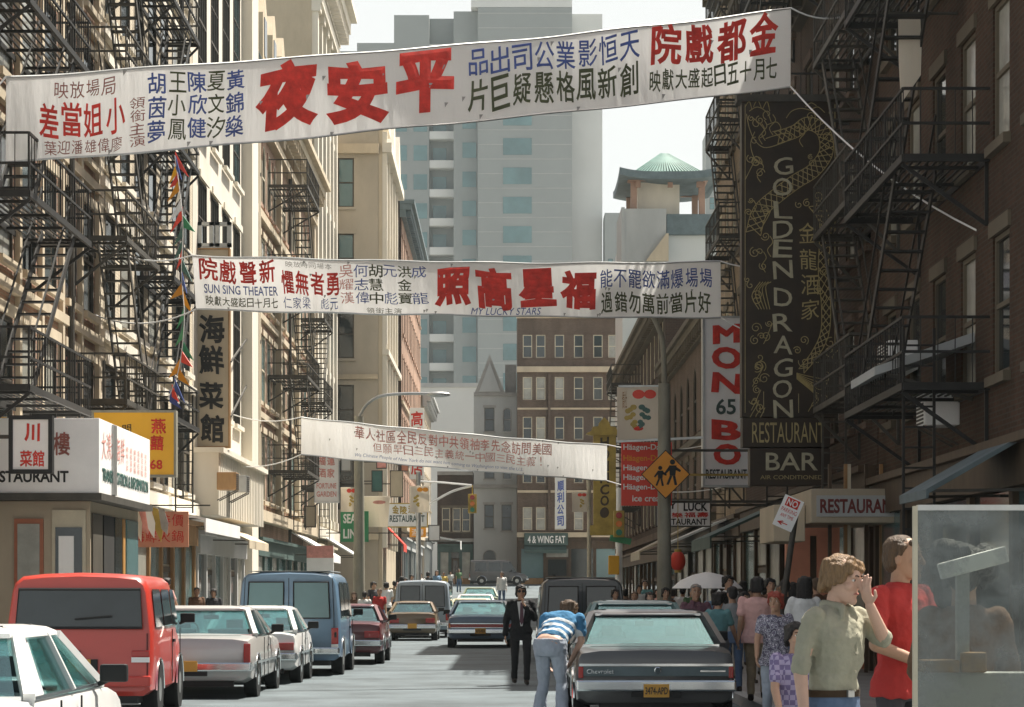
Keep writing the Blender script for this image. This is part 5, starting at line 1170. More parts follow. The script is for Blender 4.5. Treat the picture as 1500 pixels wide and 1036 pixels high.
    if detail > 1:
        q = MB()   # window trim
        for p in ((B['rl'], B['rr']), (T['rl'], T['rr'])): q.bar(Vector(p[0]) + Vector((.04, -.02, .012)), Vector(p[1]) + Vector((-.04, -.02, .012)), .03)
        for s_ in (-1, 1): q.bar((s_ * (bw + .012), rb + .1, belt + .01), (s_ * (bw + .012), fb, belt + .01), .022)
        q.build("window_trim", "chrome", t)
    if interior:
        q = MB()
        for y in (rb + .62, rb + 1.45):
            for s_ in (-1, 1): q.box(s_ * .42 - .33, s_ * .42 + .33, y, y + .16, .45, belt + .10 if y < rb + 1 else belt + .03); q.box(s_ * .42 - .13, s_ * .42 + .13, y + .02, y + .12, belt + .10 if y > rb + 1 else belt + .10, belt + .24 if y > rb + 1 else belt + .102)
        q.build("seat", "seat", t, bevel=.04)
        q = MB(); q.box(-bw * .9, bw * .9, fb - .35, fb - .05, .5, belt - .01); q.build("dashboard", "seat", t)
        q = MB(); q.tube([(-.40 + .19 * math.cos(a), fb - .48 + .03 * math.sin(a), belt + .04 + .18 * math.sin(a)) for a in [2 * math.pi * i / 20 for i in range(20)]], .014, 6, closed=True); q.build("steering_wheel", "black", t)
        q = MB(); q.box(-.10, .14, fr - .02, fr + .02, zt - .15, zt - .08); q.bar((.02, fr, zt), (.02, fr, zt - .09), .02); q.build("rear_view_mirror", "black", t)
    # rear end
    yb = .0
    q = MB(); q.box(-hw * .99, hw * .99, yb - .06, yb + .12, .42, .56); q.box(-hw * .99, -hw * .93, yb + .1, yb + .5, .43, .55); q.box(hw * .93, hw * .99, yb + .1, yb + .5, .43, .55); q.build("rear_bumper", bumper, t, bevel=.025)
    q = MB(); q.box(-hw * .97, hw * .97, L - .10, L + .06, .40, .54); q.build("front_bumper", bumper, t, bevel=.025)
    q = MB(); q.box(-.30, .30, yb - .064, yb - .0, .35, .415); q.box(-hw * .7, hw * .7, .15, .2, .18, .40); q.build("rear_valance", "black", t)
    zc = (deck - .05 + .57) / 2
    def lamp(x0, x1, z0_, z1_, m_, y=.045):
        q = MB(); q.box(x0, x1, y - .02, y + .06, z0_, z1_); q.build("tail_light", m_, t, bevel=.008)
    if tail == "wide":
        lamp(-hw * .90, hw * .90, .60, .70, "tail_red"); lamp(-hw * .96, -hw * .905, .585, .715, "tail_amber"); lamp(hw * .905, hw * .96, .585, .715, "tail_red")
        q = MB(); q.box(-hw * .9, hw * .9, .012, .03, .70, .722); q.box(-hw * .9, hw * .9, .012, .03, .585, .60); q.build("tail_trim", "chrome", t)
    elif tail == "vert":
        for s_ in (-1, 1): lamp(min(s_ * hw * .97, s_ * hw * .87), max(s_ * hw * .97, s_ * hw * .87), .50, deck - .08, "tail_red", .03)
    elif tail == "dark":
        for s_ in (-1, 1): lamp(min(s_ * hw * .93, s_ * hw * .55), max(s_ * hw * .93, s_ * hw * .55), .60, deck - .17, "tail_red")
    elif tail == "big":
        q = MB(); q.box(-hw * .93, hw * .93, .02, .08, .60, deck - .20); q.build("tail_panel", "slate", t, bevel=.01)
        for s_ in (-1, 1): lamp(min(s_ * hw * .96, s_ * hw * .90), max(s_ * hw * .96, s_ * hw * .90), .58, deck - .20, "tail_red", .03)
        q = MB(); q.box(-hw * .95, hw * .95, .015, .05, deck - .195, deck - .165); q.build("tail_trim", "chrome", t)
        q = MB(); q.tube([(.02 + .035 * math.cos(a), .008, .675 + .035 * math.sin(a)) for a in [2 * math.pi * i / 14 for i in range(14)]], .008, 5, closed=True); q.build("trunk_lock", "chrome", t)
        q = MB(); P = flat((0, .012, 0), (1, 0, 0), (0, 0, 1), (0, -1, 0), .01); put(q, P, "Chevrolet", -hw * .86, .635, -hw * .52, .69, .01); q.build("badge", "chrome", t, bevel=-1)
        q = MB(); q.box(hw * .55, hw * .86, .008, .02, .655, .675); q.build("badge_bar", "chrome", t)
        for s_ in (-1, 1):
            q = MB(); q.box(min(s_ * hw * .95, s_ * hw * .33), max(s_ * hw * .95, s_ * hw * .33), -.075, -.062, .455, .52); q.build("bumper_strip", "chrome", t)
    q = MB(); q.box(-hw * .8, hw * .8, .30, .31, deck + .035, deck + .04); q.build("trunk_seam", "black", t)
    plate(t, 0, -.07, .43 if tail == "big" else .50, txt)
    for s_ in (-1, 1):
        lp_ = MB(); lp_.box(min(s_ * hw * .92, s_ * hw * .55), max(s_ * hw * .92, s_ * hw * .55), L - .06, L + .0, .58, .72); lp_.build("headlight", "steel", t)
    for y in (1.0, L - .95):
        for s_ in (-1, 1): wheel(t, s_ * (hw - .105), y, .315, .20, s_)
    arches(t, hw, (1.0, L - .95))
    if detail > 1:
        for s_ in (-1, 1): mirror(t, s_ * (hw + .09), fb - .35, belt + .09, mirrors)
        q = MB()
        for s_ in (-1, 1): q.box(s_ * (hw + .006) - .008, s_ * (hw + .006) + .008, .4, L - .4, .52, .56)
        q.build("side_moulding", "chrome", t)
        q = MB()
        for s_ in (-1, 1):
            for y in (mid + .06, rb + .75): q.box(s_ * (hw + .004) - .006, s_ * (hw + .004) + .006, y, y + .012, .30, belt - .03)
        q.build("door_seam", "black", t)
        for s_ in (-1, 1):
            q = MB(); q.box(s_ * (hw + .012) - .014, s_ * (hw + .012) + .014, mid + .12, mid + .30, .76, .79); q.build("door_handle", "chrome", t)
    return t
def van(name, label, loc, rz, col, L=4.9, Wd=2.0, H=2.02, kind="van", txt="", glassm="pane", tail="vert", rear=2, hood=.9, cat="van", belt=1.05, zt=None, roof_sun_mat=None, bumper="chrome", group=None):
    t = thing(name, label, cat, loc, rz, group); hw = Wd / 2; z0 = .30
    def vs(y, k_, zz, top, lean=.0):
        half = [(hw * .88 * k_, zz), (hw * .98 * k_, zz + .07), (hw * k_, .72), (hw * 1.0 * k_, belt), (hw * .93 * k_, top - .20), (hw * .89 * k_, top - .10), (hw * .80 * k_, top - .03), (hw * .5 * k_, top), (0, top + .015)]
        f = lambda z: y + lean * max(0, (z - belt)) 
        return [Vector((-x, f(z), z)) for x, z in half[:-1]] + [Vector((0, f(top), top + .015))] + [Vector((x, f(z), z)) for x, z in half[:-1][::-1]]
    q = MB(); ln_ = .16 if kind == "minivan" else .06
    q.loft([vs(.06, .965, z0 + .06, H - .05, ln_), vs(.10, .99, z0, H - .015, ln_), vs(.30, 1, z0, H, ln_), vs(L * .5, 1, z0, H), vs(L - hood - .75, 1, z0, H - .01), vs(L - hood - .62, .995, z0, H - .05)])
    q.build("body", col, t, smooth=35)
    q = MB(); y0 = L - hood - .622
    fr_ = [sec(y0, hw * .995, z0, .72, belt + .02, .02), sec(L - hood, hw * .99, z0, .72, belt - .02, .03), sec(L - .25, hw * .96, z0, .66, belt - .16, .02), sec(L - .05, hw * .92, .36, .62, belt - .30, .01)]
    q.loft(fr_); q.build("hood", col, t, smooth=35)
    q = MB(); bw = hw * .95; tw = hw * .84; ys, ye = y0 + .02, L - hood + .02; zt_ = H - .14
    q.add([(-bw, ys, belt), (bw, ys, belt), (bw, ye, belt), (-bw, ye, belt), (-tw, ys - .02, zt_), (tw, ys - .02, zt_), (tw, ys + .12, zt_), (-tw, ys + .12, zt_)], [(0, 3, 2, 1), (4, 5, 6, 7), (0, 1, 5, 4), (1, 2, 6, 5), (2, 3, 7, 6), (3, 0, 4, 7)]); q.build("windscreen", "pane", t)
    if roof_sun_mat:
        q = MB(); q.box(-hw * .8, hw * .8, .15, L - hood - .8, H + .012, H + .02); q.build("roof_sun_tone", roof_sun_mat, t)  # pale panel paints the sun's brightness onto the roof
    # rear glass
    def rx(z): return hw * (1 - .07 * max(0, (z - belt)) / max(.1, H - .2 - belt)) * .985
    def ry(z): return .06 + ln_ * max(0, z - belt)
    zb_, zu_ = belt + .07, H - .20
    def win(x0, x1, nm="rear_window", m_=glassm):
        q = MB(); e = .014
        a, b_, c, d_ = Vector((x0, ry(zb_) - e, zb_)), Vector((x1, ry(zb_) - e, zb_)), Vector((x1 * .96, ry(zu_) - e, zu_)), Vector((x0 * .96, ry(zu_) - e, zu_))
        pane_quad(q, a, b_, c, d_, .01); w_ = q.build(nm, m_, t)
        q = MB(); q.tube([a + Vector((0, -.006, 0)), b_ + Vector((0, -.006, 0)), c + Vector((0, -.006, 0)), d_ + Vector((0, -.006, 0))], .02, 6, closed=True); q.build("gasket", "black", w_)
    if rear == 2:
        win(-hw * .80, -hw * .10); win(hw * .10, hw * .80)
        q = MB()
        for x in (-hw * .88, 0, hw * .88): q.bar((x, ry(.5) - .003, .5), (x, .055, belt), .012); q.bar((x, .055, belt), (x * .96, ry(H - .12) + .0, H - .12), .012)
        q.build("door_seam", "black", t); q = MB(); q.box(.06, .10, .0, .045, belt - .12, belt + .02); q.box(-hw * .93, -hw * .89, .01, .05, belt - .3, belt - .2); q.box(hw * .89, hw * .93, .01, .05, belt - .3, belt - .2); q.build("door_handle", "black", t)
    else:
        win(-hw * .86, hw * .86)
        q = MB(); q.bar((-.05, ry(belt + .16) - .03, belt + .18), (.42, ry(belt + .16) - .03, belt + .22), .025); q.build("wiper", "black", t)
        q = MB(); q.box(-.62, .02, .03, .056, belt - .28, belt - .22); q.box(-.24, .24, .02, .055, belt - .48, belt - .33); q.build("tailgate_handle", "black", t)
        q = MB()
        for s_ in (-1, 1): q.bar((s_ * hw * .93, .05, .56), (s_ * hw * .93, .05, belt), .012)
        q.build("tailgate_seam", "black", t)
    # side glass, door seams
    for s_ in (-1, 1):
        for (a, b_) in (((.45, .45 + (L - hood - 1.75) * .48), (.55 + (L - hood - 1.75) * .48, L - hood - 1.25), (L - hood - 1.15, L - hood - .62))):
            q = MB(); xb, xt = s_ * (hw * (1 - .004) + .008), s_ * (hw * .93 + .012)
            p = [(xb, a, zb_), (xb, b_ + (.18 if b_ > L - hood - .7 else 0), zb_), (xt, b_ - .05, zu_), (xt, a + .05, zu_)]
            if s_ > 0: pane_quad(q, *p, .006)
            else: pane_quad(q, p[1], p[0], p[3], p[2], .006)
            q.build("side_window", "pane", t)
        q = MB(); 
        for y in (L - hood - 1.2, L - hood - .1): q.box(s_ * (hw + .003) - .006, s_ * (hw + .003) + .006, y, y + .012, z0 + .1, belt + .02)
        q.build("door_seam", "black", t); q = MB(); q.box(s_ * (hw + .012) - .015, s_ * (hw + .012) + .015, L - hood - 1.12, L - hood - .95, belt - .16, belt - .12); q.build("door_handle", "black", t)
        mirror(t, s_ * (hw + .14), L - hood - .45, belt + .16)
        z_a, z_b = (.62, belt - .12) if tail == "vert" else (.80, belt - .22)
        q = MB(); x0, x1 = (.83, .965) if tail == "vert" else (.72, .965); q.box(min(s_ * hw * x0, s_ * hw * x1), max(s_ * hw * x0, s_ * hw * x1), .02, .10, z_a, z_b); q.build("tail_light", "tail_red", t, bevel=.012)
        q = MB(); q.box(min(s_ * hw * x0, s_ * hw * x1), max(s_ * hw * x0, s_ * hw * x1), .012, .03, z_a - .07, z_a - .005); q.build("reversing_light", "white_paint", t)
        q = MB(); q.box(min(s_ * hw * .9, s_ * hw * .5), max(s_ * hw * .9, s_ * hw * .5), L - .06, L + .01, .55, .72); q.build("headlight", "steel", t)
    q = MB(); q.box(-hw * .99, hw * .99, -.06, .10, .42, .56); q.build("rear_bumper", bumper, t, bevel=.03)
    q = MB(); q.box(-hw * .96, hw * .96, L - .10, L + .08, .40, .56); q.build("front_bumper", bumper, t, bevel=.03)
    q = MB(); q.box(-hw * .8, hw * .8, .1, L - .2, .20, .36); q.build("underbody", "black", t)
    plate(t, -.0 if rear == 1 else -.45, .015 if rear == 1 else -.066, belt - .41 if rear == 1 else .50, txt)
    for y in (1.0, L - .85):
        for s_ in (-1, 1): wheel(t, s_ * (hw - .115), y, .35, .22, s_, "steel")
    arches(t, hw, (1.0, L - .85), .35)
    return t
van("minivan", "red minivan with a wide dark rear window at the kerb", (-5.42, 31.2, 0), R(2.0), "paint_red", 4.5, 1.86, 1.86, "minivan", "", "pane", "low", 1, .75, "minivan", 1.10, bumper="paint_red")
sedan("parked_car", "silver two door car parked between the red minivan and the white hatchback", (-4.82, 37.3, 0), 0, "paint_silver", 5.2, 1.95, 1.41, tail="vert", rb=1.15, rr=1.75)
sedan("parked_car", "white hatchback parked just behind the blue van", (-4.50, 43.3, 0), 0, "paint_white", 4.0, 1.66, 1.38, rb=.35, rr=.95, fr=2.2, fb=2.85, deck=.90, tail="dark")
van("parked_van", "steel blue van with two square rear windows", (-4.20, 47.6, 0), 0, "paint_blue", 4.9, 2.0, 2.02, roof_sun_mat="tower_light", glassm="pane_teal")
sedan("parked_car", "maroon black sedan parked along the sunlit kerb just ahead of the steel blue van", (-3.64, 55.0, 0), 0, "paint_maroon", 4.7, 1.76, 1.36, tail="dark")
sedan("parked_car", "brown hatchback parked behind the pale grey van", (-3.10, 82.0, 0), 0, "paint_brown", 4.2, 1.62, 1.33, rb=.45, rr=1.1, fr=2.3, fb=2.95, tail="dark")
van("parked_van", "pale grey van with two rear windows beyond the brown hatchback", (-2.95, 87.5, 0), 0, "paint_greyblue", 4.9, 2.0, 2.05)
sedan("moving_car", "blue grey sedan with a full width red tail light driving away mid street", (-.72, 71.5, 0), 0, "paint_steelblue", 4.9, 1.93, 1.40, tail="wide", txt="3672-ABX")
G = "cars queued far up the street"
sedan("moving_car", "cream sedan following behind the blue grey sedan ahead", (-1.32, 95.0, 0), 0, "paint_cream", 4.8, 1.85, 1.40, tail="dark", detail=1, group=G)
sedan("moving_car", "white sedan second in the far queue", (-1.30, 106, zg(106)), 0, "paint_white", 4.8, 1.85, 1.42, tail="dark", detail=1, group=G)
sedan("moving_car", "olive green sedan at the head of the far queue", (-1.25, 121, zg(121)), 0, "paint_olive", 4.8, 1.85, 1.42, tail="dark", detail=1, group=G)
van("crossing_van", "dark grey van crossing side on at the far junction", (-2.9, 199, 2.2), R(-90), "paint_slate", 4.7, 1.95, 2.05)
van("parked_van", "black van with its roof toned pale for the sun parked ahead of the pale teal car", (1.82, 58.0, 0), 0, "paint_darkvan", 4.9, 2.04, 1.96, roof_sun_mat="tower_light")
sedan("parked_car", "pale teal station car parked just ahead of the dark slate sedan", (2.30, 42.6, 0), 0, "paint_teal", 4.9, 1.90, 1.48, rb=.5, rr=.95, fr=2.85, fb=3.6, tail="vert")
sedan("parked_car", "dark slate sedan with an orange number plate beside the bending man", (1.83, 29.8, 0), 0, "paint_slate", 5.1, 1.96, 1.40, tail="big", txt="3474-APD", rb=1.25, rr=1.72, fr=2.95, fb=3.65)
sedan("moving_car", "white car in front of the red minivan, the closest vehicle", (-3.86, 14.4, 0), 0, "paint_white", 4.9, 1.86, 1.40, tail="wide", rb=1.05, rr=1.6, fr=3.0, fb=3.75)
# ================================================================ people
dm("skin", (0.50, 0.30, 0.20), 0.55, var=0.08, scale=9); dm("skin_tan", (0.40, 0.235, 0.15), 0.55, var=0.08, scale=9); dm("skin_pale", (0.56, 0.36, 0.27), 0.55, var=0.08, scale=9)
dm("hair_black", (0.014, 0.012, 0.011), 0.5, var=0.3, scale=40, bump=.6, bscale=120); dm("hair_brown", (0.085, 0.05, 0.025), 0.5, var=0.4, scale=40, bump=.6, bscale=140); dm("hair_grey", (0.22, 0.21, 0.19), 0.6, var=0.3, scale=40, bump=.6, bscale=120); dm("hair_red", (0.30, 0.05, 0.03), 0.5, var=0.3, scale=30, bump=.6, bscale=120)
dm("hair_sandy", (0.20, 0.12, 0.055), 0.5, var=0.45, scale=45, bump=.7, bscale=140)
dm("eye_white", (0.7, 0.68, 0.65), .3, var=0); dm("eye_dark", (0.03, 0.02, 0.015), .2, var=0); dm("lips", (0.38, 0.15, 0.12), .5, var=.05); dm("brow", (0.05, 0.03, 0.02), .8, var=.2)
for h_ in ("hair_black", "hair_brown", "hair_grey", "hair_red", "hair_sandy"):
    t_ = M[h_].node_tree
    for n_ in t_.nodes:
        if n_.type == 'TEX_NOISE':
            mp_ = t_.nodes.new("ShaderNodeMapping"); mp_.inputs["Scale"].default_value = (1.0, 1.0, .12); g_ = t_.nodes.new("ShaderNodeNewGeometry"); t_.links.new(g_.outputs["Position"], mp_.inputs[0]); t_.links.new(mp_.outputs[0], n_.inputs[0])
            n_.inputs["Scale"].default_value = 130 if n_.inputs["Scale"].default_value > 60 else 70
        if n_.type == 'BUMP': n_.inputs["Strength"].default_value = 1.0; n_.inputs["Distance"].default_value = .012
def wear(name, col, var=.12, scale=6.0): dm(name, col, 0.9, var=var, scale=scale, bump=.75, bscale=16); return name
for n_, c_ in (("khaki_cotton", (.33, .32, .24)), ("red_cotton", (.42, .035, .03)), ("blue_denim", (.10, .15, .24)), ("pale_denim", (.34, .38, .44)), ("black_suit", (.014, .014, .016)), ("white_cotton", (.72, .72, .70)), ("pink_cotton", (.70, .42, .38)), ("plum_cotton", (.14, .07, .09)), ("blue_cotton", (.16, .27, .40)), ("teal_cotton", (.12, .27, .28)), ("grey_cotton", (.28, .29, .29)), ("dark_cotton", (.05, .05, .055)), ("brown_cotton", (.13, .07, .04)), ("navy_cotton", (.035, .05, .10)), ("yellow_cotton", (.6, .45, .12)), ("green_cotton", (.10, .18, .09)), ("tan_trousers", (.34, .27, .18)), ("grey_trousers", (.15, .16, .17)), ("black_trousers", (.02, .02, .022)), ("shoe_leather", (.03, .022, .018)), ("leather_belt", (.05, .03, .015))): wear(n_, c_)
def patterned(name, kind):
    m = mat(name, (.5, .5, .5), .9, var=0); t = m.node_tree; b = t.nodes["Principled BSDF"]; tc = _n(t, "ShaderNodeTexCoord"); cr = _n(t, "ShaderNodeValToRGB"); cr.color_ramp.interpolation = 'CONSTANT'
    if kind == 'stripe':
        sp = _n(t, "ShaderNodeSeparateXYZ"); t.links.new(tc.outputs["UV"], sp.inputs[0]); t.links.new(sp.outputs[1], cr.inputs[0])
        e = cr.color_ramp.elements; e[0].color = (.05, .17, .30, 1); e[1].position = .14; e[1].color = (.60, .64, .66, 1)
        for p, c in ((.21, (.05, .16, .30, 1)), (.30, (.60, .64, .66, 1)), (.37, (.05, .16, .30, 1)), (.46, (.60, .64, .66, 1)), (.53, (.05, .18, .33, 1))): q = e.new(p); q.color = c
    elif kind == 'floral':
        v = _n(t, "ShaderNodeTexVoronoi"); v.inputs["Scale"].default_value = 26; t.links.new(tc.outputs["Object"], v.inputs[0]); t.links.new(v.outputs[0], cr.inputs[0])
        e = cr.color_ramp.elements; e[0].color = (.55, .53, .58, 1); e[1].position = .28; e[1].color = (.14, .12, .18, 1); q = e.new(.48); q.color = (.38, .38, .42, 1); q = e.new(.62); q.color = (.10, .09, .13, 1)
    else:
        ck = _n(t, "ShaderNodeTexChecker"); ck.inputs["Scale"].default_value = 28; ck.inputs[1].default_value = (.42, .36, .52, 1); ck.inputs[2].default_value = (.20, .16, .30, 1); t.links.new(tc.outputs["Object"], ck.inputs[0]); t.links.new(ck.outputs[0], b.inputs["Base Color"]); M[name] = m; return
    t.links.new(cr.outputs[0], b.inputs["Base Color"]); M[name] = m
patterned("striped_knit", 'stripe'); patterned("floral_cotton", 'floral'); patterned("plaid_cotton", 'plaid')
_ct = bpy.data.textures.new("cloth_folds", 'CLOUDS'); _ct.noise_scale = 0.13; _ct.noise_depth = 2
_ht = bpy.data.textures.new("hair_locks", 'CLOUDS'); _ht.noise_scale = 0.035; _ht.noise_depth = 2
def remesh(mb, name, m, parent, vox, fold=0.0, tex=None, smooth_it=3, striped=False):
    me = mb.mesh(name, m, 0, 0); ob = bpy.data.objects.new(name, me); COL.objects.link(ob)
    r = ob.modifiers.new("remesh", 'REMESH'); r.mode = 'VOXEL'; r.voxel_size = vox; r.use_smooth_shade = True
    s = ob.modifiers.new("smooth", 'SMOOTH'); s.iterations = smooth_it; s.factor = .5
    if fold: d = ob.modifiers.new("displace", 'DISPLACE'); d.texture = tex or _ct; d.strength = fold; d.mid_level = .5
    dg = bpy.context.evaluated_depsgraph_get(); ev = ob.evaluated_get(dg); me2 = bpy.data.meshes.new_from_object(ev)
    me2.name = name; me2.polygons.foreach_set("use_smooth", [True] * len(me2.polygons)); bpy.data.objects.remove(ob); bpy.data.meshes.remove(me)
    if striped:
        uv = me2.uv_layers.new(name="UVMap"); zs = striped
        for l in me2.loops:
            co = me2.vertices[l.vertex_index].co; uv.data[l.index].uv = (0, zs(co))
    o = bpy.data.objects.new(name, me2); COL.objects.link(o); o.parent = parent; return o
def ring(c, rx, ry, X, Y, n=18):
    return [c + X * (rx * math.cos(2 * math.pi * k / n)) + Y * (ry * math.sin(2 * math.pi * k / n)) for k in range(n)]
def person(label, loc, rz, H=1.72, pose=None, top="white_cotton", legs="grey_trousers", hair="hair_black", skin="skin", cut="short", sleeve="short", coat=False, vox=.016, female=False, group=None, tie=None, collar=False, hero=False, specs=False, build=1.0, striped=False, belt=False, scalef=1.0):
    """faces -y. pose: joint offsets in metres on a 1.75 m body"""
    t = thing("person", label, "person", loc, rz, group); k_ = H / 1.75
    p = dict(lean=0, hip=(0, 0), la=(.205, -.02, 1.13), lw=(.235, -.10, .88), ra=(-.205, -.02, 1.13), rw=(-.235, -.10, .88), lk=(.105, -.03, .49), lf=(.11, 0, .085), rk=(-.105, -.03, .49), rf=(-.11, 0, .085), head=(0, 0), tilt=0.0, lhand=None, rhand=None)
    p.update(pose or {})
    V = lambda a: Vector(a) * k_
    le = R(p['lean']); piv = V((0, 0, .95)); RM = Matrix.Rotation(le, 3, 'X') @ Matrix.Rotation(R(p.get('side', 0)), 3, 'Y')
    def up(a): return piv + RM @ (V(a) - piv)
    hd = up((0 + p['head'][0], -.015 + p['head'][1], 1.615)); HM = RM.copy() if p['lean'] < 50 else Matrix.Rotation(le * .6, 3, 'X'); HM = HM @ Matrix.Rotation(R(p['tilt']), 3, 'Z') @ Matrix.Rotation(R(p.get('nod', 0)), 3, 'X')
    s = hd
    def Hh(a): return s + HM @ (Vector(a) * k_)
    X, Y = RM @ Vector((1, 0, 0)), RM @ Vector((0, 1, 0))
    bl = build; fs = .92 if female else 1.0
    def torso(g, hipw=1.0):
        return [ring(up((0, y, z)), rx * k_ * bl * g, ry * k_ * bl * g, X, Y) for z, y, rx, ry in
                ((.86, 0, .150 * hipw, .105), (.93, 0, .166 * hipw, .118), (1.02, 0, .155, .108), (1.10, -.005, .148 * fs, .105), (1.20, -.012, .162 * fs, .115), (1.30, -.012, .176 * fs, .120), (1.38, -.002, .178 * fs, .110), (1.425, .008, .150, .085), (1.455, .012, .080, .068))]
    SH = {1: up((.178 * fs * bl, .005, 1.405)), -1: up((-.178 * fs * bl, .005, 1.405))}
    arm = {}
    for sg, a, w_ in ((1, 'la', 'lw'), (-1, 'ra', 'rw')):
        arm[sg] = (SH[sg], up(p[a]) if not p.get('world_arms') else V(p[a]), up(p[w_]) if not p.get('world_arms') else V(p[w_]))
    HP = {1: V((.095, 0, .90)), -1: V((-.095, 0, .90))}
    leg = {1: (HP[1], V(p['lk']), V(p['lf'])), -1: (HP[-1], V(p['rk']), V(p['rf']))}
    # ---- body: one continuous skin
    q = MB(); q.loft(torso(.93))
    q.cap(up((0, .012, 1.42)), hd + HM @ (Vector((0, .012, -.07)) * k_), .060 * k_, .054 * k_)
    HR = []
    for z, y, rx, ry in ((-.125, -.045, .022, .024), (-.115, -.040, .038, .045), (-.09, -.026, .052, .070), (-.05, -.010, .064, .088), (0, .0, .073, .097), (.045, .002, .077, .101), (.08, .005, .072, .093), (.105, .008, .052, .068), (.118, .010, .020, .026)):
        HR.append([s + HM @ ((Vector((0, y, z)) + Vector((rx * math.cos(2 * math.pi * i / 20), ry * math.sin(2 * math.pi * i / 20), 0))) * k_) for i in range(20)])
    q.loft(HR)
    q.cap(Hh((0, -.098, .012)), Hh((0, -.118, -.032)), .009 * k_, .0145 * k_, 8)
    q.cap(Hh((-.045, -.082, .028)), Hh((.045, -.082, .028)), .016 * k_, .016 * k_, 8)
    q.cap(Hh((-.016, -.088, -.068)), Hh((.016, -.088, -.068)), .013 * k_, .013 * k_, 8); q.ell(Hh((0, -.082, -.108)), .024 * k_)
    for sg in (1, -1): q.ell(Hh((sg * .079, .012, -.012)), (.012 * k_, .022 * k_, .034 * k_)); q.ell(Hh((sg * .040, -.066, -.03)), .026 * k_)
    for sg in (1, -1):
        S, E, Wr = arm[sg]; q.cap(S, E, .050 * k_ * bl, .039 * k_); q.cap(E, Wr, .041 * k_, .027 * k_)
        d = (Wr - E).normalized(); d = (d + Vector(p.get('lhdir' if sg > 0 else 'rhdir', (0, 0, 0)))).normalized()
        side = d.cross(Vector((0, 1, 0))); side = side.normalized() if side.length > .1 else Vector((1, 0, 0)); nrm = side.cross(d)
        pc = Wr + d * .052 * k_
        MX = Matrix((side, nrm, d)).transposed(); q.ell(pc, (.017 * k_, .040 * k_, .055 * k_), 10, 8, MX)
        ins = -sg
        fr = .0092 * k_ if vox < .01 else .0105 * k_
        for i, ln_ in enumerate((.070, .080, .074, .058)):
            b0 = Wr + d * .088 * k_ + nrm * (-.030 + .020 * i) * k_ + d * (-.006 if i in (0, 3) else 0) * k_; m1 = b0 + (d * .55 + side * (.16 * ins)) * ln_ * k_; e1 = m1 + (d * .38 + side * (.36 * ins)) * ln_ * k_
            q.cap(b0, m1, fr, fr * .95, 7); q.cap(m1, e1, fr * .95, fr * .8, 7)
        b0 = Wr + d * .030 * k_ + nrm * -.030 * k_; m1 = b0 + (d * .6 - nrm * .75) * .042 * k_; q.cap(b0, m1, .0125 * k_, .0105 * k_, 7); q.cap(m1, m1 + (d * .9 - nrm * .15) * .034 * k_, .0105 * k_, .0085 * k_, 7)
    for sg in (1, -1):
        A, K, F = leg[sg]; q.cap(A, K, .078 * k_, .052 * k_); q.cap(K, F, .053 * k_, .035 * k_); q.cap(F + Vector((0, .03, -.035)) * k_, F + Vector((0, -.11, -.05)) * k_, .036 * k_, .026 * k_)
    remesh(q, "body", skin, t, vox * (.62 if hero else .8), smooth_it=2)
    # ---- clothing
    q = MB(); g = (1.14 if coat else 1.06) * (1.0)
    if coat: tr = [ring(up((0, 0, .78)), .205 * k_ * bl, .155 * k_ * bl, X, Y)] + torso(g, 1.12)
    elif p.get('untucked', False): tr = [ring(up((0, 0, .82)), .205 * k_ * bl, .152 * k_ * bl, X, Y), ring(up((0, 0, .92)), .198 * k_ * bl, .142 * k_ * bl, X, Y)] + torso(g)[2:]
    else: tr = [ring(up((0, 0, .965)), .150 * k_ * bl, .105 * k_ * bl, X, Y)] + torso(g)[2:]
    q.loft(tr[:-1] + [ring(up((0, .014, 1.462)), .070 * k_, .064 * k_, X, Y)])
    ex = .016 if coat else .010
    for sg in (1, -1):
        S, E, Wr = arm[sg]
        q.ell(S, (.056 * k_ * bl + ex * .5,) * 3)
        if sleeve == 'short': q.cap(S, S.lerp(E, .62), (.050 + ex) * k_ * bl, (.052 + ex) * k_ * bl)
        elif sleeve == 'rolled': q.cap(S, S.lerp(E, .90), (.050 + ex) * k_ * bl, (.042 + ex) * k_); q.cap(S.lerp(E, .84), S.lerp(E, .95), (.047 + ex) * k_, (.047 + ex) * k_)
        elif sleeve == 'long': q.cap(S, E, (.054 + ex) * k_, (.046 + ex) * k_); q.cap(E, E.lerp(Wr, .95), (.046 + ex) * k_, (.034 + ex) * k_)
    if collar and not coat:
        for sg in (1, -1):
            q.cap(up((sg * .058, .035, 1.475)), up((sg * .040, -.070, 1.452)), .020 * k_, .019 * k_, 8); q.cap(up((sg * .040, -.070, 1.452)), up((sg * .062, -.100, 1.405)), .018 * k_, .010 * k_, 8)
    shirt = remesh(q, "jacket" if coat else "shirt", top, t, vox * .8, fold=.030 * k_ if not hero else .046 * k_, striped=(lambda co: striped(co)) if striped else False)
    if hero and collar:
        q = MB(); pl_ = [up((.012, -(.118 + ex) * bl * 1.06 - .012, z)) for z in (1.02, 1.12, 1.22, 1.32)]
        for pp in pl_: q.cyl(pp, .007, (0, 1, 0), .006, 10)
        q.build("button", "frame_cream", shirt)
        q = MB(); q.box(-.045, .045, -.139, -.120, 0, .115); q.M = Matrix.Identity(4); pk = q.build("pocket", top, shirt, bevel=.006); pk.location = up((0, -.002, 1.20)); pk.rotation_euler = (le + R(-3), 0, R(28))
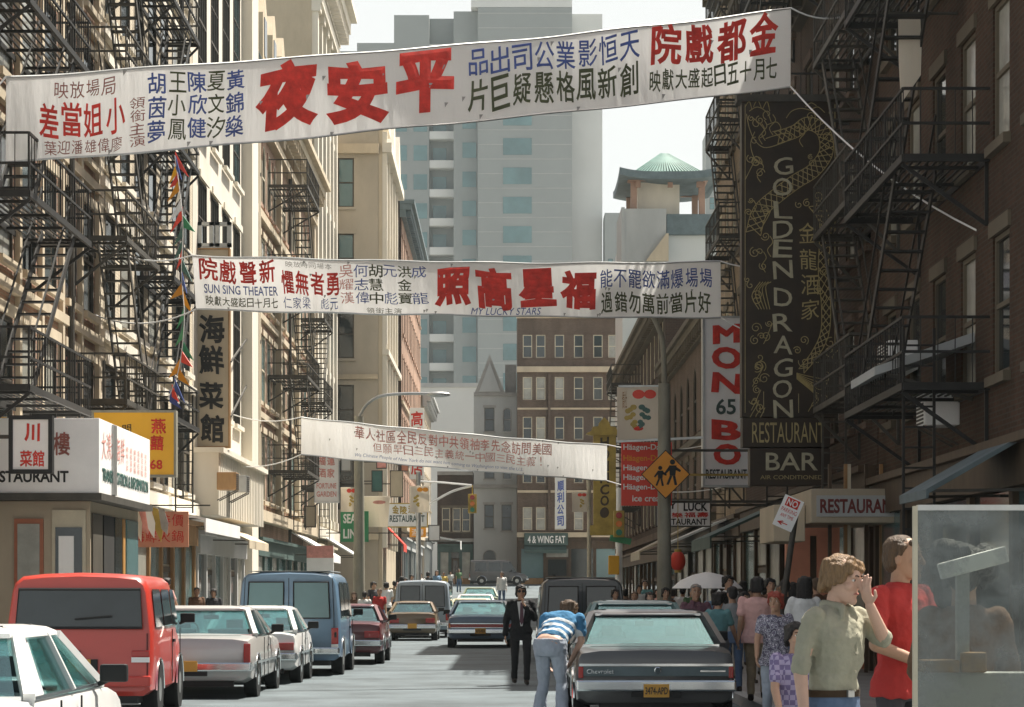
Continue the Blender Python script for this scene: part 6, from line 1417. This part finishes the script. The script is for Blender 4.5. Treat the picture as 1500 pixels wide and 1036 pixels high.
    if coat:
        q = MB(); q.prism([(-.075, 1.445), (.075, 1.445), (.018, 1.02), (-.018, 1.02)], -.165, -.135, 'y'); o_ = q.build("shirt", "white_cotton", t, bevel=.008); o_.scale = (k_, k_, k_); o_.location = (0, .004, 0)
        q = MB(); q.prism([(-.022, 1.43), (.022, 1.43), (.034, 1.10), (0, 1.04), (-.034, 1.10)], -.178, -.168, 'y'); o_ = q.build("necktie", tie or "plum_cotton", t, bevel=.003); o_.scale = (k_, k_, k_)
    q = MB(); q.loft([ring(V((0, 0, z)), rx * k_ * bl, ry * k_ * bl, Vector((1, 0, 0)), Vector((0, 1, 0))) for z, rx, ry in ((.80, .145, .112), (.88, .172, .128), (.95, .176, .126), (1.005, .164, .118))])
    flare = p.get('flare', 1.0)
    for sg in (1, -1):
        A, K, F = leg[sg]; q.cap(A + V((0, 0, .01)), K, .092 * k_ * bl, .066 * k_); q.cap(K, F + (K - F) * .06, .066 * k_, .056 * k_ * flare)
    if p.get('skirt'): q.loft([ring(V((0, 0, z)), rx * k_, rx * .8 * k_, Vector((1, 0, 0)), Vector((0, 1, 0))) for z, rx in ((.50, .24), (.75, .21), (.98, .165))])
    remesh(q, "skirt" if p.get('skirt') else "trousers", legs, t, vox * .8, fold=.026 * k_)
    if belt:
        q = MB(); q.loft([ring(V((0, 0, z)), .174 * k_ * bl, .126 * k_ * bl, Vector((1, 0, 0)), Vector((0, 1, 0)), 28) for z in (.975, 1.012)]); q.build("belt", "leather_belt", t, smooth=50)
        q = MB(); q.box(-.025, .025, -.126 * k_ * bl - .012, -.126 * k_ * bl + .004, .975 * k_, 1.012 * k_); q.build("buckle", "steel", t)
    for sg in (1, -1):
        F = leg[sg][2]; q = MB(); q.cap(F + Vector((0, .035, -.045)) * k_, F + Vector((0, -.14, -.055)) * k_, .045 * k_, .036 * k_); q.cap(F + Vector((0, .03, -.02)) * k_, F + Vector((0, -.04, -.04)) * k_, .046 * k_, .04 * k_); remesh(q, "shoe", "shoe_leather", t, .014)
    # ---- hair and face
    q = MB()
    if cut == 'bald': pass
    else:
        q.ell(Hh((0, .022, .050)), (.084 * k_, .097 * k_, .082 * k_), 18, 10, HM); q.ell(Hh((0, .052, .0)), (.080 * k_, .070 * k_, .095 * k_), 16, 9, HM)
        q.cap(Hh((-.050, -.065, .080)), Hh((.052, -.060, .084)), .022 * k_, .024 * k_, 10)
        for sg in (1, -1): q.cap(Hh((sg * .074, -.02, .06)), Hh((sg * .076, .012, .005)), .018 * k_, .015 * k_, 8)
        if cut == 'full':
            for sg in (1, -1):
                for j_ in range(4): yy = -.045 + .032 * j_; q.cap(Hh((sg * (.052 + .006 * j_), yy - .02, .072 - .004 * j_)), Hh((sg * .082, yy + .012, -.012 - .014 * j_)), .026 * k_, .017 * k_, 8)
            for j_ in range(5): q.cap(Hh((-.06 + .03 * j_, .075, .07)), Hh((-.058 + .029 * j_, .088, -.075)), .032 * k_, .024 * k_, 8)
            q.cap(Hh((-.062, -.060, .088)), Hh((.02, -.094, .060)), .024 * k_, .018 * k_, 8); q.cap(Hh((.0, -.070, .095)), Hh((.064, -.078, .058)), .024 * k_, .018 * k_, 8); q.cap(Hh((-.03, -.05, .11)), Hh((-.066, -.078, .050)), .024 * k_, .018 * k_, 8)
        if cut in ('long', 'big'):
            for i in range(16 if cut != 'big' else 30):
                a = random.uniform(-.3, math.pi + .3) if cut != 'big' else random.uniform(0, 6.28); zz = random.uniform(-.02, .10); rr = .075 if cut != 'big' else .105
                q.ell(Hh((rr * math.cos(a), .02 + rr * math.sin(a), zz + .01)), (random.uniform(.026, .040) if cut != 'big' else .055) * k_, 8, 6)
            for sg in (1, -1): q.cap(Hh((sg * .074, .0, .05)), Hh((sg * .080, .02, -.06)), .022 * k_, .017 * k_, 8)
            q.cap(Hh((-.05, -.082, .075)), Hh((.05, -.084, .07)), .022 * k_, .020 * k_, 8)
        if cut == 'long':
            for i in range(9): a = math.pi * i / 8; q.cap(Hh((.080 * math.cos(a), .03 + .065 * math.sin(a), .02)), Hh((.088 * math.cos(a), .035 + .070 * math.sin(a), -.16)), .030 * k_, .024 * k_, 8)
        h_ = remesh(q, "hair", hair, t, max(.006, vox * .55), fold=.014 * k_, tex=_ht, smooth_it=2)
    if vox <= .015:
        for sg in (1, -1):
            q = MB(); q.ell(Hh((sg * .031, -.0835, .006)), (.0135 * k_, .009 * k_, .008 * k_), 10, 6, HM); e = q.build("eye", "eye_white", t, smooth=60)
            q = MB(); q.ell(Hh((sg * .031, -.0915, .006)), (.0060 * k_, .003 * k_, .0065 * k_), 8, 5, HM); q.build("iris", "eye_dark", e, smooth=60)
            q = MB(); q.tube([Hh((sg * .014, -.103, .028)), Hh((sg * .032, -.102, .034)), Hh((sg * .050, -.088, .028))], [.004 * k_, .005 * k_, .003 * k_], 6); q.build("eyebrow", "brow", t, smooth=60)
        q = MB(); q.tube([Hh((-.026, -.094, -.068)), Hh((-.010, -.1025, -.066)), Hh((.010, -.1025, -.066)), Hh((.026, -.094, -.068))], [.003 * k_, .006 * k_, .006 * k_, .003 * k_], 6); q.build("mouth", "lips", t, smooth=60)
    if specs:
        q = MB()
        for sg in (1, -1): q.tube([Hh((sg * .033 + .024 * math.cos(a), -.106 + .004 * abs(math.cos(a)), .006 + .019 * math.sin(a))) for a in [2 * math.pi * i / 14 for i in range(14)]], .003 * k_, 5, closed=True); q.cyl(Hh((sg * .033, -.104, .006)), .022 * k_, HM @ Vector((0, 1, 0)), .004, 14); q.bar(Hh((sg * .057, -.10, .01)), Hh((sg * .079, .01, .005)), .004)
        q.build("sunglasses", "black", t)
    return t
random.seed(21)
WALK = dict(lk=(.10, -.16, .52), lf=(.10, -.20, .10), rk=(-.10, .03, .49), rf=(-.11, .20, .15), la=(.22, .08, 1.14), lw=(.25, .06, .89), ra=(-.22, -.08, 1.15), rw=(-.22, -.24, .94))
# foreground right
person("man in a khaki shirt with rolled sleeves holding his hand to his face", (W(1220, 0, 14).x, 14, .0), R(40), 1.845, dict(lean=3, tilt=14, nod=8, la=(.225, -.15, 1.29), lw=(.060, -.185, 1.475), lhdir=(-.02, .22, .9), ra=(-.235, .03, 1.13), rw=(-.25, -.03, .87), head=(.0, -.02)), "khaki_cotton", "blue_denim", "hair_sandy", "skin_pale", "full", "rolled", vox=.0085, hero=True, collar=True, belt=True, build=.98)
person("man in a red t shirt with folded arms half behind the cloudy panel", (W(1320, 0, 14.7).x, 14.7, KZ), R(38), 1.83, dict(tilt=30, untucked=True, la=(.27, -.06, 1.12), lw=(.02, -.24, 1.02), ra=(-.27, -.06, 1.12), rw=(.02, -.22, .99), lhdir=(-.7, 0, 0), rhdir=(.7, 0, 0)), "red_cotton", "dark_cotton", "hair_brown", "skin_tan", "short", "short", vox=.010, hero=True, build=1.0)
person("figure with big curly dark hair seen through the cloudy panel", (W(1412, 0, 11.8).x, 11.8, .0), R(170), 1.86, dict(la=(.20, -.14, 1.16), lw=(.06, -.32, 1.20), ra=(-.20, -.14, 1.16), rw=(-.06, -.32, 1.12)), "brown_cotton", "dark_cotton", "hair_black", "skin_tan", "big", "long", vox=.013, build=.85)
person("woman with reddish hair in a dark floral blouse walking towards us", (W(1136, 0, 26).x, 26, KZ), R(-8), 1.50, dict(WALK, untucked=True, tilt=-14), "floral_cotton", "pale_denim", "hair_red", "skin_tan", "full", "short", vox=.011, female=True, hero=True)
person("child in a purple plaid shirt behind the khaki shirted man", (W(1166, 0, 17.5).x, 17.5, .0), R(12), 1.42, dict(WALK), "plaid_cotton", "pale_denim", "hair_black", "skin", "full", "short", vox=.012)
person("broad man in a white t shirt coloured pink for the sunlight seen from behind", (W(1109, 0, 33).x, 33, KZ), R(170), 1.70, dict(WALK, untucked=True), "pink_cotton", "tan_trousers", "hair_black", "skin_tan", "full", "short", vox=.013, build=1.12)  # the pink sun patch is put into the shirt colour
person("man in a plum shirt facing us behind the dark slate sedan", (W(1019, 0, 38).x, 38, .0), R(6), 1.76, dict(la=(.23, -.06, 1.14), lw=(.16, -.24, 1.02)), "plum_cotton", "grey_trousers", "hair_grey", "skin_tan", "short", "short", vox=.012, collar=True, hero=True)
# in the street
person("man in a black suit and tie walking down the middle of the street", (W(763, 0, 43).x, 43, .0), R(4), 1.77, dict(lk=(.10, -.14, .51), lf=(.09, -.14, .10), rk=(-.10, .02, .49), rf=(-.10, .16, .12), la=(.24, .04, 1.16), lw=(.06, -.22, 1.36), lhdir=(-.3, 0, .5), ra=(-.25, .02, 1.13), rw=(-.27, -.05, .87)), "black_suit", "black_trousers", "hair_black", "skin_tan", "full", "long", coat=True, tie="plum_cotton", vox=.012, hero=True, specs=True)
def _stripe(co): return (-co.y * .80 + (co.z - 1.0) * .60) / .62
person("man in a blue striped shirt bending over beside the dark slate sedan", (W(806, 0, 30).x, 30, .0), R(155), 1.84, dict(lean=52, world_arms=False, la=(.24, -.16, 1.22), lw=(.20, -.36, 1.10), ra=(-.24, -.20, 1.24), rw=(-.10, -.40, 1.12), lk=(.11, -.06, .49), rk=(-.12, -.05, .49), lf=(.15, .02, .085), rf=(-.15, .0, .085), head=(0, -.03), nod=-18, flare=1.5), "striped_knit", "pale_denim", "hair_brown", "skin_pale", "full", "short", vox=.011, hero=True, build=1.2, striped=_stripe)
# right pavement crowd and far groups
crowd = [  # px, head-top py, distance, top, hair, facing, label
    (1052, 868, 33.5, "teal_cotton", "hair_black", 150, "person in a teal shirt close behind the dark slate sedan"),
    (1073, 858, 36.5, "grey_cotton", "hair_black", 190, "person in a grey shirt beside the pink shirted man"),
    (1090, 866, 40, "dark_cotton", "hair_black", 20, "person in dark clothes behind the pink shirted man"),
    (1178, 843, 32, "white_cotton", "hair_black", 185, "person in a bright white shirt behind the khaki shirted man"),
    (1150, 848, 38, "dark_cotton", "hair_black", 175, "dark haired person near the salmon shop entrance"),
    (1128, 846, 42, "brown_cotton", "hair_black", 10, "person in brown beside the no parking pole"),
    (1046, 862, 52, "blue_cotton", "hair_black", 170, "person in a blue shirt under the white umbrella"),
    (975, 860, 50, "brown_cotton", "hair_black", 10, "person at the foot of the thick lamp post"),
    (952, 868, 48, "plum_cotton", "hair_black", 12, "person in a dark plum top above the pale teal car"),
    (930, 866, 52, "red_cotton", "hair_brown", -10, "person in a red top above the pale teal car"),
    (901, 862, 54, "navy_cotton", "hair_black", 15, "person in navy standing beside the black van"),
    (1000, 858, 60, "white_cotton", "hair_black", 160, "person in white beyond the thick grey lamp post"),
    (1066, 842, 47, "white_cotton", "hair_black", 25, "tall person in a white shirt near the lettered white sign"),
    (1088, 850, 55, "green_cotton", "hair_black", 170, "person in green far along the shaded pavement"),
    (945, 848, 82, "teal_cotton", "hair_black", 0, "distant person in teal near the pale pole"),
    (893, 842, 96, "white_cotton", "hair_black", 180, "distant person in white by the pale pole"),
    (876, 843, 100, "blue_cotton", "hair_black", 0, "distant person in blue between the pale pole and the slim lamp post"),
    (858, 842, 104, "white_cotton", "hair_black", 170, "distant person in white by the slim lamp post"),
    (840, 843, 108, "grey_cotton", "hair_black", 10, "distant person in grey above the black van roof"),
    (735, 834, 132, "white_cotton", "hair_black", 0, "small person in white standing in the road at the junction"),
    (243, 846, 60, "pink_cotton", "hair_black", 150, "person with dark hair just above the red minivan bonnet"),
    (288, 860, 66, "brown_cotton", "hair_black", 20, "person in brown seen above the silver car roof"),
    (313, 862, 68, "dark_cotton", "hair_black", 0, "person in black seen above the white hatchback roof"),
    (519, 876, 76, "brown_cotton", "hair_brown", 10, "brown haired person standing just past the steel blue van"),
    (534, 866, 74, "white_cotton", "hair_black", 170, "person in white beside the tan lamp post"),
    (547, 845, 92, "dark_cotton", "hair_black", 30, "person in dark clothes beneath the red awning"),
    (556, 862, 80, "red_cotton", "hair_brown", 0, "person in red on the sunlit pavement past the tan lamp post"),
    (566, 852, 96, "white_cotton", "hair_black", 190, "person in white past the red awning on the sunlit pavement"),
    (1060, 866, 45, "plum_cotton", "hair_black", 170, "person in plum close to the foot of the lettered white sign"),
    (1100, 862, 50, "navy_cotton", "hair_black", 10, "person in navy beyond the pink shirted man"),
    (1122, 858, 56, "yellow_cotton", "hair_black", 175, "person in yellow deep in the shaded pavement crowd"),
    (1142, 856, 52, "grey_cotton", "hair_grey", 0, "grey haired person in grey near the salmon entrance"),
    (986, 862, 64, "dark_cotton", "hair_black", 160, "person in black under the red paper lantern"),
    (964, 862, 67, "pink_cotton", "hair_black", 0, "person in pink just beyond the thick grey lamp post"),
    (916, 862, 62, "brown_cotton", "hair_black", 180, "person in brown beyond the black van"),
    (936, 856, 72, "white_cotton", "hair_black", 10, "person in white under the brown awning"),
    (1076, 852, 66, "blue_cotton", "hair_black", 0, "person in blue under the dull green awning"),
    (1014, 858, 57, "green_cotton", "hair_black", 20, "person in green beside the white umbrella"),
    (1162, 852, 44, "teal_cotton", "hair_black", 175, "person in teal below the side panel of the marquee"),
    (1196, 846, 41, "brown_cotton", "hair_brown", 190, "brown haired person under the lettered marquee"),
    (594, 843, 112, "navy_cotton", "hair_black", 0, "person in navy under the yellowish restaurant sign"),
    (578, 845, 104, "tan_trousers", "hair_black", 180, "person in tan beyond the red awning"),
]
far = [(616, 834, 128), (627, 836, 132), (640, 833, 138), (650, 838, 150), (660, 836, 160), (672, 833, 168), (603, 838, 122), (588, 838, 116)]
tops = ["white_cotton", "dark_cotton", "blue_cotton", "yellow_cotton", "white_cotton", "green_cotton", "grey_cotton", "pink_cotton"]
def ghost(d, px, py):     # standing height that puts the head top at this picture row
    base = KZ + zg(d); return base, CAMH + (HZ - py) * d / FPX - base
PROTO = {}
def crowd_person(label, px, py, d, top, hair, rz, i, group=None):
    base, h_ = ghost(d, px, py); h_ = min(max(h_, 1.5), 1.9); key = i % 5
    if key not in PROTO:
        P_ = [dict(WALK), {}, dict(WALK, untucked=True), dict(la=(.23, -.06, 1.14), lw=(.16, -.26, 1.06)), dict(untucked=True)][key]
        t = person(label, (0, 0, 0), 0, 1.75, P_, top, ["grey_trousers", "blue_denim", "tan_trousers", "black_trousers", "blue_denim"][key], hair, ["skin", "skin_tan", "skin", "skin_pale", "skin_tan"][key], ["full", "short", "full", "long", "short"][key], ["short", "short", "short", "short", "long"][key], vox=.015, female=key in (0, 3), group=group)
        PROTO[key] = t
    else:
        t = copy_tree(PROTO[key])
        if 'group' in t: del t['group']
        tag(t, label, "person", group)
        for c in t.children:
            for nm, m_ in (("shirt", top), ("hair", hair)):
                if c.name.split('.')[0] == nm: c.material_slots[0].link = 'OBJECT'; c.material_slots[0].material = M[m_]
    t.location = (W(px, 0, d).x, d, base); t.rotation_euler = (0, 0, R(rz)); s_ = h_ / 1.75; t.scale = (s_, s_, s_)
    return t
for i, (px, py, d, top, hair, rz, label) in enumerate(crowd): crowd_person(label, px, py, d, top, hair, rz, i)
fl = ["person in white in the group under the far canopy", "person in dark clothes in the group under the far canopy", "person in blue in the group under the far canopy", "person in yellow at the far crossing by the canopy", "person in white at the far crossing by the canopy", "person in green at the far crossing before the gabled building", "person in grey at the foot of the traffic light mast", "person in pink just before the traffic light mast"]
for i, (px, py, d) in enumerate(far): crowd_person(fl[i], px, py, d, tops[i], "hair_black", random.choice((0, 170, 20)), i + 1, "people crossing by the far canopy")
# ================================================================ cloudy panel of the street stall in the right foreground
D = 11.0
t = thing("stall_screen", "tall cloudy scratched plastic screen with a pale metal edge", "screen", (W(1336, 0, D).x, D, 0)); o = t.location
x1 = W(1560, 0, D).x - o.x; zt = W(0, 748, D).z; z0 = .25
q = MB(); q.box(.02, x1, -.006, .006, z0, zt); q.build("sheet", "panel_glass", t)
q = MB(); q.box(.004, .022, -.02, .02, 0, zt + .02); q.box(x1, x1 + .04, -.03, .03, 0, zt + .02); q.build("edge_post", "frame_cream", t)
q = MB(); q.box(.022, x1, -.02, .02, zt, zt + .025); q.build("top_rail", "steel", t); q = MB(); q.box(.022, x1, -.02, .02, z0 - .05, z0); q.build("bottom_rail", "steel", t)
t = thing("stall_counter", "vendor counter with a white shelf arm behind the cloudy screen", "counter", (W(1420, 0, 11.5).x, 11.5, 0)); o = t.location
def sx(px): return W(px, 0, 11.45).x - o.x
def sz(py): return W(0, py, 11.45).z
q = MB(); q.box(sx(1345), sx(1540), -.1, .1, 0, sz(985)); q.build("cabinet", "grey_wall", t, bevel=.01)
q = MB(); q.bar((sx(1372), -.12, sz(838)), (sx(1470), -.12, sz(812)), .05, .075); q.build("shelf_arm", "white_paint", t, bevel=.008)
q = MB(); q.box(sx(1398), sx(1416), -.12, -.07, sz(985), sz(832)); q.build("support", "grey_wall", t)
q = MB(); q.box(sx(1345), sx(1400), -.16, -.04, sz(984.5), sz(966)); q.box(sx(1402), sx(1440), -.15, -.05, sz(984.5), sz(955)); q.build("goods", "wood", t, bevel=.01)

# ================================================================ summer haze in the air
q = MB(); q.box(-420, 420, -80, 1000, -1.3, 128)
hz = q.mesh("haze", "black"); hz.materials.clear()
hm = bpy.data.materials.new("haze_air"); hm.use_nodes = True; t_ = hm.node_tree; t_.nodes.remove(t_.nodes["Principled BSDF"])
pv_ = t_.nodes.new("ShaderNodeVolumePrincipled"); pv_.inputs["Color"].default_value = (0.80, 0.93, 0.96, 1); pv_.inputs["Density"].default_value = 0.00014; pv_.inputs["Anisotropy"].default_value = 0.2
t_.links.new(pv_.outputs[0], t_.nodes["Material Output"].inputs["Volume"]); hz.materials.append(hm)
ho = bpy.data.objects.new("haze", hz); COL.objects.link(ho); ho['kind'] = 'stuff'; ho['label'] = 'pale summer haze in the air of the street'
